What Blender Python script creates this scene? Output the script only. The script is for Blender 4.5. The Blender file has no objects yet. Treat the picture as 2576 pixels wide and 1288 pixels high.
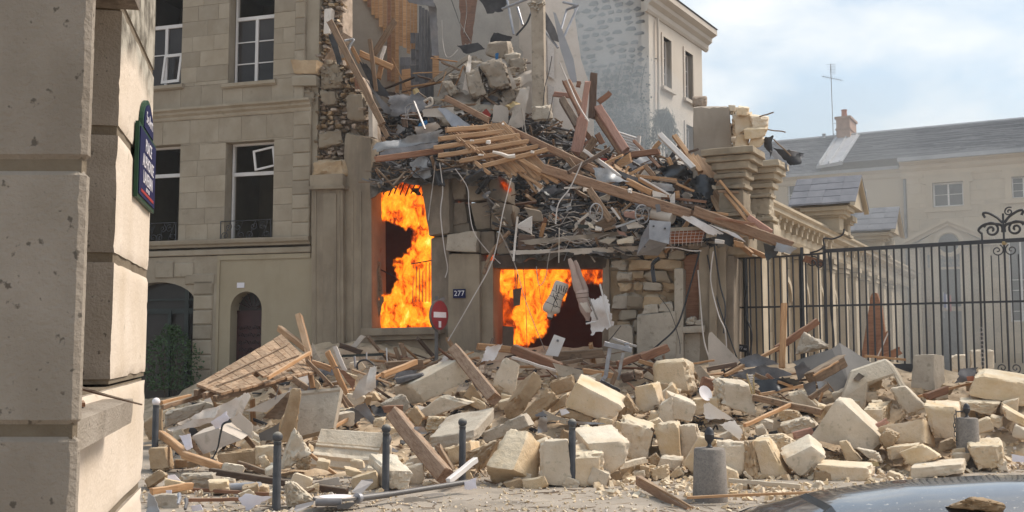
import bpy,bmesh,math,random
import numpy as np
from mathutils import Vector,Matrix,noise

S=bpy.context.scene
COL=S.collection

# ------------------------------------------------------------------ camera
FPX,CX,CY,EYE=2600.0,1288.0,644.0,2.2
PITCH=math.atan(218.0/FPX)
cam=bpy.data.cameras.new('camera')
cam.sensor_width=36.0
cam.lens=36.0*FPX/2576.0
cam.clip_start,cam.clip_end=0.1,2000.0
camo=bpy.data.objects.new('camera',cam)
COL.objects.link(camo)
camo.location=(0,0,EYE)
camo.rotation_euler=(math.pi/2+PITCH,0,0)
S.camera=camo

# ------------------------------------------------------------------ world, sun, exposure
SUN_EL,SUN_AZ=math.radians(50),math.radians(68)      # azimuth measured from +Y towards +X
world=bpy.data.worlds.new('World')
S.world=world
world.use_nodes=True
wn,wl=world.node_tree.nodes,world.node_tree.links
wn.clear()
w_out=wn.new('ShaderNodeOutputWorld')
w_bg=wn.new('ShaderNodeBackground')
w_sky=wn.new('ShaderNodeTexSky')
w_sky.sky_type='NISHITA'
w_sky.sun_disc=False
w_sky.sun_elevation=SUN_EL
w_sky.sun_rotation=SUN_AZ
w_sky.air_density,w_sky.dust_density,w_sky.ozone_density=1.2,3.0,1.0
w_bg.inputs[1].default_value=0.138
w_tc=wn.new('ShaderNodeTexCoord')
w_map=wn.new('ShaderNodeMapping')
w_map.inputs['Scale'].default_value=(1.0,1.0,1.9)
w_map.inputs['Location'].default_value=(0.62,0.1,0.13)
w_n=wn.new('ShaderNodeTexNoise')
w_n.inputs['Scale'].default_value=4.2
w_n.inputs['Detail'].default_value=9
w_n.inputs['Roughness'].default_value=0.55
w_n.inputs['Distortion'].default_value=0.25
w_r=wn.new('ShaderNodeValToRGB')
w_r.color_ramp.elements[0].position=0.47
w_r.color_ramp.elements[1].position=0.66
w_n2=wn.new('ShaderNodeTexNoise')
w_n2.inputs['Scale'].default_value=2.3
w_n2.inputs['Detail'].default_value=7
w_r2=wn.new('ShaderNodeValToRGB')
w_r2.color_ramp.elements[0].position=0.3
w_r2.color_ramp.elements[0].color=(1.6,2.0,2.35,1)
w_r2.color_ramp.elements[1].position=0.7
w_r2.color_ramp.elements[1].color=(2.2,2.65,3.0,1)
w_m0=wn.new('ShaderNodeMix'); w_m0.data_type='RGBA'          # thin veil over the whole sky
w_m0.inputs[0].default_value=0.72
w_m1=wn.new('ShaderNodeMix'); w_m1.data_type='RGBA'          # brighter cumulus
w_m1.inputs[7].default_value=(4.1,4.2,4.2,1)
wl.new(w_tc.outputs['Generated'],w_map.inputs[0])
wl.new(w_map.outputs[0],w_n.inputs[0])
wl.new(w_map.outputs[0],w_n2.inputs[0])
wl.new(w_n.outputs[0],w_r.inputs[0])
wl.new(w_n2.outputs[0],w_r2.inputs[0])
wl.new(w_sky.outputs[0],w_m0.inputs[6])
wl.new(w_r2.outputs[0],w_m0.inputs[7])
wl.new(w_m0.outputs[2],w_m1.inputs[6])
wl.new(w_r.outputs[0],w_m1.inputs[0])
wl.new(w_m1.outputs[2],w_bg.inputs[0])
wl.new(w_bg.outputs[0],w_out.inputs[0])

sd=bpy.data.lights.new('sun','SUN')
sd.energy=2.3
sd.angle=math.radians(20)
sd.color=(1.0,0.94,0.84)
suno=bpy.data.objects.new('sun',sd)
COL.objects.link(suno)
sv=Vector((math.sin(SUN_AZ)*math.cos(SUN_EL),math.cos(SUN_AZ)*math.cos(SUN_EL),math.sin(SUN_EL)))
suno.rotation_euler=sv.to_track_quat('Z','Y').to_euler()
suno.location=(20,10,40)

S.view_settings.view_transform='Standard'
S.view_settings.look='None'
S.view_settings.gamma=1
S.view_settings.use_curve_mapping=False
S.view_settings.exposure=0.9
S.render.engine='CYCLES'
S.cycles.use_denoising=True
try:
    S.cycles.denoiser='OPENIMAGEDENOISE'
except Exception:
    pass
S.cycles.max_bounces=6
S.cycles.volume_bounces=0
S.cycles.transparent_max_bounces=12
S.cycles.volume_max_steps=128

# ------------------------------------------------------------------ photo pixel -> place
CP,SP=math.cos(PITCH),math.sin(PITCH)
def ray(px,py):
    x,u=(px-CX)/FPX,-(py-CY)/FPX
    return Vector((x,CP-u*SP,SP+u*CP))
def P(px,py,d):
    r=ray(px,py)
    return Vector((0,0,EYE))+r*(d/r.y)
def ground(px,py,z=0.0):
    r=ray(px,py)
    return Vector((0,0,EYE))+r*((z-EYE)/r.z)
TILE={'A': (322,966,4),'B': (966,966,4),'C': (1610,966,4),'E': (1932,966,4),'D0': (322,805,4),'D1': (966,805,4),
        'D2': (1610,805,4),'U0': (644,0,4),'U1': (966,161,4),'U2': (1288,322,4),'Z': (1959.3,817.8,2.7387),'q': (0,0,1)}
def T(t,x,y):
    a=TILE[t]
    return (a[0]+x/a[2],a[1]+y/a[2])
def TP(t,flat):
    return [T(t,flat[i],flat[i+1]) for i in range(0,len(flat),2)]

class Frame:
    """A vertical plane in the place: x along it, y away from the camera, z up."""
    def __init__(s,o,xdir):
        s.o=Vector(o); l=math.hypot(*xdir)
        s.x=Vector((xdir[0]/l,xdir[1]/l,0)); s.y=Vector((-s.x.y,s.x.x,0))
        s.rot=math.atan2(s.x.y,s.x.x)
    def pt(s,u,y,z):
        return s.o+s.x*u+s.y*y+Vector((0,0,z))
    def hit(s,px,py,y=0.0):
        r=ray(px,py); c=Vector((0,0,EYE))
        k=s.y.dot(s.o+s.y*y-c)/s.y.dot(r)
        return c+r*k
    def uz(s,px,py,y=0.0):
        p=s.hit(px,py,y)-s.o
        return (s.x.dot(p),p.z)
    def depth(s,px,py,y=0.0):
        return s.hit(px,py,y).y
    def empty(s,name,u=0,y=0,z=0):
        o=bpy.data.objects.new(name,None)
        COL.objects.link(o)
        o.location=s.pt(u,y,z); o.rotation_euler=(0,0,s.rot)
        ORG[o.name]=Matrix.Translation(o.location) @ Matrix.Rotation(s.rot,4,'Z')
        return o

ORG={}            # world matrix of every parent
FAC=Frame((-3.72,27.0,0),(0.954,-0.301))
WNG=Frame((7.0,27.5,0),(0.469,0.883))
RGT=Frame((15.96,60.0,0),(0.875,-0.485))
TWR=Frame((5.69,42.0,0),(0.515,0.857))
GAB=Frame((5.69,42.0,0),(0.857,-0.515))

# ------------------------------------------------------------------ mesh helpers
def tag(o,label=None,cat=None,group=None,kind=None):
    if label: o['label']=label
    if cat: o['category']=cat
    if group: o['group']=group
    if kind: o['kind']=kind
    return o

def thing(name,loc,label,cat,group=None,rotz=0.0):
    o=bpy.data.objects.new(name,None)
    COL.objects.link(o)
    o.empty_display_size=0.2
    o.location=loc; o.rotation_euler=(0,0,rotz)
    ORG[o.name]=Matrix.Translation(o.location) @ Matrix.Rotation(rotz,4,'Z')
    return tag(o,label,cat,group)

def emit(name,verts,faces,mat,parent=None,smooth=None,local=False,origin=None):
    """Link ONE mesh object. verts are world points (or local=True: in the parent's space)."""
    vs=[Vector(v) for v in verts]
    inv=None
    if parent is not None and not local:
        M0=ORG[parent.name]
        inv=M0.inverted()
        vs=[inv @ v for v in vs]
    lo=Vector((min(v.x for v in vs),min(v.y for v in vs),min(v.z for v in vs)))
    hi=Vector((max(v.x for v in vs),max(v.y for v in vs),max(v.z for v in vs)))
    c=Vector(origin) if origin is not None else Vector(((lo.x+hi.x)/2,(lo.y+hi.y)/2,lo.z))
    me=bpy.data.meshes.new(name)
    me.from_pydata([v-c for v in vs],[],faces)
    if isinstance(mat,(list,tuple)):
        for m in mat: me.materials.append(m)
    else:
        me.materials.append(mat)
    if smooth is not None:
        me.shade_smooth()
        me.set_sharp_from_angle(angle=math.radians(smooth))
    o=bpy.data.objects.new(name,me)
    COL.objects.link(o)
    o.parent=parent
    o.location=c
    base=ORG[parent.name] if parent is not None else Matrix.Identity(4)
    ORG[o.name]=base @ Matrix.Translation(c)
    return o

class MB:
    def __init__(s): s.v,s.f=[],[]
    def add(s,vs,fs):
        b=len(s.v); s.v+=[Vector(v) for v in vs]; s.f+=[tuple(i+b for i in f) for f in fs]; return s
    def box(s,x0,x1,y0,y1,z0,z1):
        return s.add([(x0,y0,z0),(x1,y0,z0),(x1,y1,z0),(x0,y1,z0),(x0,y0,z1),(x1,y0,z1),(x1,y1,z1),(x0,y1,z1)],BOXF)
    def hexa(s,p8):
        return s.add(p8,HEXF)
    def tube(s,pts,r,n=6,cap=True,r2=None):
        pts=[Vector(p) for p in pts]; m=len(pts); rings=[]
        up=Vector((0.13,0.21,0.97))
        for i,p in enumerate(pts):
            t=(pts[min(i+1,m-1)]-pts[max(i-1,0)])
            if t.length<1e-9: t=Vector((0,0,1))
            t.normalize()
            a=t.cross(up)
            if a.length<0.05: a=t.cross(Vector((1,0,0)))
            a.normalize(); b=t.cross(a)
            rr=r if r2 is None else r+(r2-r)*i/max(1,m-1)
            rings.append([p+a*(rr*math.cos(2*math.pi*k/n))+b*(rr*math.sin(2*math.pi*k/n)) for k in range(n)])
        vs=[v for q in rings for v in q]; fs=[]
        for i in range(m-1):
            for k in range(n):
                fs.append((i*n+k,i*n+(k+1) % n,(i+1)*n+(k+1) % n,(i+1)*n+k))
        if cap:
            fs.append(tuple(range(n))[::-1]); fs.append(tuple((m-1)*n+k for k in range(n)))
        return s.add(vs,fs)
    def loft(s,secs,cap=True):
        n=len(secs[0]); m=len(secs); vs=[v for q in secs for v in q]; fs=[]
        for i in range(m-1):
            for k in range(n):
                fs.append((i*n+k,i*n+(k+1) % n,(i+1)*n+(k+1) % n,(i+1)*n+k))
        if cap:
            fs.append(tuple(range(n))[::-1]); fs.append(tuple((m-1)*n+k for k in range(n)))
        return s.add(vs,fs)
    def lathe(s,prof,c=(0,0,0),n=20):
        secs=[[(c[0]+r*math.cos(2*math.pi*k/n),c[1]+r*math.sin(2*math.pi*k/n),c[2]+z) for k in range(n)] for r,z in prof]
        return s.loft(secs)
    def build(s,name,mat,parent=None,**k):
        return emit(name,s.v,s.f,mat,parent,**k)
BOXF=[(0,3,2,1),(4,5,6,7),(0,1,5,4),(1,2,6,5),(2,3,7,6),(3,0,4,7)]
HEXF=[(0,3,2,1),(4,5,6,7),(0,1,5,4),(1,2,6,5),(2,3,7,6),(3,0,4,7)]   # front tl tr br bl, back tl tr br bl

_grid={}
def cube_grid(n):
    if n in _grid: return _grid[n]
    idx,vs,fs={},[],[]
    def vid(a):
        if a not in idx: idx[a]=len(vs); vs.append(a)
        return idx[a]
    for ax in range(3):
        for side in (0,n):
            for i in range(n):
                for j in range(n):
                    q=[]
                    for di,dj in ((0,0),(1,0),(1,1),(0,1)):
                        a=[0,0,0]; a[ax]=side; a[(ax+1) % 3]=i+di; a[(ax+2) % 3]=j+dj
                        q.append(vid(tuple(a)))
                    fs.append(tuple(q if side else q[::-1]))
    _grid[n]=(np.array(vs,float)/n*2-1,fs)
    return _grid[n]

def hexmap(c8,p):
    c=np.array([list(v) for v in c8]); t=(p+1)/2
    u,v,w=t[:,0:1],t[:,1:2],t[:,2:3]
    f=(c[0]*(1-u)+c[1]*u)*(1-v)+(c[3]*(1-u)+c[2]*u)*v
    b=(c[4]*(1-u)+c[5]*u)*(1-v)+(c[7]*(1-u)+c[6]*u)*v
    return f*(1-w)+b*w

def chunk(c8,seed,n=6,cuts=4,rough=0.02,k=22.0,depthcut=0.8):
    """An irregular broken block filling a hexahedron: corners knocked off, faces uneven."""
    rng=random.Random(seed)
    p0,fs=cube_grid(n)
    p=p0.copy()
    s=(np.abs(p) ** k).sum(1) ** (1/k)
    p=p/s[:,None]*np.max(np.abs(p0),axis=1)[:,None]
    broken=np.zeros(len(p))
    frac=np.zeros(len(p),bool); nf=rng.choice((1,2,2,3)) if cuts>1 else 0
    for _ in range(nf):
        ax,sd_=rng.randrange(3),rng.choice((-1,1)); frac |= p0[:,ax]*sd_>.72
    for _ in range(cuts):
        d=np.array([rng.choice((-1,1))*(1 if rng.random()<.8 else rng.random()),rng.choice((-1,1))*(1 if rng.random()<.8 else rng.random()),
                      rng.choice((-1,1,-1))*(1 if rng.random()<.55 else 0.1)])
        mx=np.abs(d).sum(); l=np.linalg.norm(d); d=d/l; mx/=l
        dist=mx*rng.uniform(depthcut,0.97)
        e=p @ d-dist
        m=e>0
        p[m]-=np.outer(e[m],d); broken[m]=1
    w=hexmap(c8,p)
    ctr=w.mean(0)
    size=np.linalg.norm(w-ctr,axis=1).mean()
    o=Vector((rng.uniform(-50,50),rng.uniform(-50,50),rng.uniform(-50,50)))
    f1,f2,f3=1.6/size,4.5/size,11.0/size
    out=[]
    for i in range(len(w)):
        q=Vector(w[i]); nrm=(q-Vector(ctr)).normalized()
        a=noise.noise(q*f1+o)*.8+noise.noise(q*f2+o)*.45+(noise.noise(q*f3+o)*.35)
        if broken[i]: a=a*1.6+(abs(noise.noise(q*f2*1.3-o))-.25)*1.6+noise.noise(q*f3*1.6+o)*.5
        elif np.sum(np.abs(p0[i])>.999)>1: a-=.9*max(0,noise.noise(q*f2*1.5+o*2)+.15)+.5*max(0,noise.noise(q*f3+o))
        if frac[i]: a+=-.9+2.2*(abs(noise.noise(q*f2*.6-o))-.2)-1.6*abs(noise.noise(q*f2*1.2+o))+.8*noise.noise(q*f3*1.3-o)
        out.append(q+nrm*(a*rough))
    return out,fs

def hex_px(quad,d,dd,off=(0,0),dof=None):
    """8 corners of a block whose near face shows as quad (photo px) at depth d and that runs dd metres back."""
    dof=dof or [0,0,0,0]
    fr=[P(x,y,d+e) for (x,y),e in zip(quad,dof)]
    cx=sum(q[0] for q in quad)/4; cy=sum(q[1] for q in quad)/4
    k=d/(d+dd)
    bk=[P(cx+(x-cx)*k+off[0],cy+(y-cy)*k+off[1],d+dd+e) for (x,y),e in zip(quad,dof)]
    return fr+bk

def beam_obj(name,a,b,w,h,mat,seed,parent=None,roll=0.0,ragged=0.5,nseg=5,taper=1.0,wob=0.006,up=None):
    """A sawn timber from a to b: its own axis is local X so the grain runs along it. Ends are broken, edges slightly worn."""
    rng=random.Random(seed)
    a,b=Vector(a),Vector(b)
    x=(b-a); L=x.length; x.normalize()
    up=Vector(up) if up is not None else Vector((0,0,1))
    y=up.cross(x)
    if y.length<0.05: y=Vector((0,1,0)).cross(x)
    y.normalize(); z=x.cross(y)
    M0=Matrix((x,y,z)).transposed().to_4x4() @ Matrix.Rotation(roll,4,'X')
    M0.translation=(a+b)/2
    secs=[]
    c=min(w,h)*0.12
    ring=[(-.5,-.5+c/h),(-.5+c/w,-.5),(.5-c/w,-.5),(.5,-.5+c/h),(.5,.5-c/h),(.5-c/w,.5),(-.5+c/w,.5),(-.5,.5-c/h)]
    for i in range(nseg+1):
        t=i/nseg; s=1+(taper-1)*t
        oy,oz=rng.uniform(-wob,wob),rng.uniform(-wob,wob)
        sec=[]
        for (ry,rz) in ring:
            e=0
            if i==0: e=rng.uniform(0,ragged)*max(w,h)
            if i==nseg: e=-rng.uniform(0,ragged)*max(w,h)
            sec.append(((t-.5)*L+e,ry*w*s+oy,rz*h*s+oz))
        secs.append(sec)
    mb=MB().loft(secs)
    me=bpy.data.meshes.new(name)
    me.from_pydata(mb.v,[],mb.f); me.materials.append(mat)
    o=bpy.data.objects.new(name,me)
    COL.objects.link(o)
    o.parent=parent
    if parent is not None: M0=ORG[parent.name].inverted() @ M0
    loc,rq,_=M0.decompose()
    o.location=loc; o.rotation_mode='QUATERNION'; o.rotation_quaternion=rq
    ORG[o.name]=(ORG[parent.name] if parent is not None else Matrix.Identity(4)) @ M0
    return o

def curve_pts(pts,n=6):
    pts=[Vector(p) for p in pts]
    if len(pts)<3: return [pts[0].lerp(pts[1],i/n) for i in range(n+1)]
    out=[]
    for i in range(len(pts)-1):
        p0,p1,p2,p3=pts[max(i-1,0)],pts[i],pts[i+1],pts[min(i+2,len(pts)-1)]
        for k in range(n):
            t=k/n
            out.append(0.5*((2*p1)+(p2-p0)*t+(2*p0-5*p1+4*p2-p3)*t*t+(3*p1-p0-3*p2+p3)*t ** 3))
    out.append(pts[-1])
    return out

def sheet(c4,nx,ny,amp,freq,seed,thick=0.004,edge=0.06,fold=None,crease=0.0):
    """A crumpled thin sheet between four world corners (tl tr br bl) with real thickness and a torn edge."""
    rng=random.Random(seed)
    o=Vector((rng.uniform(-30,30),rng.uniform(-30,30),rng.uniform(-30,30)))
    c=[Vector(v) for v in c4]
    nrm=(c[1]-c[0]).cross(c[3]-c[0]); nrm.normalize()
    if nrm.y>0: nrm=-nrm
    g=[]
    for j in range(ny+1):
        for i in range(nx+1):
            u,v=i/nx,j/ny
            uu=u+(rng.uniform(-edge,edge) if i in (0,nx) else 0); vv=v+(rng.uniform(-edge,edge) if j in (0,ny) else 0)
            q=(c[0].lerp(c[1],uu)).lerp(c[3].lerp(c[2],uu),vv)
            a=noise.noise(q*freq+o)+.5*noise.noise(q*freq*2.3+o)
            if crease: a+=crease*abs(noise.noise(q*freq*.7-o))*2-crease*.5
            if fold: a+=fold(u,v)
            g.append(q+nrm*(a*amp))
    m=len(g)
    fs=[]
    for j in range(ny):
        for i in range(nx):
            a=j*(nx+1)+i
            fs.append((a,a+1,a+nx+2,a+nx+1))
    vs=g+[v-nrm*thick for v in g]
    fs+=[tuple(i+m for i in f[::-1]) for f in fs]
    def wall(a,b): fs.append((a,a+m,b+m,b))
    for i in range(nx): wall(i+1,i); wall(ny*(nx+1)+i,ny*(nx+1)+i+1)
    for j in range(ny): wall(j*(nx+1),(j+1)*(nx+1)); wall((j+1)*(nx+1)+nx,j*(nx+1)+nx)
    return vs,fs

def prism_px(poly,d,t,dof=None,off=(0,0)):
    """A slab of thickness t whose near face has the outline poly (px)."""
    n=len(poly)
    dof=dof or [0]*n
    cx=sum(q[0] for q in poly)/n; cy=sum(q[1] for q in poly)/n
    k=d/(d+t)
    fr=[P(x,y,d+e) for (x,y),e in zip(poly,dof)]
    bk=[P(cx+(x-cx)*k+off[0],cy+(y-cy)*k+off[1],d+e+t) for (x,y),e in zip(poly,dof)]
    fs=[tuple(range(n))[::-1],tuple(range(n,2*n))]
    for i in range(n):
        j=(i+1) % n
        fs.append((i,j,n+j,n+i))
    return fr+bk,fs

def text_mesh(body,size,depth=0.004,align='CENTER',xs=1.0):
    cu=bpy.data.curves.new('lettering','FONT')
    cu.body=body; cu.size=size; cu.extrude=depth; cu.align_x=align; cu.align_y='CENTER'; cu.resolution_u=2
    o=bpy.data.objects.new('lettering',cu)
    COL.objects.link(o)
    dg=bpy.context.evaluated_depsgraph_get()
    me=bpy.data.meshes.new_from_object(o.evaluated_get(dg))
    bpy.data.objects.remove(o); bpy.data.curves.remove(cu)
    vs=[(v.co.x*xs,v.co.y,v.co.z) for v in me.vertices]
    fs=[tuple(p.vertices) for p in me.polygons]
    bpy.data.meshes.remove(me)
    return vs,fs

def lettering(body,size,org,xdir,ydir,mat,parent,name='lettering',xs=1.0,depth=0.004):
    vs,fs=text_mesh(body,size,depth,xs=xs)
    x,y=Vector(xdir).normalized(),Vector(ydir).normalized(); z=x.cross(y)
    return emit(name,[Vector(org)+x*a+y*b+z*c for a,b,c in vs],fs,mat,parent)
# ------------------------------------------------------------------ materials
def mat(name,c1,c2,scale=3.0,rough=0.85,bump=0.3,bscale=18.0,var=0.18,metal=0.0,stretch=(1,1,1),streak=None,spec=0.3,detail=8,dots=None,dust=None,contrast=(0.35,0.65),bdist=.02):
    wb=lambda c: (min(.9,c[0]*1.05),c[1]*.965,c[2]*.955)      # the photograph's warm balance
    c1,c2=wb(c1),wb(c2)
    if streak: streak=(wb(streak[0]),)+tuple(streak[1:])
    m=bpy.data.materials.new(name); m.use_nodes=True
    n,l=m.node_tree.nodes,m.node_tree.links
    b=n['Principled BSDF']
    b.inputs['Roughness'].default_value=rough
    b.inputs['Metallic'].default_value=metal
    b.inputs['Specular IOR Level'].default_value=spec
    tc=n.new('ShaderNodeTexCoord'); mp=n.new('ShaderNodeMapping')
    mp.inputs['Scale'].default_value=stretch
    oi=n.new('ShaderNodeObjectInfo')
    add=n.new('ShaderNodeVectorMath'); add.operation='ADD'
    sc=n.new('ShaderNodeVectorMath'); sc.operation='SCALE'
    cb=n.new('ShaderNodeCombineXYZ')
    for i in range(3): l.new(oi.outputs['Random'],cb.inputs[i])
    sc.inputs['Scale'].default_value=37.0
    l.new(cb.outputs[0],sc.inputs[0]); l.new(tc.outputs['Object'],add.inputs[0]); l.new(sc.outputs[0],add.inputs[1])
    l.new(add.outputs[0],mp.inputs[0])
    t=n.new('ShaderNodeTexNoise'); t.inputs['Scale'].default_value=scale; t.inputs['Detail'].default_value=detail; t.inputs['Roughness'].default_value=0.6
    l.new(mp.outputs[0],t.inputs[0])
    r=n.new('ShaderNodeValToRGB')
    r.color_ramp.elements[0].position,r.color_ramp.elements[1].position=contrast
    r.color_ramp.elements[0].color=(*c1,1); r.color_ramp.elements[1].color=(*c2,1)
    l.new(t.outputs[0],r.inputs[0])
    col=r.outputs[0]
    def mixin(c,fac_socket,colour):
        mx=n.new('ShaderNodeMix'); mx.data_type='RGBA'
        l.new(fac_socket,mx.inputs[0]); l.new(c,mx.inputs[6]); mx.inputs[7].default_value=(*colour,1)
        return mx.outputs[2]
    def ramp(sock,a,bb,hi=1.0):
        q=n.new('ShaderNodeMapRange'); q.inputs[1].default_value=a; q.inputs[2].default_value=bb; q.inputs[4].default_value=hi
        l.new(sock,q.inputs[0]); return q.outputs[0]
    if streak:                     # (colour, scale, stretch, lo, hi, strength)
        mp2=n.new('ShaderNodeMapping'); mp2.inputs['Scale'].default_value=streak[2]
        l.new(add.outputs[0],mp2.inputs[0])
        t2=n.new('ShaderNodeTexNoise'); t2.inputs['Scale'].default_value=streak[1]; t2.inputs['Detail'].default_value=7; t2.inputs['Roughness'].default_value=.65
        l.new(mp2.outputs[0],t2.inputs[0])
        col=mixin(col,ramp(t2.outputs[0],streak[3],streak[4],streak[5]),streak[0])
    if dots:                       # pits / spots (colour, scale, lo, hi, strength)
        t3=n.new('ShaderNodeTexNoise'); t3.inputs['Scale'].default_value=dots[1]; t3.inputs['Detail'].default_value=3
        l.new(add.outputs[0],t3.inputs[0])
        col=mixin(col,ramp(t3.outputs[0],dots[2],dots[3],dots[4]),dots[0])
    if dust:                       # pale dust lying on upward faces (colour, strength)
        ge=n.new('ShaderNodeNewGeometry'); sx=n.new('ShaderNodeSeparateXYZ')
        l.new(ge.outputs['Normal'],sx.inputs[0])
        mul=n.new('ShaderNodeMath'); mul.operation='MULTIPLY'
        l.new(ramp(sx.outputs[2],0.25,0.9,dust[1]),mul.inputs[0]); l.new(ramp(t.outputs[0],0.3,0.55),mul.inputs[1])
        col=mixin(col,mul.outputs[0],dust[0])
    hv=n.new('ShaderNodeHueSaturation')
    l.new(ramp(oi.outputs['Random'],0,1,1),hv.inputs['Fac']) if False else None
    v=n.new('ShaderNodeMapRange'); v.inputs[3].default_value=1-var; v.inputs[4].default_value=1+var
    l.new(oi.outputs['Random'],v.inputs[0]); l.new(v.outputs[0],hv.inputs['Value'])
    l.new(col,hv.inputs['Color'])
    l.new(hv.outputs[0],b.inputs['Base Color'])
    if bump:
        bn=n.new('ShaderNodeTexNoise'); bn.inputs['Scale'].default_value=bscale; bn.inputs['Detail'].default_value=8; bn.inputs['Roughness'].default_value=.65
        l.new(mp.outputs[0],bn.inputs[0])
        bp=n.new('ShaderNodeBump'); bp.inputs['Strength'].default_value=bump; bp.inputs['Distance'].default_value=bdist
        l.new(bn.outputs[0],bp.inputs['Height']); l.new(bp.outputs[0],b.inputs['Normal'])
    return m

DUST=(.52,.46,.36)
M={}
M['limestone']=mat('limestone',(.53,.41,.235),(.63,.525,.36),1.6,bump=.8,bdist=.045,bscale=6,var=.10,streak=((.64,.57,.44),.9,(1,1,1),.5,.62,.8),dots=((.33,.27,.19),14,.64,.72,.5),dust=((.60,.54,.42),.55))
M['limestone_pale']=mat('limestone_pale',(.52,.455,.335),(.635,.575,.45),2.0,bump=.75,bdist=.04,bscale=7,var=.09,dots=((.33,.28,.2),11,.6,.7,.5),dust=((.58,.54,.45),.5))
M['limestone_grey']=mat('limestone_grey',(.34,.305,.24),(.44,.40,.32),2.0,bump=.6,bdist=.035,bscale=8,var=.08,dots=((.2,.17,.12),9,.6,.72,.6),dust=((.52,.48,.4),.4))
M['limestone_brown']=mat('limestone_brown',(.30,.215,.12),(.45,.345,.215),2.0,bump=.85,bdist=.045,bscale=6,var=.12,dust=(DUST,.4))
M['masonry_core']=mat('masonry_core',(.24,.19,.14),(.42,.35,.27),4.0,bump=.9,bscale=7,var=.28,dots=((.1,.085,.07),6,.58,.7,.6))
M['facade_stone']=mat('facade_stone',(.29,.252,.182),(.355,.318,.242),1.4,bump=.22,bscale=14,var=.10,streak=((.185,.155,.11),.9,(1,1,.5),.5,.78,.65),dots=((.19,.16,.115),5,.62,.75,.4))
M['facade_render']=mat('facade_render',(.325,.282,.188),(.36,.318,.222),.8,bump=.12,bscale=25,var=.02,streak=((.22,.185,.12),1.2,(1,1,.25),.52,.8,.5))
M['pilaster_stone']=mat('pilaster_stone',(.24,.20,.14),(.31,.265,.19),1.6,bump=.3,bscale=12,var=.08,streak=((.14,.115,.085),1.6,(1,1,.18),.48,.72,.75))
M['dark_stone']=mat('dark_stone',(.17,.14,.10),(.25,.21,.155),1.8,bump=.5,bscale=9,var=.14,streak=((.09,.075,.06),1.3,(1,1,.4),.5,.75,.7))
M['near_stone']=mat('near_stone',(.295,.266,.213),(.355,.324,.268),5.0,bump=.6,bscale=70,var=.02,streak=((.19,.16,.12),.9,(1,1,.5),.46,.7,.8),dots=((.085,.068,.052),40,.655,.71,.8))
M['near_lit']=mat('near_lit',(.56,.495,.39),(.65,.59,.49),2.6,bump=.35,bscale=50,var=.02,streak=((.47,.39,.27),2.0,(1,1,.35),.52,.76,.6),dots=((.34,.28,.2),12,.66,.74,.5))  # paler copy of the near stone: sunlight put into the colour
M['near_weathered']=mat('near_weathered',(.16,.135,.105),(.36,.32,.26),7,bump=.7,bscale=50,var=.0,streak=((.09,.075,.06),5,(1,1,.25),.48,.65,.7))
M['groove']=mat('groove',(.13,.105,.07),(.2,.17,.12),5,bump=.5,bscale=40,var=.0)
M['wing_stone']=mat('wing_stone',(.40,.35,.25),(.48,.43,.32),1.3,bump=.3,bscale=10,var=.08,streak=((.22,.19,.14),.9,(1,1,.35),.52,.75,.6))
M['wing_dirty']=mat('wing_dirty',(.2,.17,.12),(.36,.31,.22),1.6,bump=.4,bscale=9,var=.1)
M['college_stone']=mat('college_stone',(.42,.35,.235),(.48,.41,.285),.9,bump=.15,bscale=8,var=.06,streak=((.3,.26,.19),.5,(1,1,.3),.52,.8,.5))
M['college_render']=mat('college_render',(.41,.345,.235),(.45,.385,.27),.5,bump=.08,bscale=8,var=.02)
M['rubble_gable']=mat('rubble_gable',(.33,.31,.27),(.41,.39,.345),1.0,bump=.3,bscale=6,var=.03)
M['gable_rock']=mat('gable_rock',(.10,.10,.095),(.17,.165,.15),2,bump=.5,bscale=6,var=.22)
M['tower_render']=mat('tower_render',(.48,.445,.375),(.53,.50,.43),.5,bump=.06,bscale=9,var=.01,streak=((.41,.37,.30),.6,(1,1,.2),.55,.8,.5))
M['plaster']=mat('plaster',(.44,.405,.34),(.53,.49,.42),1.6,bump=.2,bscale=12,var=.06,dots=((.3,.26,.2),6,.6,.75,.5))
M['plaster_white']=mat('plaster_white',(.62,.585,.51),(.70,.67,.60),2.2,bump=.25,bscale=14,var=.05,dots=((.42,.36,.28),7,.6,.74,.5))
M['plaster_dull']=mat('plaster_dull',(.27,.24,.19),(.36,.325,.265),.9,bump=.25,bscale=9,var=.05,streak=((.15,.13,.1),.8,(1,1,.5),.5,.75,.6))
M['concrete']=mat('concrete',(.27,.235,.18),(.37,.33,.26),2.2,bump=.8,bscale=8,var=.1,dots=((.11,.09,.07),7,.58,.7,.6))
WS=(1.2,14,14)
M['pine']=mat('pine',(.34,.19,.085),(.50,.31,.16),2.2,bump=.35,bscale=9,var=.2,stretch=WS,dust=(DUST,.3))
M['lath']=mat('lath',(.30,.18,.09),(.44,.29,.165),2.0,bump=.35,bscale=9,var=.22,stretch=WS,dust=(DUST,.35))
M['oldwood']=mat('oldwood',(.17,.11,.065),(.29,.2,.125),2.2,bump=.5,bscale=9,var=.28,stretch=WS,dots=((.06,.045,.03),9,.6,.72,.6),dust=(DUST,.4))
M['darkwood']=mat('darkwood',(.075,.05,.035),(.15,.1,.07),2.2,bump=.5,bscale=9,var=.3,stretch=WS,dust=(DUST,.35))
M['roofwood']=mat('roofwood',(.22,.135,.075),(.36,.24,.14),2.0,bump=.4,bscale=9,var=.24,stretch=(6,6,6),streak=((.12,.075,.045),2,(1,1,1),.5,.7,.6),dust=(DUST,.25))
M['redwood']=mat('redwood',(.19,.095,.055),(.29,.155,.09),2.0,bump=.4,bscale=9,var=.2,stretch=WS,dust=(DUST,.25))
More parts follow.
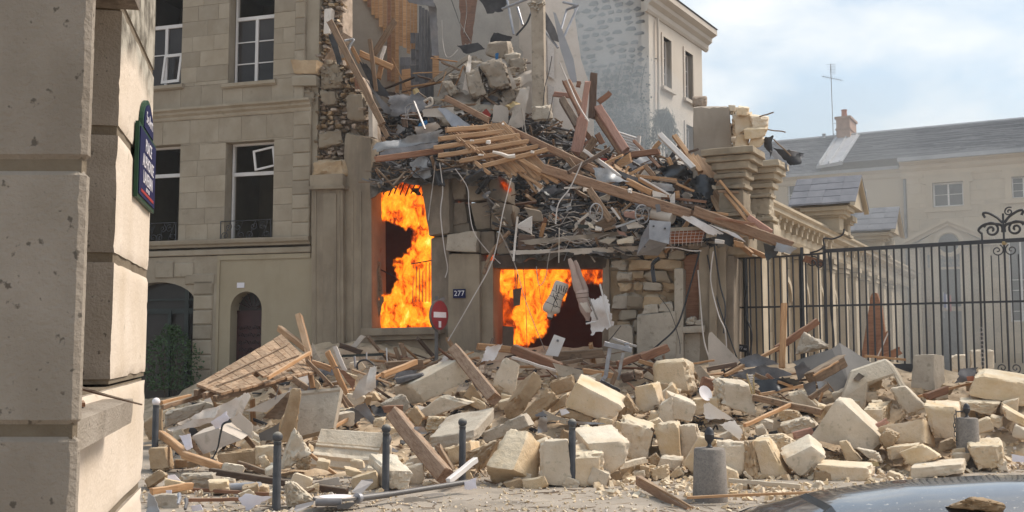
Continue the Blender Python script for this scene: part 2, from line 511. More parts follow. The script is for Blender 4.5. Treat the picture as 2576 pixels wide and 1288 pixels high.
M['pinkwood']=mat('pinkwood',(.36,.21,.16),(.47,.29,.22),2.4,bump=.5,bscale=9,var=.1,stretch=WS,streak=((.2,.12,.085),3,WS,.52,.7,.7))
M['beamwood']=mat('beamwood',(.22,.135,.08),(.33,.215,.135),2.4,bump=.7,bscale=8,var=.1,stretch=(1.4,9,9),streak=((.12,.065,.045),3,(2,10,10),.55,.68,.8),dust=(DUST,.3))
M['whitewood']=mat('whitewood',(.55,.53,.48),(.66,.64,.59),2.4,bump=.3,bscale=9,var=.08,stretch=WS,streak=((.3,.22,.15),3,WS,.58,.72,.6))
M['slate_old']=mat('slate_old',(.10,.105,.11),(.17,.17,.175),2,bump=.3,bscale=9,var=.25,rough=.6)
M['slate_roof']=mat('slate_roof',(.075,.082,.093),(.12,.128,.142),3,bump=.3,bscale=9,var=.14,rough=.6)
M['zinc_old']=mat('zinc_old',(.17,.185,.205),(.235,.25,.27),1.4,bump=.1,bscale=9,var=.06,rough=.85,spec=.12)
M['zinc']=mat('zinc',(.30,.325,.345),(.38,.405,.425),1.4,bump=.08,bscale=9,var=.05,rough=.55,metal=.1)
M['zinc_dark']=mat('zinc_dark',(.12,.12,.12),(.22,.22,.22),2,bump=.3,bscale=7,var=.15,rough=.55,metal=.2)
M['galvanised']=mat('galvanised',(.26,.28,.30),(.38,.40,.42),3,bump=.1,bscale=9,var=.05,rough=.45,metal=.5)
M['steel']=mat('steel',(.25,.25,.24),(.4,.4,.39),3,bump=.1,bscale=9,var=.1,rough=.4,metal=.7)
M['iron_black']=mat('iron_black',(.018,.018,.021),(.032,.032,.036),4,bump=.1,bscale=30,var=.1,rough=.45,spec=.5)
M['bollard_iron']=mat('bollard_iron',(.045,.05,.056),(.075,.08,.085),5,bump=.15,bscale=40,var=.06,rough=.6,dots=((.16,.14,.11),22,.64,.74,.5),dust=(DUST,.5))
M['granite']=mat('granite',(.19,.178,.155),(.26,.245,.215),22,bump=.35,bscale=90,var=.02,dots=((.09,.09,.09),60,.56,.66,.6),streak=((.30,.28,.24),1.4,(1,1,.5),.56,.8,.5))
M['black_plastic']=mat('black_plastic',(.012,.013,.015),(.03,.032,.036),4,bump=.3,bscale=6,var=.1,rough=.28,spec=.5)
M['tarpaper']=mat('tarpaper',(.025,.025,.027),(.06,.06,.062),3,bump=.4,bscale=9,var=.2,rough=.75)
M['grey_film']=mat('grey_film',(.22,.235,.24),(.36,.375,.375),4,bump=.3,bscale=8,var=.1,rough=.35,spec=.5)
M['grey_cloth']=mat('grey_cloth',(.10,.105,.11),(.18,.18,.18),4,bump=.4,bscale=30,var=.1,rough=.9)
M['grey_board']=mat('grey_board',(.10,.098,.09),(.135,.13,.12),2,bump=.1,bscale=20,var=.03,rough=.7)
M['paper']=mat('paper',(.68,.68,.74),(.76,.76,.80),3,bump=.1,bscale=6,var=.03,rough=.8)
M['white_bag']=mat('white_bag',(.62,.61,.58),(.72,.71,.68),4,bump=.3,bscale=14,var=.03,rough=.7)
M['white_paint']=mat('white_paint',(.58,.585,.56),(.66,.665,.64),1.5,bump=.05,bscale=20,var=.03,rough=.5)
M['cable_black']=mat('cable_black',(.02,.02,.022),(.04,.04,.042),4,bump=0,var=.3,rough=.5)
M['cable_grey']=mat('cable_grey',(.22,.2,.18),(.36,.34,.3),4,bump=0,var=.25,rough=.6)
M['cable_white']=mat('cable_white',(.5,.48,.44),(.6,.58,.54),4,bump=0,var=.1,rough=.6)
M['mannequin']=mat('mannequin',(.52,.48,.40),(.60,.56,.48),3,bump=.05,bscale=20,var=.02,rough=.75)
M['mannequin_skin']=mat('mannequin_skin',(.40,.31,.26),(.50,.40,.34),3,bump=.05,bscale=20,var=.02,rough=.75)
M['mannequin_dark']=mat('mannequin_dark',(.02,.02,.02),(.05,.045,.04),3,bump=0,var=0)
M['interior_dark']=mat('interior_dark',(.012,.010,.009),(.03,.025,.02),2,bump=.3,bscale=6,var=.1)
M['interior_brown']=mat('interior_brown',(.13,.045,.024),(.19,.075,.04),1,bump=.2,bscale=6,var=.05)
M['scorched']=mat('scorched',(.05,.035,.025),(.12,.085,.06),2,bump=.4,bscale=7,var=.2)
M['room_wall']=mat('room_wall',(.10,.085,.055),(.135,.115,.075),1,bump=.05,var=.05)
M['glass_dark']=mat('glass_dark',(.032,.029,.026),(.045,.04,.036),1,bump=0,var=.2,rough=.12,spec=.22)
M['door_red']=mat('door_red',(.035,.010,.010),(.055,.016,.015),3,bump=.1,bscale=20,var=.05,rough=.45)
M['green_dark']=mat('green_dark',(.018,.025,.022),(.03,.04,.036),3,bump=.1,var=.05,rough=.5)
M['enamel_blue']=mat('enamel_blue',(.010,.013,.055),(.014,.018,.07),3,bump=0,var=0,rough=.55,spec=.12)
M['enamel_green']=mat('enamel_green',(.015,.05,.028),(.022,.065,.038),3,bump=0,var=0,rough=.5,spec=.2)
M['enamel_white']=mat('enamel_white',(.66,.67,.70),(.72,.73,.76),3,bump=0,var=0,rough=.4)
M['enamel_red']=mat('enamel_red',(.30,.03,.03),(.36,.045,.04),3,bump=0,var=0,rough=.4)
M['sign_red']=mat('sign_red',(.20,.018,.03),(.26,.03,.04),3,bump=0,var=0,rough=.45,dust=(DUST,.4))
M['sign_grey']=mat('sign_grey',(.11,.11,.108),(.15,.15,.145),3,bump=0,var=0,rough=.5,metal=.3)
M['brick']=mat('brick',(.27,.17,.12),(.36,.24,.175),4,bump=.4,bscale=9,var=.15)
M['terracotta']=mat('terracotta',(.36,.13,.07),(.44,.18,.1),4,bump=.2,bscale=9,var=.1)
M['orange_brick']=mat('orange_brick',(.22,.075,.035),(.36,.14,.06),5,bump=.4,bscale=12,var=.1,stretch=(1,1,5))
M['blue_cloth']=mat('blue_cloth',(.02,.10,.24),(.03,.15,.32),4,bump=.2,var=.1)
M['red_cloth']=mat('red_cloth',(.30,.045,.035),(.4,.07,.05),4,bump=.2,var=.1)
M['yellow_foam']=mat('yellow_foam',(.36,.28,.13),(.48,.38,.2),8,bump=.8,bscale=12,var=.1)
M['ceramic']=mat('ceramic',(.66,.66,.66),(.72,.72,.72),3,bump=0,var=.02,rough=.25)
M['car_paint']=mat('car_paint',(.045,.048,.05),(.06,.063,.065),2,bump=0,var=0,rough=.22,spec=.8,metal=.0,dots=((.35,.32,.27),45,.62,.70,.8))
_b=M['car_paint'].node_tree.nodes['Principled BSDF']; _b.inputs['Coat Weight'].default_value=1; _b.inputs['Coat Roughness'].default_value=.06; _b.inputs['Coat IOR'].default_value=1.8
M['car_glass']=mat('car_glass',(.012,.013,.015),(.016,.017,.02),2,bump=0,var=0,rough=.04,spec=.7)
M['rubber']=mat('rubber',(.015,.015,.016),(.025,.025,.025),5,bump=.1,var=0)
M['leaf']=mat('leaf',(.03,.085,.022),(.07,.14,.045),2,bump=0,var=.3,rough=.6)
M['ivy']=mat('ivy',(.05,.062,.05),(.09,.10,.08),2,bump=0,var=.2,rough=.7)
M['bark']=mat('bark',(.05,.04,.03),(.09,.07,.05),5,bump=.4,var=.1)
M['flag_blue']=mat('flag_blue',(.02,.04,.2),(.03,.05,.25),3,bump=0,var=0)
M['ground']=mat('ground',(.26,.235,.19),(.345,.315,.26),1.2,bump=.6,bscale=14,var=0,dots=((.16,.14,.115),3.4,.55,.72,.5),streak=((.42,.38,.30),1.6,(1,1,1),.55,.72,.6))
M['heap_dust']=mat('heap_dust',(.36,.285,.185),(.54,.45,.315),2.2,bump=1.0,bscale=7,var=0,dots=((.12,.095,.07),4,.55,.68,.6))
M['heap_dark']=mat('heap_dark',(.05,.043,.035),(.19,.16,.125),3.0,bump=1.0,bscale=7,var=0,dots=((.25,.22,.18),6,.6,.72,.5))

def fire_mat(name,lo,hi,strength,scale,seed):
    m=bpy.data.materials.new(name); m.use_nodes=True
    n,l=m.node_tree.nodes,m.node_tree.links
    n.clear()
    out=n.new('ShaderNodeOutputMaterial'); em=n.new('ShaderNodeEmission'); tr=n.new('ShaderNodeBsdfTransparent'); mix=n.new('ShaderNodeMixShader')
    tc=n.new('ShaderNodeTexCoord'); mp=n.new('ShaderNodeMapping')
    mp.inputs['Scale'].default_value=(1,1,.7); mp.inputs['Location'].default_value=(seed,seed*.7,0)
    def noise_(sc,dist):
        t=n.new('ShaderNodeTexNoise'); t.inputs['Scale'].default_value=sc; t.inputs['Detail'].default_value=9; t.inputs['Roughness'].default_value=.66; t.inputs['Distortion'].default_value=dist
        l.new(mp.outputs[0],t.inputs[0]); return t.outputs[0]
    r=n.new('ShaderNodeValToRGB'); cr=r.color_ramp
    cr.elements[0].position=.26; cr.elements[0].color=(.03,.004,.001,1)
    cr.elements[1].position=.78; cr.elements[1].color=(1.1,.62,.14,1)
    for p,c in ((.35,(.16,.016,.002,1)),(.43,(.55,.065,.004,1)),(.51,(.95,.19,.008,1)),(.60,(1.0,.26,.012,1)),(.69,(1.05,.38,.03,1))):
        e=cr.elements.new(p); e.color=c
    mr=n.new('ShaderNodeMapRange'); mr.inputs[3].default_value=lo; mr.inputs[4].default_value=hi
    at=n.new('ShaderNodeAttribute'); at.attribute_name='flame_fill'
    ad=n.new('ShaderNodeMath'); ad.operation='MULTIPLY_ADD'; ad.inputs[1].default_value=.16; ad.use_clamp=False
    l.new(tc.outputs['Object'],mp.inputs[0]); l.new(noise_(scale,.6),mr.inputs[0])
    l.new(at.outputs['Fac'],ad.inputs[0]); l.new(mr.outputs[0],ad.inputs[2]); l.new(ad.outputs[0],r.inputs[0])
    l.new(r.outputs[0],em.inputs[0]); em.inputs[1].default_value=strength
    op=n.new('ShaderNodeMath'); op.operation='ADD'
    l.new(at.outputs['Fac'],op.inputs[0]); l.new(noise_(scale*1.3,.4),op.inputs[1])
    om=n.new('ShaderNodeMapRange'); om.inputs[1].default_value=.72; om.inputs[2].default_value=1.12
    l.new(op.outputs[0],om.inputs[0]); l.new(om.outputs[0],mix.inputs[0])
    l.new(tr.outputs[0],mix.inputs[1]); l.new(em.outputs[0],mix.inputs[2]); l.new(mix.outputs[0],out.inputs[0])
    return m
M['fire']=fire_mat('fire',-.22,.96,1.0,3.6,3.1)
M['fire_deep']=fire_mat('fire_deep',-.28,.84,.8,3.2,9.3)
M['ember']=fire_mat('ember',-.14,.62,.75,3.0,5.3)
def emis(name,c,s):
    m=bpy.data.materials.new(name); m.use_nodes=True
    b=m.node_tree.nodes['Principled BSDF']
    b.inputs['Base Color'].default_value=(*c,1)
    return m
# ================================================================== SETTING: ground
gv,gf=[],[]
NX,NY=120,90
for j in range(NY+1):
    for i in range(NX+1):
        x,y=-16+34*i/NX,4+26*j/NY
        z=.035*noise.noise(Vector((x*.5,y*.5,0)))+.018*noise.noise(Vector((x*2.1,y*2.1,3)))+.012*noise.noise(Vector((x*6,y*6,9)))
        e=min(min(i,NX-i)/8,min(j,NY-j)/8,1)
        gv.append((x,y,z*e))
for j in range(NY):
    for i in range(NX):
        a=j*(NX+1)+i
        gf.append((a,a+1,a+NX+2,a+NX+1))
tag(emit('ground',gv,gf,M['ground'],smooth=180),kind='structure')
g2=MB()
R=900
x0,x1,y0,y1=-16,18,4,30
g2.add([(-R,-R,0),(R,-R,0),(R,y0,0),(-R,y0,0)],[(0,1,2,3)])
g2.add([(-R,y1,0),(R,y1,0),(R,R,0),(-R,R,0)],[(0,1,2,3)])
g2.add([(-R,y0,0),(x0,y0,0),(x0,y1,0),(-R,y1,0)],[(0,1,2,3)])
g2.add([(x1,y0,0),(R,y0,0),(R,y1,0),(x1,y1,0)],[(0,1,2,3)])
tag(g2.build('road',M['ground']),kind='structure')

# ------------------------------------------------------------------ wall builders (in a frame's own axes)
def bands(z0,z1,holes,h):
    zs={z0,z1}
    for a in holes:
        for z in (a[2],a[3]):
            if z0<z<z1: zs.add(z)
    zs=sorted(zs); out=[]
    for a,b in zip(zs,zs[1:]):
        if b-a<1e-4: continue
        n=max(1,round((b-a)/h)) if h else 1
        out+=[(a+(b-a)*i/n,a+(b-a)*(i+1)/n) for i in range(n)]
    return out
def free(u0,u1,za,zb,holes):
    iv=[(u0,u1)]
    for h in holes:
        if h[2]<zb-1e-4 and h[3]>za+1e-4:
            nv=[]
            for a,b in iv:
                if h[1]<=a or h[0]>=b: nv.append((a,b)); continue
                if h[0]>a: nv.append((a,h[0]))
                if h[1]<b: nv.append((h[1],b))
            iv=nv
    return [(a,b) for a,b in iv if b-a>.01]
def wall_core(parent,u0,u1,z0,z1,y0,y1,m,holes=(),name='wall'):
    mb=MB()
    for za,zb in bands(z0,z1,holes,None):
        for a,b in free(u0,u1,za,zb,holes): mb.box(a,b,y0,y1,za,zb)
    return mb.build(name,m,parent,local=True)
def bevel_block(a,b,za,zb,y0,th,c,jit=0.0,rng=None):
    j=(lambda: rng.uniform(-jit,jit)) if jit else (lambda: 0)
    f=y0+j()
    vs=[(a+c,f,za+c),(b-c,f,za+c),(b-c,f,zb-c),(a+c,f,zb-c),
          (a,y0+c,za),(b,y0+c,za),(b,y0+c,zb),(a,y0+c,zb),
          (a,y0+th,za),(b,y0+th,za),(b,y0+th,zb),(a,y0+th,zb)]
    fs=[(0,1,2,3)]
    for i in range(4):
        k=(i+1) % 4
        fs.append((i,i+4,k+4,k)[::-1][::-1]); fs.append((i+4,i+8,k+8,k+4))
    return vs,fs
def ashlar(parent,u0,u1,z0,z1,h,w,m,y0=-.06,th=.08,holes=(),c=.008,jit=.004,seed=1,name='stone_block'):
    rng=random.Random(seed); k=0
    for za,zb in bands(z0,z1,holes,h):
        k+=1
        for a,b in free(u0,u1,za,zb,holes):
            x=a; first=True
            while x<b-1e-4:
                ww=w*rng.uniform(.8,1.25)*(rng.uniform(.4,.7) if first and k % 2 else 1)
                e=x+ww
                if b-e<w*.35: e=b
                g=.002
                vs,fs=bevel_block(x+g,e-g,za+g,zb-g,y0,th,c,jit,rng)
                emit(name,vs,fs,m,parent,local=True)
                x=e; first=False
def arch_pts(cu,r,zs,n=14,rz=None):
    rz=rz or r
    return [(cu-r*math.cos(math.pi*i/n),zs+rz*math.sin(math.pi*i/n)) for i in range(n+1)]
def arch_wall(parent,u0,u1,z0,z1,cu,r,zs,y0,y1,m,rz=None,name='wall',n=14):
    """Wall from u0..u1, z0..z1 with an arched opening from z0 up."""
    mb=MB()
    mb.box(u0,cu-r,y0,y1,z0,zs); mb.box(cu+r,u1,y0,y1,z0,zs)
    pts=[(u0,zs)]+arch_pts(cu,r,zs,n,rz)+[(u1,zs)]
    for (a,za),(b,zb) in zip(pts,pts[1:]):
        if b-a<1e-5: continue
        mb.add([(a,y0,za),(b,y0,zb),(b,y1,zb),(a,y1,za),(a,y0,z1),(b,y0,z1),(b,y1,z1),(a,y1,z1)],BOXF)
    return mb.build(name,m,parent,local=True)
def moulding(parent,u0,u1,z,prof,m,name='cornice',y=0.0,jit=0.0,nseg=1,seed=0):
    """Sweep a profile [(out, dz)] along u; out is towards the street."""
    rng=random.Random(seed); secs=[]
    for i in range(nseg+1):
        u=u0+(u1-u0)*i/nseg; e=rng.uniform(-jit,jit)
        secs.append([(u,y-o,z+dz+e) for o,dz in prof]+[(u,y+.05,z+prof[-1][1]+e),(u,y+.05,z+prof[0][1]+e)])
    return MB().loft(secs).build(name,m,parent,local=True)
CORN=[(.03,0),(.05,.04),(.05,.1),(.12,.16),(.12,.22),(.2,.27),(.2,.33),(.03,.36)]
LEDGE=[(.04,0),(.06,.05),(.14,.09),(.16,.16),(.16,.2),(.02,.22)]

def casement(parent,u0,u1,z0,z1,y,transom=None,mull=True,rows=(),seed=0,open_top=None,room=True,glass=True,bar=.06,m=None):
    """A window: frame, mullion, transom, glazing bars, panes, and a dim room box behind it."""
    m=m or M['white_paint']
    w=bpy.data.objects.new('window',None); COL.objects.link(w); w.parent=parent
    ORG[w.name]=ORG[parent.name].copy()
    fr=MB(); b=bar
    fr.box(u0,u0+b,y-.04,y+.04,z0,z1); fr.box(u1-b,u1,y-.04,y+.04,z0,z1)
    fr.box(u0+b,u1-b,y-.04,y+.04,z0,z0+b); fr.box(u0+b,u1-b,y-.04,y+.04,z1-b,z1)
    fr.build('frame',m,w,local=True)
    zt=z1-b
    if transom:
        MB().box(u0+b,u1-b,y-.05,y+.03,transom-.05,transom+.05).build('transom',m,w,local=True)
        zt=transom-.05
    if mull:
        c=(u0+u1)/2
        MB().box(c-.045,c+.045,y-.045,y+.03,z0+b,zt).build('mullion',m,w,local=True)
    if rows:
        for z in rows:
            for p,q in ((u0+b,(u0+u1)/2-.045),((u0+u1)/2+.045,u1-b)): MB().box(p,q,y-.02,y+.02,z-.015,z+.015).build('glazing_bar',m,w,local=True)
    if glass:
        zs=[z0+b]+list(rows)+[zt]
        cs=[(u0+b,(u0+u1)/2-.045),((u0+u1)/2+.045,u1-b)] if mull else [(u0+b,u1-b)]
        for a,e in zip(zs,zs[1:]):
            for p,q in cs:
                MB().box(p,q,y+.004,y+.012,a,e).build('pane',M['glass_dark'],w,local=True)
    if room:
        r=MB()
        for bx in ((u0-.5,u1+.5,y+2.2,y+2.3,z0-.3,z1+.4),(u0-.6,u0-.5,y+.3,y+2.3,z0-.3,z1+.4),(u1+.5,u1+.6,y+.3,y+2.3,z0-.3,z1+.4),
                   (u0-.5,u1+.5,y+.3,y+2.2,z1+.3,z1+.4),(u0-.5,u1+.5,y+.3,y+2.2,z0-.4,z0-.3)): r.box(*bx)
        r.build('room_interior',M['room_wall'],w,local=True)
    return w

def spiral(c,r0,turns,xdir,ydir,start=0.0,n=28,shrink=.12):
    return [Vector(c)+Vector(xdir)*(r0*(1-(1-shrink)*i/n)*math.cos(start+turns*2*math.pi*i/n)) +
            Vector(ydir)*(r0*(1-(1-shrink)*i/n)*math.sin(start+turns*2*math.pi*i/n)) for i in range(n+1)]

# ================================================================== NEAR BUILDING (left edge)
LFR=Frame((-1.54,4.0,0),(-0.218,0.976))
near=LFR.empty('corner_building')
tag(near,'pale stone corner building with deep grooves and street plaque at left edge','building')
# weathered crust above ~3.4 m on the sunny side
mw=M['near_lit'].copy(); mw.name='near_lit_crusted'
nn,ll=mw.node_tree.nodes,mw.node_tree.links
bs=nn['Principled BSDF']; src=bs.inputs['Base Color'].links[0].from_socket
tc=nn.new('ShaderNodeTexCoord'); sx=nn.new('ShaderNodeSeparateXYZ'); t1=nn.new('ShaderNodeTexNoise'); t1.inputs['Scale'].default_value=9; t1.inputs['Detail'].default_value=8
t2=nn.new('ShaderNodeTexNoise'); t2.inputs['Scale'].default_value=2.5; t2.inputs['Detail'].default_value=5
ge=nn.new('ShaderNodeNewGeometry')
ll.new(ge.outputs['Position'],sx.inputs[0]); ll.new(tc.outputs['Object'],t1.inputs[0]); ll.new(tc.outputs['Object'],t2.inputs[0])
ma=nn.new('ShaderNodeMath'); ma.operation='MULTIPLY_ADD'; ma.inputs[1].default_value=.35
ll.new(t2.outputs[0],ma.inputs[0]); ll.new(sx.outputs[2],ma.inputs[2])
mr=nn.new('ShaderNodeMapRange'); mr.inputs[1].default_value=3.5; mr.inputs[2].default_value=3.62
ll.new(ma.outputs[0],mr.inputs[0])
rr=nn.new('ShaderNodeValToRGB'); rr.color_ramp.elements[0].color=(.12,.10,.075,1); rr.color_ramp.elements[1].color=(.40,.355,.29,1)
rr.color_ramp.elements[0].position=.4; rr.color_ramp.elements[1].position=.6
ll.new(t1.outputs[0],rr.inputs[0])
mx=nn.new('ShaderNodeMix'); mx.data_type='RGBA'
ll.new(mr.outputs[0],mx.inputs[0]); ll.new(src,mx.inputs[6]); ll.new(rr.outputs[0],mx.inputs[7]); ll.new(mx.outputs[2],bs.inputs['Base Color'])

def worn_block(parent,u0,u1,y0,y1,z0,z1,seed,mats,name='stone_block',c=.009,n=16,amp=.004):
    """A big near stone with slightly worn, chipped arrises. mats[0] for all, mats[1] for the sunny -y side."""
    p,fs=cube_grid(n); rng=random.Random(seed)
    o=Vector((rng.uniform(-9,9),rng.uniform(-9,9),rng.uniform(-9,9)))
    vs=[]
    lo=(u0,y0,z0); hi=(u1,y1,z1)
    for q in p:
        v=Vector([(lo[i]+(hi[i]-lo[i])*(q[i]+1)/2) for i in range(3)])
        ne=sum(1 for t in q if abs(t)>.999)
        ctr=Vector([(lo[i]+hi[i])/2 for i in range(3)])
        if ne>=2:
            k=c*(.6+1.1*max(0,noise.noise(v*9+o)+noise.noise(v*31+o)*.8-.15))
            for i in range(3):
                if abs(q[i])>.999: v[i]-=k*(1 if q[i]>0 else -1)
        else:
            for i in range(3):
                if abs(q[i])>.999: v[i]+=amp*noise.noise(v*4+o)
        vs.append(v)
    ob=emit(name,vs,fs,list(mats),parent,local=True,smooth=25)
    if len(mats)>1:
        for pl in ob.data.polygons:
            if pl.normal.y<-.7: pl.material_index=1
    return ob
zl=[0.0,.53,1.03,1.53,2.04,2.53,3.03,3.53,4.4]
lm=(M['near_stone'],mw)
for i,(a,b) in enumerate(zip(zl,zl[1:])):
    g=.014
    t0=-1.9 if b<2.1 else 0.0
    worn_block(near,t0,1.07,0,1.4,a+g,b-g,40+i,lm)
MB().box(-1.85,1.03,.04,1.36,0,4.39).build('joint_recess',M['groove'],near,local=True) if False else None
core=MB()
core.box(.012,1.06,.012,1.36,2.04,4.4); core.box(-1.88,1.05,.02,1.36,0,2.03)
core.build('wall',M['groove'],near,local=True)
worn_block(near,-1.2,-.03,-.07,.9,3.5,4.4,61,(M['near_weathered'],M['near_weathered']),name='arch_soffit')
worn_block(near,-1.35,-.12,-.10,.55,1.90,1.995,62,(M['near_stone'],M['near_stone']),name='window_sill',c=.006)
# the nearest pier
pv=lambda x,y: Vector((x,y,0))
def pier(z0,z1,seed):
    n=44; rng=random.Random(seed); o=Vector((seed*3.1,1.7,0)); mbv=[]; out=MB(); secs=[]
    for i in range(n+1):
        z=z0+(z1-z0)*i/n
        e=.010 if i in (0,n) else 0
        ch=.003+.006*max(0,noise.noise(Vector((z*16,seed,2)))+noise.noise(Vector((z*47,seed,5)))*.8)
        xr=-.792-e-ch*.4
        plan=[(-2.4,1.9+e),(-1.8,1.9+e),(-1.2,1.9+e+.002*noise.noise(Vector((z*3,1,seed)))),(xr-.006-ch,1.9+e),(xr,1.9+e+.006+ch),(xr-.004,1.932-e),(xr-.5,2.6),(-2.4,2.6)]
        secs.append([(x,y,z) for x,y in plan])
    return out.loft(secs)
for i,(a,b) in enumerate(zip(zl,zl[1:])):
    pier(a+.009,b-.009,70+i).build('stone_block',M['near_stone'],near,smooth=25)
pc=MB(); pc.loft([[(-2.39,1.908,z),(-.803,1.908,z),(-.803,1.93,z),(-1.32,2.58,z),(-2.39,2.58,z)] for z in (0,4.4)])
pc.build('wall',M['groove'],near)
# enamel street plaque on the sunny side
pl=thing('street_sign',LFR.pt(.7,-.008,3.015),'blue enamel street plaque with green border on the sunlit corner wall','street sign',rotz=LFR.rot)
def psign(a,b,za,zb,y0,y1,m,nm): return MB().box(a,b,y0,y1,za,zb).build(nm,m,pl,local=True)
psign(-.30,.30,-.19,.14,-.012,.004,M['enamel_green'],'border')
psign(-.28,.28,-.172,.122,-.0165,-.0125,M['enamel_blue'],'panel')
capv=[(.19*math.cos(math.pi*i/14)+.0,.142+.15*math.sin(math.pi*i/14)) for i in range(15)]
mb=MB(); n=len(capv)
mb.add([(x,-.012,z) for x,z in capv]+[(x,.004,z) for x,z in capv],[tuple(range(n)),tuple(range(n,2*n))[::-1]]+[(i,(i+1) % n,n+(i+1) % n,n+i) for i in range(n)])
mb.build('arched_top',M['enamel_green'],pl,local=True)
mb=MB(); mb.add([(x*.86,-.0165,.142+(z-.142)*.86) for x,z in capv]+[(x*.86,-.0125,.142+(z-.142)*.86) for x,z in capv],[tuple(range(n)),tuple(range(n,2*n))[::-1]]+[(i,(i+1) % n,n+(i+1) % n,n+i) for i in range(n)])
mb.build('panel',M['enamel_blue'],pl,local=True)
pw=lambda x,z,y=-.0185: LFR.pt(.7+x,-.008+y,3.015+z)
lx,lz=LFR.x,Vector((0,0,1))
lettering('5e Arrt',.075,pw(0,.195),lx,lz,M['enamel_white'],pl,depth=.001)
lettering('PLACE',.082,pw(-.005,.065),lx,lz,M['enamel_white'],pl,depth=.001,xs=.95)
lettering('ALPHONSE',.082,pw(0,-.01),lx,lz,M['enamel_white'],pl,depth=.001,xs=.95)
lettering('LAVERAN',.082,pw(0,-.082),lx,lz,M['enamel_white'],pl,depth=.001,xs=.95)
lettering('1845 - 1922',.026,pw(0,-.127),lx,lz,M['enamel_white'],pl,depth=.001)
psign(-.22,.22,-.155,-.142,-.0185,-.0166,M['enamel_red'],'red_line')
# rod and scraps lying on the sill
rod=MB().tube([P(196,974,3.35),P(250,990,3.3),P(357,1018,3.25)],.008,6,r2=.003).build('metal_rod',M['darkwood'])
tag(rod,'thin dark rusty rod sticking out over the broken window sill','rod')
for i,(a,b,l) in enumerate(((-.62,.02,'flat dark red scrap on the sill nearest the pier'),(-.5,.12,'long dark red splinter at the back of the sill'))):
    o=MB().box(-.12,.12,-.03,.03,0,.012).build('red_scrap',M['redwood']); o.location=LFR.pt(a,b,1.998); o.rotation_euler=(0,0,LFR.rot+.2+i*.3)
    tag(o,l,'scrap','red scraps on the window sill')

# ================================================================== FACADE BUILDING (left, standing part)
F=FAC
fb=F.empty('stone_house'); tag(fb,'dull beige stone apartment house with white windows left of the fire','building')
def fu(px,py=600): return F.uz(px,py)[0]
def fz(py,px=650): return F.uz(px,py)[1]
uL,uR=fu(330),fu(786)
win={  # u0,u1,z0,z1 of the openings
    'A2': (fu(578,120),fu(691,120),fz(206,630),fz(-36,630)),'A1': (fu(569,480),fu(690,480),fz(609,630),fz(356,630)),
    'B2': (fu(352,120),fu(460,120),fz(214,430),fz(-30,430)),'B1': (fu(350,480),fu(454,480),fz(614,420),fz(366,420))}
zc=fz(294,600); zled=fz(620,600); ztop=fz(-230,600)
holes=list(win.values())
qL=fu(737)
H=.46
wall_core(fb,uL-2,uR+.1,zled,ztop,0,.5,M['facade_stone'],holes)
ashlar(fb,uL-1,qL,zled+.2,zc,H,.75,M['facade_stone'],holes=holes,seed=3,c=.006)
ashlar(fb,uL-1,qL,zc+.34,ztop,H,.75,M['facade_stone'],holes=holes,seed=4,c=.006)
ashlar(fb,qL,uR-.05,zled+.2,zc,.40,.75,M['facade_stone'],y0=-.11,th=.12,seed=5,c=.025,jit=.01,name='quoin_stone')
ashlar(fb,qL,uR-.28,zc+.34,fz(-20),.46,.75,M['facade_stone'],y0=-.11,th=.12,seed=6,c=.025,jit=.012,name='quoin_stone')
moulding(fb,uL-1,uR-.05,zc,CORN,M['facade_stone'],'string_course',y=-.05,jit=.008,nseg=14)
moulding(fb,uL-1,uR-.02,zled,LEDGE,M['facade_stone'],'ledge',y=-.05,jit=.006,nseg=14)
moulding(fb,uL-1,uR-.02,zled-.22,[(.02,0),(.04,.02),(.04,.14),(.02,.16)],M['facade_stone'],'band',y=-.03)
for k in ('A2','A1','B2','B1'):
    a,b,z0,z1=win[k]
    if k in ('A2','B2'): moulding(fb,a-.14,b+.12,z0-.16,[(.05,0),(.1,.04),(.1,.13),(.03,.15)],M['facade_stone'],'window_sill',y=-.06)
    sur=MB(); sur.box(a-.0,a+.05,-.062,.2,z0,z1)
wy=.28
a,b,z0,z1=win['A2']; hh=z1-z0
casement(fb,a+.03,b-.03,z0,z1,wy,transom=fz(38,640),rows=(fz(152,640),fz(97,640)),glass=True)
a,b,z0,z1=win['A1']
wA1=casement(fb,a+.03,b-.03,z0,z1,wy,transom=fz(433,640),mull=False,glass=False)
# the loose transom light hanging askew
tl=MB(); c=F.pt(b-.42,.16,fz(396,660)); rx=(F.x+Vector((0,0,.16))).normalized(); rz=Vector((-.12,0,1)).normalized()
def tbar(x0,x1,z0,z1,th=.02):
    tl.hexa([c+rx*x0+rz*z1-F.y*th,c+rx*x1+rz*z1-F.y*th,c+rx*x1+rz*z0-F.y*th,c+rx*x0+rz*z0-F.y*th,
             c+rx*x0+rz*z1+F.y*th,c+rx*x1+rz*z1+F.y*th,c+rx*x1+rz*z0+F.y*th,c+rx*x0+rz*z0+F.y*th])
tbar(-.33,-.27,-.28,.28); tbar(.27,.33,-.28,.28); tbar(-.27,.27,-.28,-.23); tbar(-.27,.27,.23,.28)
tl.build('loose_sash',M['white_paint'],wA1)
a,b,z0,z1=win['B2']
wB2=casement(fb,a+.03,b-.03,z0,z1,wy,transom=fz(60,430),rows=(fz(130,430),))
tl=MB(); c=F.pt(b-.36,.02,fz(172,430)); rx=(F.x+Vector((0,0,.02))).normalized(); rz=Vector((.10,0,1)).normalized()
tbar(-.30,-.23,-.42,.42); tbar(.23,.30,-.42,.42); tbar(-.23,.23,-.42,-.34); tbar(-.23,.23,.34,.42)
tl.build('loose_sash',M['white_paint'],wB2)
a,b,z0,z1=win['B1']
casement(fb,a+.03,b-.03,z0,z1,wy,transom=fz(438,430),mull=False,glass=False)
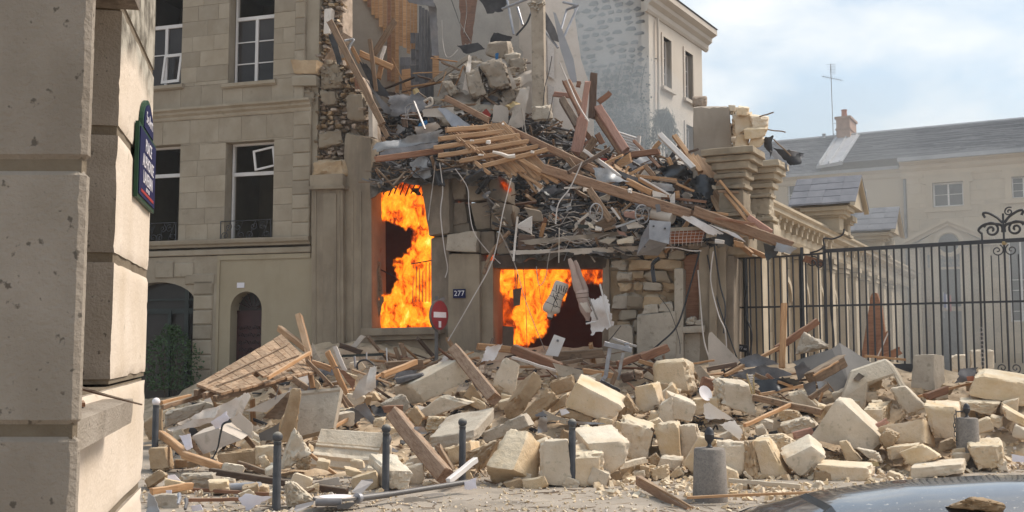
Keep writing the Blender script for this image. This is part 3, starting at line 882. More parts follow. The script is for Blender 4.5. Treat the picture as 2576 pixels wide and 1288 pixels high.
# wrought iron window guards
def guard(a,b,z0,z1,label):
    g=thing('window_guard',F.pt((a+b)/2,-.1,z0),label,'railing','iron window guards',rotz=F.rot)
    L=b-a; hh=z1-z0
    r=MB()
    for z in (.03,hh): r.tube([(-L/2,0,z),(L/2,0,z)],.014,5)
    for x in (-L/2,L/2): r.tube([(x,0,0),(x,0,hh)],.014,5)
    r.build('rail',M['iron_black'],g,local=True)
    for i in range(4):
        cx=-L/2+L*(i+.5)/4; s=1 if i % 2 else -1
        w=MB()
        w.tube(spiral((cx-.05*s,0,hh*.72),hh*.2,1.4*s,(1,0,0),(0,0,1),start=1.2),.010,5)
        w.tube(spiral((cx+.05*s,0,hh*.3),hh*.22,1.4*s,(1,0,0),(0,0,1),start=4.2),.010,5)
        w.tube([(cx-.12,0,.03),(cx,0,hh*.5),(cx+.12,0,hh)],.008,4)
        w.build('scroll',M['iron_black'],g,local=True)
guard(fu(560,580),fu(686,580),fz(608,620),fz(556,620),'scrolled black iron guard across the taller doorway window above the arched red door')
guard(fu(352,580),fu(448,580),fz(614,410),fz(562,410),'scrolled black iron guard half hidden behind the corner building')
# ground floor
zg1=zled-.24
du0,du1=fu(578,850),fu(657,850); dc=(du0+du1)/2; dr=(du1-du0)/2; dzs=fz(778,617)
arch_wall(fb,fu(548),uR+.1,0,zg1,dc,dr,dzs,0,.5,M['facade_render'])
cu,cr=fu(395,800),fu(491,800)-fu(395,800)
arch_wall(fb,uL-2,fu(548),0,zg1,cu,cr,fz(765,430),0,.5,M['facade_stone'],rz=.62)
# raised panel border, arch trim, rusticated quoins beside the carriage arch
for nm,bx in (('panel_frame',(fu(550),fu(556),0,zg1)),('panel_frame',(fu(556),fu(783),fz(652),zg1))):
    MB().box(bx[0],bx[1],-.035,.02,bx[2],bx[3]).build(nm,M['facade_render'],fb,local=True)
k=0
zz=fz(705,515)
while zz>0.2:
    wq=.02 if k % 2 else .0
    vs,fs=bevel_block(fu(492)+.0,fu(540),max(0,zz-.40),zz-.012,-.05,.06,.03)
    emit('quoin_stone',vs,fs,M['facade_stone'],fb,local=True); zz-=.41; k+=1
for (x0,x1,y0,y1) in ((395,440,660,700),(442,490,662,698),(470,542,690,716)):
    vs,fs=bevel_block(fu(x0),fu(x1),fz(y1,x0),fz(y0,x0),-.05,.06,.025); emit('voussoir',vs,fs,M['facade_stone'],fb,local=True)
# arched door: leaves, fanlight bars
dd=bpy.data.objects.new('door',None); COL.objects.link(dd); dd.parent=fb; ORG[dd.name]=ORG[fb.name].copy()
MB().box(du0,du1,.34,.40,0,dzs-.12).build('door_leaf',M['door_red'],dd,local=True)
grl=MB()
for i in range(6):
    for j in range(9):
        cxx=du0+.14+(du1-du0-.28)*i/5; czz=dzs-.5-j*.2
        grl.tube(spiral((cxx,.325,czz),.075,1.2*(1 if (i+j) % 2 else -1),(1,0,0),(0,0,1),n=9),.009,4,cap=False)
grl.build('iron_grille',M['iron_black'],dd,local=True)
MB().box(du0,du1,.32,.40,dzs-.12,dzs-.02).build('transom',M['door_red'],dd,local=True)
fan=MB()
for i in range(1,8):
    t=math.pi*i/8; fan.tube([(dc-.1*math.cos(t),.36,dzs+.08*math.sin(t)),(dc-dr*math.cos(t),.36,dzs+dr*math.sin(t))],.014,4)
fan.build('fanlight_bar',M['door_red'],dd,local=True)
MB().add([(dc,.42,dzs)]+[(x,.42,z) for x,z in arch_pts(dc,dr,dzs)],[(0,i,i+1) for i in range(1,15)]).build('pane',M['glass_dark'],dd,local=True)
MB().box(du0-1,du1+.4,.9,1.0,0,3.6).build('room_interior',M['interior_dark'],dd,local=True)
MB().box(fu(597,718),fu(615,718),-.02,.012,fz(724,606),fz(711,606)).build('number_plate',M['enamel_white'],fb,local=True)
# carriage arch shop front
sh=bpy.data.objects.new('shop_front',None); COL.objects.link(sh); sh.parent=fb; ORG[sh.name]=ORG[fb.name].copy()
s=MB(); s.box(cu-cr,cu+cr,.30,.36,fz(788,440),fz(775,440)); s.box(fu(450,740),fu(460,740),.28,.34,0,fz(700,440)); s.box(cu-cr,cu+cr,.3,.36,fz(755,440),fz(750,440)); s.box(fu(408,740),fu(416,740),.28,.34,0,fz(780,440))
s.build('frame',M['green_dark'],sh,local=True)
MB().box(cu-cr,cu+cr,.4,.41,0,4.2).build('pane',M['glass_dark'],sh,local=True)
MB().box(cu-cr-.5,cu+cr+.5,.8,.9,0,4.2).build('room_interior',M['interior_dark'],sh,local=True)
# ------------------------------------------------------------------ shrub in front of the carriage arch
sb=thing('shrub',F.pt(fu(462,900),-.55,0),'dark green feathery shrub in front of the carriage arch','shrub')
rng=random.Random(8); fo=MB()
base=F.pt(fu(462,900),-.55,0)
for i in range(1900):
    t=rng.random(); z=.9+1.75*t
    rad=(.2+.7*math.sin(math.pi*min(1,.18+t*.86)))*math.sqrt(rng.random())
    an=rng.uniform(0,6.283); q=base+Vector((rad*math.cos(an),rad*.8*math.sin(an),z))
    d=Vector((rng.uniform(-1,1),rng.uniform(-1,1),rng.uniform(-.2,1))).normalized()*rng.uniform(.06,.14); s=d.cross(Vector((rng.uniform(-1,1),rng.uniform(-1,1),rng.uniform(-1,1)))).normalized()*.022
    fo.add([q,q+d*.5+s,q+d,q+d*.5-s],[(0,1,2,3)])
fo.build('foliage',M['leaf'],sb)
st=MB()
for i in range(7):
    an=i*.9; st.tube([base+Vector((.05*math.cos(an),.05*math.sin(an),0)),base+Vector((.2*math.cos(an),.2*math.sin(an),1.2)),base+Vector((.4*math.cos(an),.35*math.sin(an),2.0))],.014,4)
st.build('stem',M['bark'],sb)
# ================================================================== PALE TOWER HOUSE (behind)
tw=TWR.empty('pale_house'); tag(tw,'tall pale rendered house with rubble stone gable rising behind the ruins','building')
TH=16.1
W1,W2=(1.44,2.32),(3.93,4.89)
th=[(W1[0],W1[1],13.05,15.25),(W2[0],W2[1],13.05,15.25),(W1[0],W1[1],9.2,11.9),(W2[0],W2[1],9.2,11.9),(W1[0],W1[1],5.3,8),(W2[0],W2[1],5.3,8)]
wall_core(tw,0,6.15,0,TH,0,.5,M['tower_render'],th)
MB().box(-.0,6.15,5,5.4,0,TH).build('rear_wall',M['tower_render'],tw,local=True)
MB().box(5.7,6.15,.5,5,0,TH-.01).build('side_wall',M['tower_render'],tw,local=True)
moulding(tw,-.35,6.75,TH-.25,[(.05,0),(.12,.1),(.12,.3),(.3,.42),(.3,.6),(.55,.72),(.55,.95),(.1,1.0)],M['tower_render'],'cornice')
rf=MB(); rf.add([(.02,-.6,TH+.75),(6.8,-.6,TH+.75),(6.8,3,TH+2.4),(.02,3,TH+2.4),(.02,5.8,TH+.75),(6.8,5.8,TH+.75)],[(0,1,2,3),(3,2,5,4),(0,3,4),(1,5,2)])
rf.build('roof',M['zinc'],tw,local=True)
for a in th:
    casement(tw,a[0],a[1],a[2],a[3],.25,rows=(a[2]+.75,a[2]+1.45),glass=True,bar=.07)
    s=MB(); s.box(a[0]-.16,a[0],-.05,.2,a[2],a[3]+.14); s.box(a[1],a[1]+.16,-.05,.2,a[2],a[3]+.14); s.box(a[0],a[1],-.05,.2,a[3],a[3]+.14); s.box(a[0]-.25,a[1]+.25,-.16,.2,a[2]-.14,a[2])
    s.build('window_surround',M['tower_render'],tw,local=True)
MB().tube([(.62,-.12,0),(.62,-.12,12.6),(.66,-.12,12.8),(.66,-.12,TH-.3)],.055,8).build('downpipe',M['tower_render'],tw,local=True)
# gable wall of rubble stones (GAB plane), its inner face against the house
gp=MB()
def gq(u0,u1,z0,z1,y0=0.0,y1=.4):
    a=[GAB.pt(u0,y0,z0),GAB.pt(u1,y0,z0),GAB.pt(u1,y1,z0),GAB.pt(u0,y1,z0),GAB.pt(u0,y0,z1),GAB.pt(u1,y0,z1),GAB.pt(u1,y1,z1),GAB.pt(u0,y1,z1)]
    gp.add(a,BOXF)
gq(-5.2,-.34,0,19); gp.build('gable_wall',M['rubble_gable'],tw)
gp=MB(); gq(-.335,-.004,0,TH+.3,-.03,.4); gp.build('gable_corner',M['tower_render'],tw)
rng=random.Random(17); basem=[]
for k in range(10):
    n=rng.randint(7,9); vs=[]
    for ring,(s,y) in enumerate(((1,0.06),(.93,-.045))):
        for i in range(n):
            a=2*math.pi*i/n; rr_=1+.22*math.sin(i*2.7+k)+rng.uniform(-.08,.08)
            vs.append((s*rr_*.5*math.cos(a),y,s*rr_*.5*math.sin(a)))
    fs=[tuple(range(n,2*n))]+[(i,(i+1) % n,n+(i+1) % n,n+i) for i in range(n)]
    me=bpy.data.meshes.new('gable_stone'); me.from_pydata(vs,[],fs); me.materials.append(M['gable_rock']); basem.append(me)
z=7.6; cnt=0; row=0
while z<17.2 and cnt<292:
    h=rng.uniform(.2,.3); u=-4.6+rng.uniform(0,.3)
    while u<-.5 and cnt<292:
        w=rng.uniform(.28,.62)
        if rng.random()<.86:
            o=bpy.data.objects.new('gable_stone',basem[rng.randrange(10)]); COL.objects.link(o); o.parent=tw
            Mx=ORG[tw.name].inverted() @ (Matrix.Translation(GAB.pt(u+w/2,0,z+rng.uniform(-.04,.04))) @ Matrix.Rotation(GAB.rot,4,'Z'))
            lo,rq,_=Mx.decompose(); o.location=lo; o.rotation_euler=rq.to_euler(); o.scale=(w*.86,1,h*.78); cnt+=1
        u+=w+.04
    z+=h+.05
def ivy(name,n,area,label,seed,holder=None,size=.09):
    rng=random.Random(seed); mb=MB()
    for _ in range(n):
        q=area(rng)
        if q is None: continue
        a=rng.uniform(0,6.28); s=size*rng.uniform(.6,1.3)
        d=Vector((rng.uniform(-1,1),rng.uniform(-1,.2),rng.uniform(-1.2,.4))).normalized()*s; e=d.cross(Vector((rng.uniform(-1,1),rng.uniform(-1,1),rng.uniform(-1,1)))).normalized()*s*.45
        mb.add([q,q+d*.5+e,q+d,q+d*.5-e],[(0,1,2,3)])
    return mb
def ivy_area(rng):
    px=rng.gauss(1565,50); py=rng.uniform(130,400)
    t=(py-110)/290
    if rng.random()>t*1.1 or not (1440<px<1650): return None
    f=noise.noise(Vector((px*.03,py*.012,4)))
    if f<.0-.5*t: return None
    return GAB.hit(px,py,-.03-.16*rng.random()*t)
iv=thing('ivy_plant',GAB.hit(1570,420,-.05),'grey green ivy climbing the rubble gable of the pale house','plant')
ivy('ivy',5200,ivy_area,'',3).build('foliage',M['ivy'],iv)
sm=MB()
for px in (1530,1560,1590,1620):
    sm.tube(curve_pts([GAB.hit(px,430,-.06),GAB.hit(px+6,330,-.06),GAB.hit(px-8,230,-.06),GAB.hit(px+4,160,-.06)],4),.015,4)
sm.build('stem',M['bark'],iv)
wt=thing('weeping_tree',P(1672,420,38),'thin drooping green branches beside the pale house corner','tree')
rng=random.Random(5); tw_,lf=MB(),MB()
tw_.tube([P(1650,480,38),P(1655,380,38),P(1668,290,38)],.06,5,r2=.02)
for i in range(26):
    a=P(1668+rng.uniform(-12,12),300+rng.uniform(-15,20),38+rng.uniform(-.5,.5)); px=rng.uniform(1628,1716)
    pts=curve_pts([a,P((1668+px)/2,285+rng.uniform(-8,25),38),P(px,320+rng.uniform(0,60),38+rng.uniform(-.6,.6))],5)
    tw_.tube(pts,.008,3)
    for q in pts[3:]:
        for _ in range(9):
            p=q+Vector((rng.uniform(-.12,.12),rng.uniform(-.12,.12),rng.uniform(-.2,.1))); d=Vector((rng.uniform(-.5,.5),0,-1)).normalized()*.1; s=Vector((.02,.01,0))
            lf.add([p,p+d*.5+s,p+d,p+d*.5-s],[(0,1,2,3)])
tw_.build('trunk',M['bark'],wt); lf.build('crown',M['ivy'],wt)

# ================================================================== COLLEGE (long building, right background)
R_=RGT
cg=R_.empty('college_building'); tag(cg,'long stone building with slate roof and classical doorway behind the fence','building')
def ru(px,py,y=0): return R_.uz(px,py,y)[0]
def rz_(px,py,y=0): return R_.uz(px,py,y)[1]
uB=ru(2281,480)                         # the break: right part stands proud of the left
EV=11.35
wl_={'a': (ru(1979,490),ru(2034,490),rz_(2005,519),rz_(2005,457)),'b': (ru(2139,505),ru(2179,505),rz_(2160,536),rz_(2160,476)),
       'c': (ru(2346,490),ru(2424,490),rz_(2385,519),rz_(2385,458)),'d': (ru(2545,470),ru(2605,470),rz_(2565,497),rz_(2565,444)),
       'e': (ru(2352,800),ru(2426,800),0.0,rz_(2390,672)),'f': (ru(2540,720),ru(2600,720),3.3,rz_(2560,600))}
wall_core(cg,-8,uB,0,EV+.3,.25,.8,M['college_render'],[wl_['a'],wl_['b']])
wall_core(cg,uB,34,0,EV+.3,0,.8,M['college_stone'],[wl_[k] for k in 'cdef'],name='wall')
ashlar(cg,uB+.02,17,6.2,EV+.3,.56,1.25,M['college_stone'],holes=[wl_[k] for k in 'cdef'],y0=-.03,th=.05,c=.006,jit=.003,seed=12)
ashlar(cg,uB+.02,17,0,6.2,.56,1.25,M['college_stone'],holes=[wl_[k] for k in 'ef'],y0=-.03,th=.05,c=.012,jit=.003,seed=13)
moulding(cg,uB-.3,34,EV-.1,[(.05,0),(.1,.12),(.1,.35),(.25,.5),(.25,.68),(.5,.8),(.5,1.0),(.1,1.05)],M['college_stone'],'cornice')
moulding(cg,-8,uB-.3,EV+.0,[(.02,0),(.08,.1),(.08,.3),(.2,.42),(.2,.6)],M['college_render'],'cornice',y=.25)
gt=MB(); gt.box(uB-.35,34,-.7,-.45,EV+.78,EV+1.0); gt.box(-8,uB-.4,-.05,.2,EV+.5,EV+.68); gt.build('gutter',M['zinc'],cg,local=True)
# slate roof: courses of slates as real overlapping rows
RD,RZ=5.2,14.95
zv=ru(2112,400,2.5)
def roof_rows(u0,u1,e0,z0,n,name):
    mb=MB(); rng=random.Random(4)
    for i in range(n):
        ya,yb=e0+(RD-e0)*i/n,e0+(RD-e0)*(i+1.15)/n
        za,zb=z0+(RZ-z0)*i/n,z0+(RZ-z0)*(i+1.15)/n
        u=u0
        while u<u1-.05:
            e=min(u1,u+rng.uniform(.9,2.2)); k=rng.uniform(-.012,.012)
            mb.add([(u,ya,za+.06+k),(e,ya,za+.06+k),(e,yb,zb+.015),(u,yb,zb+.015),(u,ya,za),(e,ya,za)],[(0,1,2,3),(4,5,1,0)]); u=e
    return mb.build(name,M['slate_roof'],cg,local=True)
roof_rows(zv+.6,34,-.5,EV+1.0,30,'roof_slates')
roof_rows(-8,zv-.6,-.05,EV+.65,28,'roof_slates')
zr=MB(); zr.hexa([(zv-.75,-.35,EV+.95),(zv+.75,-.55,EV+1.1),(zv+.75,RD,RZ+.1),(zv-.75,RD,RZ+.1),(zv-.75,-.35,EV+.8),(zv+.75,-.5,EV+.9),(zv+.75,RD,RZ-.1),(zv-.75,RD,RZ-.1)])
for k in (-.6,-.05,.55): zr.add([(zv+k,-.5,EV+1.15),(zv+k+.07,-.5,EV+1.15),(zv+k+.07,RD,RZ+.17),(zv+k,RD,RZ+.17),(zv+k,-.5,EV+.95),(zv+k+.07,-.5,EV+.95),(zv+k+.07,RD,RZ),(zv+k,RD,RZ)],BOXF)
zr.build('zinc_valley',M['zinc'],cg,local=True)
MB().tube([(-8,RD,RZ+.05),(34,RD,RZ+.05)],.12,6).build('ridge',M['zinc'],cg,local=True)
MB().add([(-8,RD,RZ),(34,RD,RZ),(34,12,EV),(-8,12,EV)],[(0,1,2,3)]).build('rear_roof',M['slate_roof'],cg,local=True)
cu0,cu1=ru(2108,330,RD),ru(2142,330,RD)
ch=MB(); zc1=rz_(2125,302,RD)
ch.box(cu0,cu1,RD-.5,RD+1.6,RZ-1.0,zc1); chm=ch.build('chimney',M['brick'],cg,local=True)
cp=MB(); cp.box(cu0-.08,cu1+.08,RD-.58,RD+1.68,zc1+.002,zc1+.14); cp.box(cu0-.05,cu1+.05,RD-.55,RD+1.65,zc1-.7,zc1-.6); cp.build('chimney_cap',M['brick'],cg,local=True)
MB().lathe([(.18,0),(.16,.45),(.19,.47),(.19,.5),(.13,.5)],((cu0+cu1)/2,RD,zc1+.14),12).build('chimney_pot',M['terracotta'],cg,local=True)
rc=MB().lathe([(.2,0),(.12,.1),(.1,.25),(.14,.28),(.02,.34)],(ru(2073,352,RD),RD,RZ),10).build('roof_vent',M['zinc'],cg,local=True)
casement(cg,*wl_['a'],.45,rows=(wl_['a'][2]+.6,),bar=.06)
casement(cg,*wl_['b'],.45,rows=(wl_['b'][2]+.5,wl_['b'][2]+.95),bar=.06)
casement(cg,*wl_['c'],.3,rows=(wl_['c'][2]+.68,),bar=.09)
casement(cg,*wl_['d'],.3,rows=(wl_['d'][2]+.4,wl_['d'][2]+.8),bar=.06)
casement(cg,*wl_['f'],.3,rows=tuple(wl_['f'][2]+.55*i for i in range(1,5)),bar=.07)
MB().box(wl_['e'][0],wl_['e'][1],.35,.42,0,3.9).build('door',M['slate_old'],cg,local=True)
MB().box(wl_['e'][0],wl_['e'][1],.25,.4,3.9,4.15).build('door_transom',M['college_stone'],cg,local=True)
MB().box(wl_['e'][0],wl_['e'][1],.3,.33,4.15,wl_['e'][3]).build('pane',M['glass_dark'],cg,local=True)
for k in 'cd':
    a=wl_[k]; s=MB()
    for (x0,x1,z0,z1) in ((a[0]-.32,a[0],a[2]-.1,a[3]+.3),(a[1],a[1]+.32,a[2]-.1,a[3]+.3),(a[0],a[1],a[3],a[3]+.3),(a[0]-.5,a[0]-.32,a[3]-.05,a[3]+.3),(a[1]+.32,a[1]+.5,a[3]-.05,a[3]+.3),
                             (a[0]-.42,a[1]+.42,a[2]-.28,a[2]-.1),(a[0]-.42,a[1]+.42,a[3]+.3,a[3]+.46)): s.box(x0,x1,-.12,.1,z0,z1)
    s.build('window_surround',M['college_stone'],cg,local=True)
s=MB()
for i in range(9): s.tube([(wl_['a'][0]+.1+i*.14,.15,wl_['a'][2]),(wl_['a'][0]+.1+i*.14,.15,wl_['a'][2]+.7)],.012,4)
for z in (0,.7): s.tube([(wl_['a'][0],.15,wl_['a'][2]+z),(wl_['a'][1],.15,wl_['a'][2]+z)],.02,4)
for i in range(4): s.tube(spiral((wl_['a'][0]+.25+i*.3,.14,wl_['a'][2]+.35),.15,1.3,(1,0,0),(0,0,1),n=10),.012,4)
s.build('window_guard',M['white_paint'],cg,local=True)
MB().tube([(uB-.12,.1,0),(uB-.12,.1,EV)],.07,8).build('downpipe',M['zinc_dark'],cg,local=True)
# the portico: pediment, round window, inscription panel
pu,ph=ru(2385,600,-.6),rz_(2385,548,-.6)
pw0,pw1,pe=ru(2272,604,-.6),ru(2502,596,-.6),rz_(2285,604,-.6)
pd=MB(); t=.28
def tri(y0,y1,drop,ins):
    return [(pw0+ins,y0,pe-drop),(pw1-ins,y0,pe-drop),(pu,y0,ph-drop),(pw0+ins,y1,pe-drop),(pw1-ins,y1,pe-drop),(pu,y1,ph-drop)]
TF=[(0,1,2),(5,4,3),(0,3,4,1),(1,4,5,2),(2,5,3,0)]
pd.add(tri(-.45,0,.3,.5),TF); pd.build('pediment',M['college_stone'],cg,local=True)
rk=MB()
for s_,e_ in (((pw0,pe),(pu,ph)),((pu,ph),(pw1,pe))):
    for o1,q in ((-.75,0),(-.6,-.2)):
        rk.add([(s_[0],o1,s_[1]-.2+q),(e_[0],o1,e_[1]-.2+q),(e_[0],0,e_[1]-.2+q),(s_[0],0,s_[1]-.2+q),(s_[0],o1,s_[1]+q),(e_[0],o1,e_[1]+q),(e_[0],0,e_[1]+q),(s_[0],0,s_[1]+q)],BOXF)
rk.build('raking_cornice',M['college_stone'],cg,local=True)
for x0 in (pw0-.1,pw1-1.5): MB().box(x0,x0+1.6,-.8,0,pe-.45,pe-.22).build('cornice_return',M['college_stone'],cg,local=True)
oc=MB(); oz=rz_(2385,612,-.4)
oc.loft([[(pu+r*math.cos(2*math.pi*i/24),y,oz+r*math.sin(2*math.pi*i/24)) for i in range(24)] for r,y in ((.75,-.45),(.75,-.58),(.58,-.6),(.5,-.47))],cap=False)
oc.build('oculus_frame',M['college_stone'],cg,local=True)
MB().lathe([(.0,0),(.52,0),(.52,.02),(0,.02)],(0,0,0),24).build('pane',M['glass_dark'],cg,local=True)
ob=[o for o in COL.objects if o.name.startswith('pane')][-1]
ob=COL.objects[-1]; ob.rotation_euler=(math.pi/2,0,0); ob.location=(pu,-.47,oz)
for x0 in (pw0+.3,pw0+1.3,pw1-1.75,pw1-.75):
    MB().box(x0,x0+.5,-.4,0,0,pe-.5).build('pilaster',M['college_stone'],cg,local=True)
ps0,ps1,pz0,pz1=ru(2334,655),ru(2434,655),rz_(2385,672),rz_(2385,640)
MB().box(ps0,ps1,-.1,.02,pz0,pz1).build('inscription_panel',M['slate_old'],cg,local=True)
fm=MB()
for bx in ((ps0-.12,ps1+.12,pz1,pz1+.12),(ps0-.12,ps1+.12,pz0-.12,pz0),(ps0-.12,ps0,pz0,pz1),(ps1,ps1+.12,pz0,pz1)): fm.box(bx[0],bx[1],-.16,.02,bx[2],bx[3])
fm.build('panel_frame',M['college_stone'],cg,local=True)
rp=lambda u,z,y=-.105: R_.pt(u,y,z)
lettering('MINISTERE',.24,rp((ps0+ps1)/2,pz0+(pz1-pz0)*.72),R_.x,(0,0,1),M['college_stone'],cg,depth=.004)
lettering('ECOLE DU VAL DE GRACE',.20,rp((ps0+ps1)/2,pz0+(pz1-pz0)*.28),R_.x,(0,0,1),M['college_stone'],cg,depth=.004)
# TV aerial on the chimney
ae=thing('roof_aerial',R_.pt(ru(2097,330,RD),RD,RZ-.3),'tall thin television aerial on the roof beside the brick chimney','aerial')
ma_=MB(); au=ru(2096,330,RD); az1=rz_(2093,160,RD)
ma_.tube([R_.pt(au,RD,RZ-.3),R_.pt(au-.05,RD,az1)],.025,5); ma_.build('mast',M['steel'],ae)
yg=MB(); zz=rz_(2093,198,RD); c0=R_.pt(au-.03,RD,zz)
yg.tube([c0+Vector((-.55,0,.15)),c0+Vector((.65,0,-.1))],.012,4)
for i in range(9):
    q=c0+Vector((-.5+i*.135,0,.14-i*.028)); yg.tube([q+Vector((-.05,-.3,.06)),q+Vector((.05,.3,-.06))],.008,3)
    yg.tube([q+Vector((-.16,0,.05)),q+Vector((.16,0,-.03))],.007,3)
yg.build('yagi_array',M['steel'],ae)
gr=MB(); c0=R_.pt(au-.04,RD,rz_(2093,172,RD))
for i in range(6): gr.tube([c0+Vector((-.05+.06*i,0,-.4)),c0+Vector((-.02+.06*i,0,.3))],.006,3)
for i in range(4): gr.tube([c0+Vector((-.3+.05*i,0,.25-.16*i)),c0+Vector((.3,0,.3-.18*i))],.007,3)
gr.build('reflector',M['steel'],ae)
gu=MB(); gu.tube([R_.pt(au,RD,RZ+.2),R_.pt(cu0,RD,RZ+.3)],.015,4); gu.tube([R_.pt(au,RD,RZ+.9),R_.pt(cu0,RD,RZ+.9)],.015,4); gu.build('bracket',M['steel'],ae)
# tricolour flag by the doorway
fg=thing('flag',R_.pt(ru(2372,610,-1),-1,3.9),'small blue white red flag hanging beside the classical doorway','flag')
fx,fzz=ru(2368,600,-1.0),4.8
for i,k in enumerate(('flag_blue','enamel_white','enamel_red')):
    MB().box(fx+.13*i,fx+.13*i+.128,-1.02+.03*(i % 2),-1.0+.03*(i % 2),fzz-.75-.1*i,fzz-.04*i).build('cloth',M[k],None,local=False)
    o=COL.objects[-1]; o.parent=fg; o.location=ORG[fg.name].inverted() @ (Matrix.Translation(R_.o) @ Matrix.Rotation(R_.rot,4,'Z') @ o.location); o.rotation_euler=(0,0,R_.rot)
MB().tube([R_.pt(fx,-1.01,fzz-1.3),R_.pt(fx,-1.01,fzz+.1)],.02,5).build('pole',M['steel'],fg)
# ================================================================== COLONNADE WING (right, half wrecked)
W_=WNG
wg=W_.empty('colonnade_wing'); tag(wg,'damaged stone colonnade wing with little zinc gables behind the black fence','building')
ET=5.8
wall_core(wg,-1.5,30,0,ET-.75,.35,.9,M['wing_stone'])
ashlar(wg,-1.5,24,.0,ET-.8,.62,1.35,M['wing_stone'],y0=.31,th=.06,c=.007,jit=.004,seed=31)
moulding(wg,-1.6,30,ET-.78,[(.0,0),(.05,.1),(.05,.42),(.12,.46),(.12,.56),(.34,.62),(.34,.72),(.42,.78),(.02,.82)],M['wing_stone'],'entablature',y=.12,jit=.006,nseg=24)
MB().box(-1.6,30,.1,.9,ET+.045,ET+.3).build('parapet',M['wing_stone'],wg,local=True)
for i in range(26):
    u=-1.3+i*.72
    if 8<u<9.9 or 17.3<u<19: continue
    m_=MB(); m_.box(u,u+.2,-.14,.1,ET-.3,ET-.18); m_.box(u+.02,u+.18,-.08,.1,ET-.5,ET-.3); m_.build('bracket',M['wing_stone'],wg,local=True)
for i in range(11):
    u=-1.35+i*2.3
    p=MB(); p.box(u,u+.62,.02,.31,.35,ET-1.25); p.box(u-.05,u+.67,-.03,.31,.0,.35); p.build('pilaster',M['wing_stone'],wg,local=True)
    c=MB(); c.box(u-.03,u+.65,.0,.31,ET-1.25,ET-1.17); c.box(u-.06,u+.68,-.05,.31,ET-1.15,ET-1.0); c.box(u-.1,u+.72,-.1,.31,ET-.98,ET-.82); c.build('capital',M['wing_stone'],wg,local=True)
    if i>0:
        r=MB(); pts=arch_pts(u+1.46,.55,3.4,10); n=len(pts)
        r.add([(u+.91,.295,.9),(u+2.01,.295,.9)]+[(x,.295,z) for x,z in pts[::-1]],[tuple(range(n+2))])
        r.build('arched_niche',M['wing_dirty'],wg,local=True)
        t=MB(); t.loft([[(u+1.46-r_*math.cos(math.pi*k/10),y,3.4+r_*math.sin(math.pi*k/10)) for r_,y in ((.56,.3),(.56,.22),(.72,.22),(.72,.3))] for k in range(11)])
        t.build('arch_trim',M['wing_stone'],wg,local=True)
def stepped(u,w,y0,d,z0,z1,m,parent,name='pillar',steps=((.0,.55),(.08,.62),(.0,.70),(.12,.78),(.24,.9),(.34,1.0)),worn=0.0):
    """A square pillar whose head steps outward; worn: chipped courses."""
    mb=MB(); za=z0
    for k,(e,f) in enumerate(steps):
        zb=z0+(z1-z0)*f; x0,x1,ya,yb=u-e,u+w+e,y0-e,y0+d+e
        if worn:
            vs,fs=chunk([(x0,ya,zb),(x1,ya,zb),(x1,ya,za),(x0,ya,za),(x0,yb,zb),(x1,yb,zb),(x1,yb,za),(x0,yb,za)],int(u*90)+k,n=12,cuts=2,rough=worn,k=60,depthcut=.86)
            mb.add(vs,fs)
        else: mb.box(x0,x1,ya,yb,za+.002,zb)
        za=zb
    return mb.build(name,m,parent,local=True,smooth=33 if worn else None)
def aedicule(u,roof=True):
    stepped(u-.55,.75,-.25,.9,ET+.05,6.75,M['wing_stone'],wg,'aedicule_pillar',steps=((.12,.12),(.0,.62),(.1,.7),(.2,.85),(.32,1.0)))
    stepped(u+1.0,.5,-.25,.9,ET+.05,6.6,M['wing_stone'],wg,'aedicule_pillar',steps=((.08,.12),(.0,.62),(.1,.75),(.2,1.0)))
    if not roof: return
    a,b,c=u-1.05,u+1.75,u+.35; y0,y1,ze,za=-.85,1.3,6.77,7.85
    g=MB(); g.add([(a+.2,y0+.15,ze),(b-.2,y0+.15,ze),(c,y0+.15,za-.15),(a+.2,y1,ze),(b-.2,y1,ze),(c,y1,za-.15)],TF); g.build('gable',M['wing_stone'],wg,local=True)
    rr=MB()
    for s_,e_ in (((a,ze),(c,za)),((b,ze),(c,za))):
        rr.add([(s_[0],y0,s_[1]-.06),(e_[0],y0,e_[1]-.06),(e_[0],y0+.16,e_[1]-.06),(s_[0],y0+.16,s_[1]-.06),(s_[0],y0,s_[1]+.06),(e_[0],y0,e_[1]+.06),(e_[0],y0+.16,e_[1]+.06),(s_[0],y0+.16,s_[1]+.06)],BOXF)
    rr.build('raking_cornice',M['wing_stone'],wg,local=True)
    z_=bpy.data.objects.new('gable_roof',None); COL.objects.link(z_); z_.parent=wg; ORG[z_.name]=ORG[wg.name].copy()
    rng=random.Random(int(u*10))
    for s_ in ((a,ze),(b,ze)):
        for i in range(4):
            for j in range(4):
                f0,f1=i/4,(i+1)/4; g0,g1=j/4,(j+1)/4; e=.07+rng.uniform(0,.012)
                p=lambda f,g,h: (s_[0]+(c-s_[0])*f,y0-.02+(y1-y0+.04)*g,s_[1]+(za-s_[1])*f+h)
                MB().hexa([p(f1-.004,g0+.001,e),p(f1-.004,g1-.001,e),p(f0+.004,g1-.001,e+.01),p(f0+.004,g0+.001,e+.01),p(f1-.004,g0+.001,e-.05),p(f1-.004,g1-.001,e-.05),p(f0+.004,g1-.001,e-.05),p(f0+.004,g0+.001,e-.05)]).build('zinc_sheet',M['zinc_old'],z_,local=True)
aedicule(8.6); aedicule(17.9)
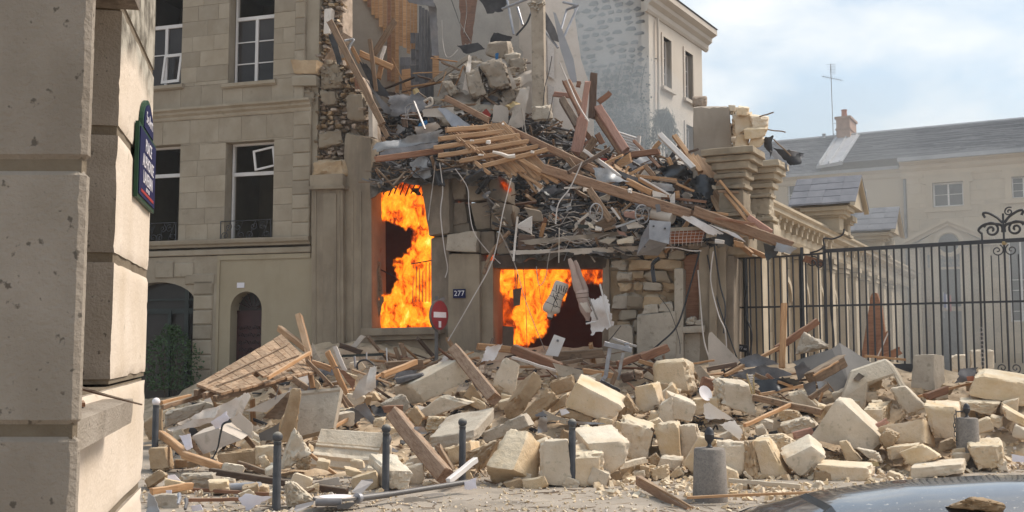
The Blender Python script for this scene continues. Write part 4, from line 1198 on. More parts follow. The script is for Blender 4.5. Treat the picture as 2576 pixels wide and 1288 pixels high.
# wrecked aedicule nearest the street: two stepped pillar heads with rubble on top
for (px,y1,y2,w,m_,e) in ((1868,372,640,.62,'wing_dirty',-.15),(1935,407,640,.5,'wing_stone',-.35)):
    u,zt=W_.uz(px,y1,e); zb=W_.uz(px,y2,e)[1]
    stepped(u,w,e,.6,zb,zt,M[m_],wg,'broken_pillar',steps=((.12,.34),(.0,.36),(.1,.40),(.04,.43),(.0,.62),(.06,.66),(.0,.72),(.1,.77),(.05,.80),(.17,.87),(.26,.93),(.34,1.0)),worn=.022)
# plaster wall stub left standing with ragged masonry
stub=thing('wall_stub',P(1790,480,27),'pale grey plastered wall stub still standing with a ragged broken right edge','wall fragment')
vs,fs=chunk(hex_px([(1744,268),(1836,266),(1846,500),(1742,500)],26.6,.5),91,n=9,cuts=2,rough=.02,k=60,depthcut=.93)
emit('plastered_face',vs,fs,M['plaster_dull'],stub,smooth=35)
vs,fs=chunk(hex_px([(1741,244),(1778,243),(1778,268),(1743,270)],26.9,.6,(0,-2)),92,n=6,cuts=3,rough=.03)
emit('brick_lump',vs,fs,M['masonry_core'],stub,smooth=35)
rng=random.Random(12)
for i in range(34):
    t=i/33
    px=1838+rng.uniform(-4,10)+(14*(1-t) if rng.random()<.5 else 0); py=272+200*t; s=rng.uniform(9,20)
    vs,fs=chunk(hex_px([(px-s*.6,py-s*.5),(px+s*.6,py-s*.45),(px+s*.55,py+s*.5),(px-s*.5,py+s*.5)],26.55+rng.uniform(0,.3),.3),200+i,n=4,cuts=4,rough=.02)
    emit('broken_stone',vs,fs,M['limestone_pale' if rng.random()<.7 else 'masonry_core'],stub,smooth=35)
topst=[((1845,285),(1890,282),(1893,330),(1850,345)),((1880,290),(1932,295),(1930,322),(1888,325)),((1868,322),(1935,318),(1925,345),(1872,352)),((1848,335),(1885,340),(1880,372),(1846,372)),((1890,345),(1930,350),(1915,372),(1880,370)),((1856,268),(1884,272),(1880,292),(1852,290))]
tl_=['upright pale stone lump against the broken wall stub','flat topped pale block at the right of the rubble on the pillar head','long pale tilted slab across the pillar head','small stone wedged left on the pillar head','small stone at the right edge of the pillar head','topmost pale stone beside the wall stub']
for i,(q,l) in enumerate(zip(topst,tl_)):
    vs,fs=chunk(hex_px(list(q),26.0-.1*(i % 3),.45,(3,-4)),300+i,cuts=5,rough=.03)
    tag(emit('limestone_block',vs,fs,M['limestone'],smooth=35),l,'stone','stones on the wrecked pillar head')
fl=thing('torn_roofing',P(1965,400,26),'torn dark roofing felt and zinc flapping off the wrecked pillar','roofing')
for i,(c4,m_) in enumerate((([(1925,345),(1945,340),(1938,395),(1928,372)],'tarpaper'),([(1945,372),(2020,385),(2010,415),(1985,415)],'tarpaper'),([(1938,378),(1975,385),(1985,430),(1968,425)],'zinc'),([(1985,378),(2025,392),(2008,410),(1978,402)],'zinc_dark'))):
    vs,fs=sheet([P(x,y,25.9+.2*(k % 2)) for k,(x,y) in enumerate(c4)],8,6,.12,2.2,60+i,thick=.01)
    emit('sheet',vs,fs,M[m_],fl,smooth=40)
for i,(a,b,l) in enumerate((((1905,295),(1946,283),'thin stick poking up right from the rubble on the pillar'),((1930,326),(1976,332),'splintered lath sticking out right of the pillar head'),((1945,350),(1990,392),'dark lath hanging from the pillar head'))):
    tag(beam_obj('broken_lath',P(*a,26),P(*b,25.6),.025,.03,M['oldwood'],i),l,'lath')

# ================================================================== BLACK IRON FENCE
P0=P(1822,900,26.0); PC=P(2080,900,24.5); PE=Vector((7.46+.777*6.4,24.5-.629*6.4,0))
F1=Frame((P0.x,P0.y,0),(PC.x-P0.x,PC.y-P0.y)); L1=math.hypot(PC.x-P0.x,PC.y-P0.y)
F2=Frame((PC.x,PC.y,0),(.777,-.629)); L2=6.4
FB,FM,FT=1.52,3.07,4.37
fn=F1.empty('iron_fence'); tag(fn,'black iron railing fence on a stone plinth across the courtyard','fence')
def fbar(fr,u,z0,z1,r=.022,name='bar',dx=0.0,dy=0.0):
    MB().tube([fr.pt(u,0,z0),fr.pt(u+dx,dy,z1)],r,6).build(name,M['iron_black'],fn)
def flat(fr,u0,u1,z,hgt=.045,th=.02,sag=0.0,name='rail'):
    mb=MB(); n=12
    mb.loft([[fr.pt(u0+(u1-u0)*i/n,y,z+zz-sag*math.sin(math.pi*i/n)) for y,zz in ((-th,-hgt/2),(th,-hgt/2),(th,hgt/2),(-th,hgt/2))] for i in range(n+1)]); mb.build(name,M['iron_black'],fn)
flat(F1,0,L1,FT-.05,sag=.03); flat(F1,0,L1,FM,.045); flat(F2,0,L2,FT,.085,.035); flat(F2,0,L2,FM,.045); flat(F2,0,L2,FB+.03,.03)
rng=random.Random(3)
u=.08
while u<L1:
    fbar(F1,u,FB,FT-.06,dx=rng.uniform(-.012,.012)); u+=.158
u=.16
while u<L2:
    if not (3.5<u<4.46): fbar(F2,u,FB,FT,dx=rng.uniform(-.006,.006))
    u+=.165
for fr,u in ((F1,.62),(F1,L1-.55),(F2,.0)): MB().box(-.03,.03,-.03,.03,0,FT+.12-FB).build('post',M['iron_black'],fn); o=COL.objects[-1]; o.location=ORG[fn.name].inverted() @ fr.pt(u,0,FB)
# curled braces of the corner post, and the gate ornament
def ftube(pts,r=.02,name='scroll'): MB().tube(pts,r,6).build(name,M['iron_black'],fn)
X2,Z2=F2.x,Vector((0,0,1))
ftube(curve_pts([F2.pt(-.35,0,FT-.02),F2.pt(-.15,0,FT+.02),F2.pt(0,0,FT+.12),F2.pt(.0,0,FT+.3),F2.pt(.22,0,FT+.28),F2.pt(.45,0,FT+.36),F2.pt(.5,0,FT+.5)],5),.022,'curled_finial')
ftube(curve_pts([F2.pt(.14,0,FB),F2.pt(.2,-.05,2.3),F2.pt(.12,.02,3.0),F2.pt(.16,-.03,3.7),F2.pt(.1,0,FT)],6),.022,'wrapped_bar')
ftube(curve_pts([F1.pt(.66,-.04,1.7),F1.pt(.78,-.1,2.4),F1.pt(.62,-.06,2.9),F1.pt(.66,-.04,3.6)],6),.022,'wrapped_bar')
for t0,r0,a in ((F1.pt(L1-.28,-.02,FT-.25),.15,0.6),(F1.pt(L1-.1,-.02,FT-.3),.11,2.6)): ftube(spiral(t0,r0,1.4,F1.x,Z2,a,n=18),.014)
MB().box(-.22,.26,-.02,.02,-.14,.02).build('ornament_plate',M['redwood'],fn); o=COL.objects[-1]; o.location=ORG[fn.name].inverted() @ F1.pt(L1-.3,.03,FT-.3); o.rotation_euler=(0,.35,0)
gu_=3.98                                                     # gate axis
for s in (-1,1):
    g=lambda a,z: F2.pt(gu_+s*a,0,z)
    ftube([g(.44,FB),g(.44,FT+0.198)],.02,'gate_stile')
    ftube(curve_pts([g(.44,FT+0.186),g(.5,FT+0.279),g(.34,FT+0.384),g(.05,FT+0.341),g(.02,FT+0.186)],6),.03)
    ftube(spiral(g(.24,FT+.25),.17,1.6,F2.x*s,Z2,.4),.026)
    ftube(curve_pts([g(.02,FT+0.384),g(.12,FT+0.508),g(.3,FT+0.620),g(.4,FT+0.620),g(.36,FT+0.527)],5),.028)
    ftube(spiral(g(.14,FT-.2),.13,1.5,F2.x*s,Z2,2.0),.013)
    ftube(spiral(g(.13,FB+.14),.12,1.5,F2.x*s,Z2,3.6),.013)
    for a in (.12,.27): ftube([g(a,FB+.25),g(a,FT-.3)],.013,'bar')
ftube([F2.pt(gu_,0,FB),F2.pt(gu_,0,FT+0.589)],.022,'gate_stile')
ftube(spiral(F2.pt(gu_+.12,0,FT+.62),.1,1.5,F2.x,Z2,1.0),.016)
for zz in (FT-.1,): MB().lathe([(.0,0),(.05,.03),(.05,.08),(0,.11)],tuple(F2.pt(gu_,0,zz)),10).build('gilt_boss',M['yellow_foam'],fn)
ch_=MB()
for i in range(9): ch_.tube([F2.pt(3.47+.03*math.cos(k*.7),-.05+.02*(i % 2),1.75+i*.09+.055*math.sin(k*.7)) for k in range(10)],.009,4,cap=False)
lk=ch_.build('lock_chain',M['steel']); tag(lk,'steel chain looped around the fence bars left of the gate','chain')
pl_=MB()
pl_.add([F1.pt(-.05,-.25,0),F1.pt(L1,-.25,0),F2.pt(L2,-.25,0),F2.pt(L2,.25,0),F1.pt(L1,.25,0),F1.pt(-.05,.25,0),F1.pt(-.05,-.25,FB),F1.pt(L1,-.25,FB),F2.pt(L2,-.25,FB),F2.pt(L2,.25,FB),F1.pt(L1,.25,FB),F1.pt(-.05,.25,FB)],
        [(0,1,7,6),(1,2,8,7),(2,3,9,8),(3,4,10,9),(4,5,11,10),(5,0,6,11),(6,7,10,11),(7,8,9,10)])
pl_.build('plinth',M['wing_stone'],fn)
cp_=MB(); cp_.loft([[F2.pt(u,y,z) for y,z in ((-.36,FB-.22),(-.36,FB-.12),(-.28,FB-.06),(-.28,FB+.002),(.28,FB+.002),(.28,FB-.22))] for u in (0,L2)]); cp_.build('plinth_coping',M['wing_stone'],fn)
# number plate 277 BIS hung on the fence
np_=thing('number_plate',F1.pt(.45,-.08,2.1),'small tilted black plate numbered 277 bis on the fence bars','sign')
xd=(F1.x+Vector((0,0,-.11))).normalized(); zd=(Vector((0,0,1))+F1.x*.11).normalized(); c0=F1.hit(1867,876,-.08)
w2,h2=.155,.09
MB().hexa([c0-xd*w2+zd*h2-F1.y*.01,c0+xd*w2+zd*h2-F1.y*.01,c0+xd*w2-zd*h2-F1.y*.01,c0-xd*w2-zd*h2-F1.y*.01,c0-xd*w2+zd*h2+F1.y*.01,c0+xd*w2+zd*h2+F1.y*.01,c0+xd*w2-zd*h2+F1.y*.01,c0-xd*w2-zd*h2+F1.y*.01]).build('plate',M['iron_black'],np_)
lettering('277',.105,c0-xd*.062-F1.y*.012,xd,zd,M['enamel_white'],np_,depth=.002)
lettering('BIS',.062,c0+xd*.085-zd*.015-F1.y*.012,xd,zd,M['enamel_white'],np_,depth=.002)
# behind the fence
o_=thing('broken_door',P(2196,900,28.5),'tall tapering splintered reddish door panel standing behind the fence','door')
vs,fs=prism_px([(2196,735),(2206,738),(2218,775),(2234,900),(2166,900),(2182,800),(2190,745)],28.5,.06,off=(3,0)); emit('panel',vs,fs,M['redwood'],o_)
vs,fs=prism_px([(2206,860),(2232,832),(2240,842),(2236,905),(2206,905)],28.3,.05); emit('splinter',vs,fs,M['redwood'],o_)
tag(beam_obj('white_lath',P(2206,900,28),P(2240,826,28),.02,.03,M['whitewood'],4),'thin white stick leaning on the reddish door panel behind the fence','lath')
for q,s,l in (((2412,905,27,44,30),1,'pale stone lying behind the fence near the grey door'),((2470,898,27,60,36),2,'larger white stone behind the fence beside the gate')):
    px,py,d,w,h=q
    vs,fs=chunk(hex_px([(px-w/2,py-h/2),(px+w/2,py-h/2),(px+w/2,py+h),(px-w/2,py+h)],d,.5),70+s,cuts=5,rough=.03); tag(emit('limestone_block',vs,fs,M['limestone_pale'],smooth=35),l,'stone')
tag(beam_obj('fallen_plank',P(2215,905,27.5),P(2268,880,27.2),.05,.2,M['redwood'],8),'short reddish board lying behind the fence by the door panel','plank')
# ================================================================== BURNING BUILDING: carcass
TILE['V']=(1235.2,0,2.7); TILE['X']=(724.1,383.3,2.16); TILE['Y']=(1192.6,425.9,2.326); TILE['K']=(1354.5,638.9,6.046)
LAND={'the blazing window': (1010,640),'the no entry sign': (1105,790),'the 277 plate': (1155,740),'the burning doorway': (1330,760),'the grey steel box': (1645,600),'the slatted roof section': (1260,380),
        'the long diagonal beam': (1600,490),'the black plastic sheet': (1765,470),'the hanging column': (1350,220),'the cracked concrete lumps': (1220,200),'the tall upright post': (1493,250),
        'the wooden panelling': (1010,150),'the wall stub': (1790,380),'the big round boulder': (1700,940),'the granite bollard': (1785,1180),'the chained far bollard': (2435,1090),'the fallen roof boarding': (640,920),
        'the moulded cornice block': (880,1140),'the fluted grey slab': (780,1040),'the big squared block': (1290,1150),'the reddish broken timber': (1050,1110),'the grey board': (2080,920),'the parked car': (2300,1240),'the white ball bollard': (388,1100),
        'the left iron bollard': (695,1190),'the middle iron bollard': (970,1160),'the lone iron bollard': (1440,1140),'the fallen road sign': (860,1255),'the long pale ashlar': (1080,955),'the socketed block': (2170,960),'the steel table legs': (1545,900),'the ribbed grey film': (1560,440)}
USED=set()
DIRS=['right of','above and right of','above','above and left of','left of','below and left of','below','below and right of']
def autolabel(px,py,what,adj):
    c=sorted(LAND.items(),key=lambda k: (k[1][0]-px) ** 2+(k[1][1]-py) ** 2)
    for n2 in range(1,5):
        for nm,(lx_,ly_) in c[:3]:
            a=math.atan2(-(py-ly_),px-lx_); dr=DIRS[int(round(a/(math.pi/4))) % 8]
            dist=math.hypot(px-lx_,py-ly_); how='just ' if dist<70 else ('well ' if dist>190 else '')
            for ad in adj:
                for tail in ([''] if n2==1 else ['',' towards '+c[n2][0]]):
                    s=f'{ad} {what} {how}{dr} {nm}{tail}'
                    if s not in USED and len(s.split())<=16:
                        USED.add(s); return s
    s=f'{adj[0]} {what} {how}{dr} {nm}'
    return s

class Mound:
    """A heap given by its foot and crest: rows (x, foot y, foot depth, crest y, crest depth) in photo px."""
    def __init__(s,rows): s.r=rows
    def at(s,x):
        r=s.r
        if x<=r[0][0]: return r[0][1:]
        for a,b in zip(r,r[1:]):
            if x<=b[0]:
                t=(x-a[0])/(b[0]-a[0]); return [a[i]+(b[i]-a[i])*t for i in range(1,5)]
        return r[-1][1:]
    def depth(s,px,py):
        yb,db,yt,dt=s.at(px); t=(yb-py)/(yb-yt)
        return db+(dt-db)*max(-.15,min(1.1,t))
    def mesh(s,name,m,nx,ny,amp,freq,seed,lo=-.06,hi=1.0,ridge=.0):
        x0,x1=s.r[0][0],s.r[-1][0]; vs,fs=[],[]
        for j in range(ny+1):
            for i in range(nx+1):
                px=x0+(x1-x0)*i/nx; yb,db,yt,dt=s.at(px); t=lo+(hi-lo)*j/ny
                q=P(px,yb+(yt-yb)*t,db+(dt-db)*t)
                o=Vector((seed,0,0))
                a=noise.noise(q*freq+o)+.6*noise.noise(q*freq*2.2+o)+.4*noise.noise(q*freq*5+o)
                q+=Vector((0,-.5,.6))*(a*amp-ridge)
                vs.append(q)
        for j in range(ny):
            for i in range(nx):
                a=j*(nx+1)+i; fs.append((a,a+1,a+nx+2,a+nx+1))
        return emit(name,vs,fs,m,smooth=30)

def hexF(quad,y=0.0,dd=.6,off=(0,0)):
    return [F.hit(x,y_,y) for x,y_ in quad]+[F.hit(x,y_,y)+F.y*dd for x,y_ in quad]
ru_=F.empty('burning_house'); tag(ru_,'collapsed old stone house burning inside, its upper floors torn open','building')
def wallchunk(tile,flat,name='stone_block',m='pilaster_stone',y=0.0,dd=.6,seed=1,cuts=2,rough=.012,k=60,n=8,dc=.9,parent=None):
    vs,fs=chunk(hexF(TP(tile,flat),y,dd),seed,n=n,cuts=cuts,rough=rough,k=k,depthcut=dc)
    return emit(name,vs,fs,M[m],parent or ru_,smooth=35)
# pilasters left of the burning window
wallchunk('q',(783,472,862,472,866,1080,783,1080),'pilaster',y=-.22,dd=.9,seed=2,cuts=0)
wallchunk('q',(864,330,934,345,936,1080,866,1080),'pilaster',y=-.08,dd=.9,seed=3,cuts=1)
for x0,x1,y0,y1,yy in ((812,846,485,1060,-.245),(884,888,480,1060,-.10),(905,909,480,1060,-.1),(792,795,480,1060,-.235),(852,855,480,1060,-.235)):
    wallchunk('q',(x0,y0,x1,y0,x1,y1,x0,y1),'pilaster_fillet',y=yy,dd=.1,seed=x0,cuts=0,rough=.004,n=5)
wallchunk('q',(778,440,862,436,862,474,780,474),'capital',y=-.3,dd=.9,seed=4,cuts=1,rough=.01)
wallchunk('q',(783,400,858,398,868,440,778,442),'broken_stone','limestone_brown',y=-.28,dd=.8,seed=5,cuts=5,rough=.05)
wallchunk('q',(776,468,866,466,866,474,776,476),'capital_lip',y=-.36,dd=.5,seed=6,cuts=0,rough=.006)
# rubble core of the torn wall, and its remaining dressed stones
mb_=[F.hit(x,y,.25) for x,y in ((775,-60),(862,-60),(862,80),(815,150),(905,190),(936,330),(936,480),(775,480))]
n_=len(mb_); vs=mb_+[v+F.y*.6 for v in mb_]
emit('torn_wall',vs,[tuple(range(n_))[::-1],tuple(range(n_,2*n_))]+[(i,(i+1) % n_,n_+(i+1) % n_,n_+i) for i in range(n_)],M['masonry_core'],ru_)
def inpoly(x,y,poly):
    c=False; j=len(poly)-1
    for i in range(len(poly)):
        if (poly[i][1]>y) != (poly[j][1]>y) and x<(poly[j][0]-poly[i][0])*(y-poly[i][1])/(poly[j][1]-poly[i][1])+poly[i][0]: c=not c
        j=i
    return c
def rubble_fill(poly,sx,sy,seed,name,parent,mats,frame=None,y=0.0,jy=.12,dd=.35,dens=1.0,rough=.025,gap=.96):
    rng=random.Random(seed); xs=[p[0] for p in poly]; ys=[p[1] for p in poly]; yy=min(ys); row=0; k=0
    while yy<max(ys):
        h=sy*rng.uniform(.7,1.3); x=min(xs)+rng.uniform(0,sx)*.5
        while x<max(xs):
            w=sx*rng.uniform(.6,1.5); cx_,cy_=x+w/2,yy+h/2
            if inpoly(cx_,cy_,poly) and rng.random()<dens:
                j=lambda s: rng.uniform(-.15,.15)*s
                q=[(x+j(w),yy+j(h)),(x+w*gap+j(w),yy+j(h)),(x+w*gap+j(w),yy+h*gap+j(h)),(x+j(w),yy+h*gap+j(h))]
                vs,fs=chunk([F.hit(a,b,y+rng.uniform(-jy,jy)) for a,b in q]+[F.hit(a,b,y+.1)+F.y*dd for a,b in q],seed*1000+k,n=4,cuts=3,rough=rough,k=14); k+=1
                emit(name,vs,fs,M[rng.choice(mats)],parent,smooth=38)
            x+=w
        yy+=h
rubble_fill([(780,-40),(866,-40),(850,60),(812,150),(800,160),(776,110)],13,9,21,'rubble_stone',ru_,['masonry_core','masonry_core','limestone_brown'],y=.1,jy=.16)
rubble_fill([(800,158),(850,150),(905,195),(938,320),(936,345),(900,330),(866,330),(862,402),(790,402),(786,250)],15,11,22,'rubble_stone',ru_,['masonry_core','masonry_core','limestone_brown','pilaster_stone'],y=.05,jy=.26,rough=.04)
for i,q in enumerate(((728,148,797,150,795,186,736,186),(733,188,795,186,795,215,733,215))): wallchunk('q',q,'quoin_stone','limestone_brown' if i==0 else 'facade_stone',y=-.2,dd=.5,seed=30+i,cuts=2,rough=.015)
for i,q in enumerate(((802,160,858,158,866,218,804,222),(806,222,850,222,852,262,808,264),(868,240,920,232,926,300,872,302),(798,330,852,322,858,360,800,372),(730,214,792,214,794,262,730,262))):
    wallchunk('q',q,'dressed_stone','pilaster_stone',y=-.12,dd=.5,seed=40+i,cuts=6,rough=.06,n=10,k=20,dc=.75)
wallchunk('q',(816,22,834,20,828,84,814,86),'white_post','plaster_white',y=-.1,dd=.2,seed=55,cuts=1,rough=.008)
wallchunk('q',(926,262,936,258,938,345,928,345),'pale_edge','plaster',y=-.25,dd=.3,seed=56,cuts=1,rough=.008)
# base, sill and apron of the burning window
wallchunk('q',(906,826,1108,822,1108,840,906,845),'window_sill',y=-.34,dd=.9,seed=60,cuts=0,rough=.006)
wallchunk('q',(918,845,1096,840,1096,852,918,858),'sill_moulding',y=-.24,dd=.8,seed=61,cuts=0,rough=.005)
wallchunk('q',(912,858,1104,852,1104,1080,912,1080),'window_apron',y=-.08,dd=.8,seed=62,cuts=0,rough=.008)
# pier between the openings, leaning top, block with plate 277
wallchunk('q',(1050,424,1128,412,1132,590,1078,596),'leaning_pier','dark_stone',y=-.2,dd=.8,seed=63,cuts=3,rough=.02)
wallchunk('q',(1084,596,1130,592,1128,1080,1086,1080),'window_jamb','dark_stone',y=.0,dd=.8,seed=64,cuts=0,rough=.012)
wallchunk('q',(1128,636,1206,636,1208,1080,1124,1080),'pier',y=-.12,dd=.8,seed=65,cuts=0,rough=.008)
wallchunk('q',(1208,655,1240,655,1242,1080,1210,1080),'pier_side',y=.02,dd=.8,seed=66,cuts=0,rough=.008)
wallchunk('q',(1124,590,1202,578,1200,636,1120,630),'broken_capstone','limestone_grey',y=-.22,dd=.6,seed=67,cuts=3,rough=.025)
for i,q in enumerate(((1132,440,1170,430,1172,500,1140,505),(1140,508,1168,506,1176,560,1134,570),(1130,560,1180,560,1182,590,1130,590),(1172,440,1226,428,1226,500,1178,508),(1228,436,1276,450,1278,510,1230,500),(1180,510,1232,504,1234,575,1196,580),(1234,506,1290,514,1294,580,1236,578),(1204,582,1244,580,1244,636,1206,640),(1246,582,1300,584,1300,640,1248,640))):
    wallchunk('q',q,'wall_stone','dark_stone',y=-.02+.06*(i % 3),dd=.7,seed=80+i,cuts=3,rough=.02,n=6)
# lintel over the doorway, right-hand masonry
wallchunk('q',(1240,640,1530,632,1524,674,1240,674),'lintel','scorched',y=-.02,dd=.7,seed=95,cuts=1,rough=.02)
wallchunk('q',(1516,640,1532,640,1532,1080,1512,1080),'door_jamb','dark_stone',y=.0,dd=.9,seed=96,cuts=1,rough=.02)
rubble_fill([(1530,628),(1700,622),(1706,780),(1610,790),(1604,870),(1530,880)],46,33,25,'wall_stone',ru_,['limestone_brown','limestone_grey','pilaster_stone','facade_stone'],y=-.02,jy=.09,dd=.6,rough=.045,gap=1.05)
wallchunk('q',(1528,622,1712,618,1712,1080,1528,1080),'wall','limestone_brown',y=.18,dd=.5,seed=97,cuts=0,rough=.03)
wallchunk('q',(1600,790,1700,778,1706,1080,1600,1080),'dressed_pier','limestone_grey',y=-.35,dd=.8,seed=98,cuts=2,rough=.02)
wallchunk('q',(1642,784,1716,790,1718,1080,1648,1080),'dressed_pier','limestone_pale',y=-.25,dd=.8,seed=99,cuts=3,rough=.02)
wallchunk('q',(1530,820,1592,815,1594,1080,1528,1080),'plaster_pier','limestone_grey',y=-.3,dd=.7,seed=100,cuts=3,rough=.02)
wallchunk('q',(1696,674,1718,674,1720,1080,1698,1080),'pilaster','limestone_grey',y=-.3,dd=.7,seed=101,cuts=1,rough=.01)
wallchunk('q',(1716,640,1758,636,1758,1080,1716,1080),'recess_wall','redwood',y=.2,dd=.4,seed=102,cuts=0,rough=.01)
wallchunk('q',(1718,822,1772,818,1772,836,1718,838),'window_sill','limestone_grey',y=-.34,dd=.8,seed=103,cuts=1,rough=.01)
wallchunk('q',(1722,838,1768,836,1768,1080,1722,1080),'window_apron','limestone_grey',y=-.1,dd=.5,seed=104,cuts=0,rough=.01)
for x0,x1,yy in ((1758,1784,-.1),(1784,1802,-.2),(1802,1826,-.05)): wallchunk('q',(x0,622,x1,616,x1,1080,x0,1080),'pilaster','pilaster_stone',y=yy,dd=.7,seed=x0,cuts=1,rough=.01)
wallchunk('q',(1826,640,1846,640,1846,1080,1826,1080),'end_wall','dark_stone',y=.1,dd=3,seed=106,cuts=0,rough=.01)
for i,q in enumerate(((1726,800,1748,796,1752,818,1722,818),(1748,806,1768,804,1768,820,1748,820),(1660,760,1690,756,1694,784,1656,784),(1620,768,1654,764,1656,786,1616,790))):
    tag(wallchunk('q',q,'rubble_lump','limestone_grey',y=-.3,dd=.4,seed=110+i,cuts=4,rough=.03,parent=None),None)
# rooms behind the openings
for nm,(x0,x1,y0,y1,z0,z1),m_ in (('room_wall',(-1.2,1.45,3.2,3.4,0,6.3),'interior_brown'),('room_wall',(-1.3,-1.2,.8,3.4,0,6.3),'interior_brown'),('room_wall',(1.45,1.6,.8,3.4,0,6.3),'interior_brown'),('room_ceiling',(-1.2,1.45,.6,3.2,6.1,6.3),'interior_dark'),
          ('room_wall',(1.6,9.0,4.2,4.4,0,4.6),'interior_brown'),('room_wall',(9.0,9.15,.9,4.4,0,4.6),'interior_dark'),('room_ceiling',(1.6,9.0,.72,4.2,4.45,4.6),'interior_dark'),('room_floor',(-1.2,9.0,.3,4.2,.0,.5),'interior_dark')):
    MB().box(x0,x1,y0,y1,z0,z1).build(nm,M[m_],ru_,local=True)
MB().box(4.0,4.4,.8,1.2,.4,3.9).build('door_leaf',M['scorched'],ru_,local=True) if False else None
# number plate 277
n2=thing('house_number',F.hit(1155,750,-.16),'dark blue house number plate 277 on the stone pier','sign')
c0=F.hit(1155.5,738.5,-.145)
MB().hexa([c0+F.x*a+Vector((0,0,b))+F.y*e for e in (-.012,.012) for a,b in ((-.165,.115),(.165,.115),(.165,-.115),(-.165,-.115))]).build('plate',M['enamel_blue'],n2)
lettering('277',.19,c0-F.y*.0135,F.x,(0,0,1),M['enamel_white'],n2,depth=.0015)

# ------------------------------------------------------------------ flames
def flame(parent,tile,flat,y,m,seed,cell=4.0,amp=.16,ragged=6.0,name='flame'):
    poly=TP(tile,flat); xs=[p[0] for p in poly]; ys=[p[1] for p in poly]; rng=random.Random(seed)
    nx,ny=int((max(xs)-min(xs))/cell)+2,int((max(ys)-min(ys))/cell)+2
    g={}; vs,fs,den=[],[],[]
    def soft(x,y):
        wx=ragged*(noise.noise(Vector((x*.04,y*.03,seed+5)))+.7*noise.noise(Vector((x*.12,y*.09,seed+9)))); wy=ragged*(noise.noise(Vector((x*.04,y*.03,seed+15)))+.7*noise.noise(Vector((x*.12,y*.09,seed+19))))
        return sum(inpoly(x+wx+r_*math.cos(k*.785),y+wy+r_*1.3*math.sin(k*.785),poly) for r_ in (3,7,12) for k in range(8))/24
    def vid(i,j):
        if (i,j) not in g:
            px,py=min(xs)-12+i*cell,min(ys)-12+j*cell
            a=noise.noise(Vector((px*.02,py*.014,seed)))+.6*noise.noise(Vector((px*.06,py*.04,seed)))+.3*noise.noise(Vector((px*.15,py*.1,seed)))
            g[(i,j)]=len(vs); vs.append(F.hit(px,py,y+a*amp)); den.append(soft(px,py))
        return g[(i,j)]
    for i in range(nx+int(24/cell)):
        for j in range(ny+int(24/cell)):
            q=(vid(i,j),vid(i+1,j),vid(i+1,j+1),vid(i,j+1))
            if max(den[k] for k in q)>0: fs.append(q)
    o=emit(name,vs,fs,M[m],parent,smooth=60)
    o.data.attributes.new('flame_fill','FLOAT','POINT').data.foreach_set('value',den)
    return o
fl1=thing('window_fire',F.hit(1010,825,.5),'bright orange flames pouring up inside the tall window opening','fire')
flame(fl1,'q',(934,478,1090,462,1092,575,1060,592,1010,566,960,552,934,525),.55,'fire',11,ragged=14)
flame(fl1,'q',(1094,540,1096,836,926,836,938,785,985,735,1000,700,996,662,1034,620,1056,580,1064,540),.45,'fire',12,ragged=14)
flame(fl1,'q',(1010,455,1060,450,1064,490,1000,492),.7,'fire_deep',13)
flame(fl1,'q',(936,560,946,570,950,640,945,700,950,760,938,826,934,826),.42,'fire',14,ragged=5,cell=3)
flame(fl1,'q',(940,470,1084,460,1088,620,1060,620,1040,575,1000,550,940,530),1.2,'fire_deep',15)
flame(fl1,'q',(1050,560,1090,540,1090,836,990,836,1010,700),1.2,'ember',16)
fl2=thing('doorway_fire',F.hit(1330,860,.8),'orange flames billowing under the lintel of the burning doorway','fire')
flame(fl2,'q',(1228,664,1450,664,1432,720,1410,765,1376,805,1392,818,1342,856,1294,890,1290,800,1300,750,1262,735,1230,722),.6,'fire',21,ragged=14)
flame(fl2,'q',(1450,662,1530,662,1524,706,1490,716,1456,704),.7,'fire_deep',22)
flame(fl2,'q',(1238,678,1450,676,1426,730,1390,780,1350,840,1300,870,1290,790,1242,740),1.0,'fire_deep',23)
flame(fl2,'q',(1230,680,1320,690,1316,810,1290,850,1256,810,1234,770),.9,'ember',24)
fl3=thing('ember_glow',F.hit(1155,520,.6),'small tongue of flame showing through a gap in the masonry','fire')
flame(fl3,'q',(1148,506,1166,512,1162,524,1148,524),.5,'fire',25,cell=2,ragged=3)
fl4=thing('ember_glow',F.hit(1265,465,.3),'dull red glow behind the slats of the fallen roof','fire')
flame(fl4,'q',(1250,436,1284,470,1288,490,1262,470),-.1,'ember',26,cell=3,ragged=3)
fl5=thing('ember_glow',F.hit(1225,650,.3),'dark red glow in the gap left of the burning doorway','fire')
flame(fl5,'q',(1206,600,1240,590,1262,650,1216,672),.5,'ember',27,cell=3,ragged=4)
# grilles and charred bits seen against the fire
gl=thing('window_grille',F.hit(1010,700,.3),'charred vertical iron bars standing in the burning window','railing')
g_=MB()
for i in range(7): g_.tube([F.hit(1040+i*8,660,.38),F.hit(1038+i*8.3,760,.38)],.012,4)
g_.tube([F.hit(1034,664,.38),F.hit(1086,655,.38)],.016,4); g_.tube([F.hit(946,672,.5),F.hit(1000,700,.5)],.016,4); g_.build('bar',M['iron_black'],gl)
gl2=thing('ceiling_laths',F.hit(1010,480,.3),'dark laths hanging above the flames in the window head','laths')
for i in range(9): beam_obj('lath',F.hit(950+i*14,487+(i % 3)*3,.2),F.hit(964+i*14,455,.5),.03,.03,M['scorched'],i,gl2)
ln=thing('wall_lantern',F.hit(1298,762,.3),'dark square lantern silhouetted against the doorway fire','lantern')
MB().hexa([F.hit(a,b,e) for e in (.2,.5) for a,b in ((1290,728),(1312,724),(1308,768),(1292,770))]).build('lantern_box',M['scorched'],ln)
MB().tube([F.hit(1300,726,.35),F.hit(1302,690,.35)],.015,4).build('hanger',M['iron_black'],ln)
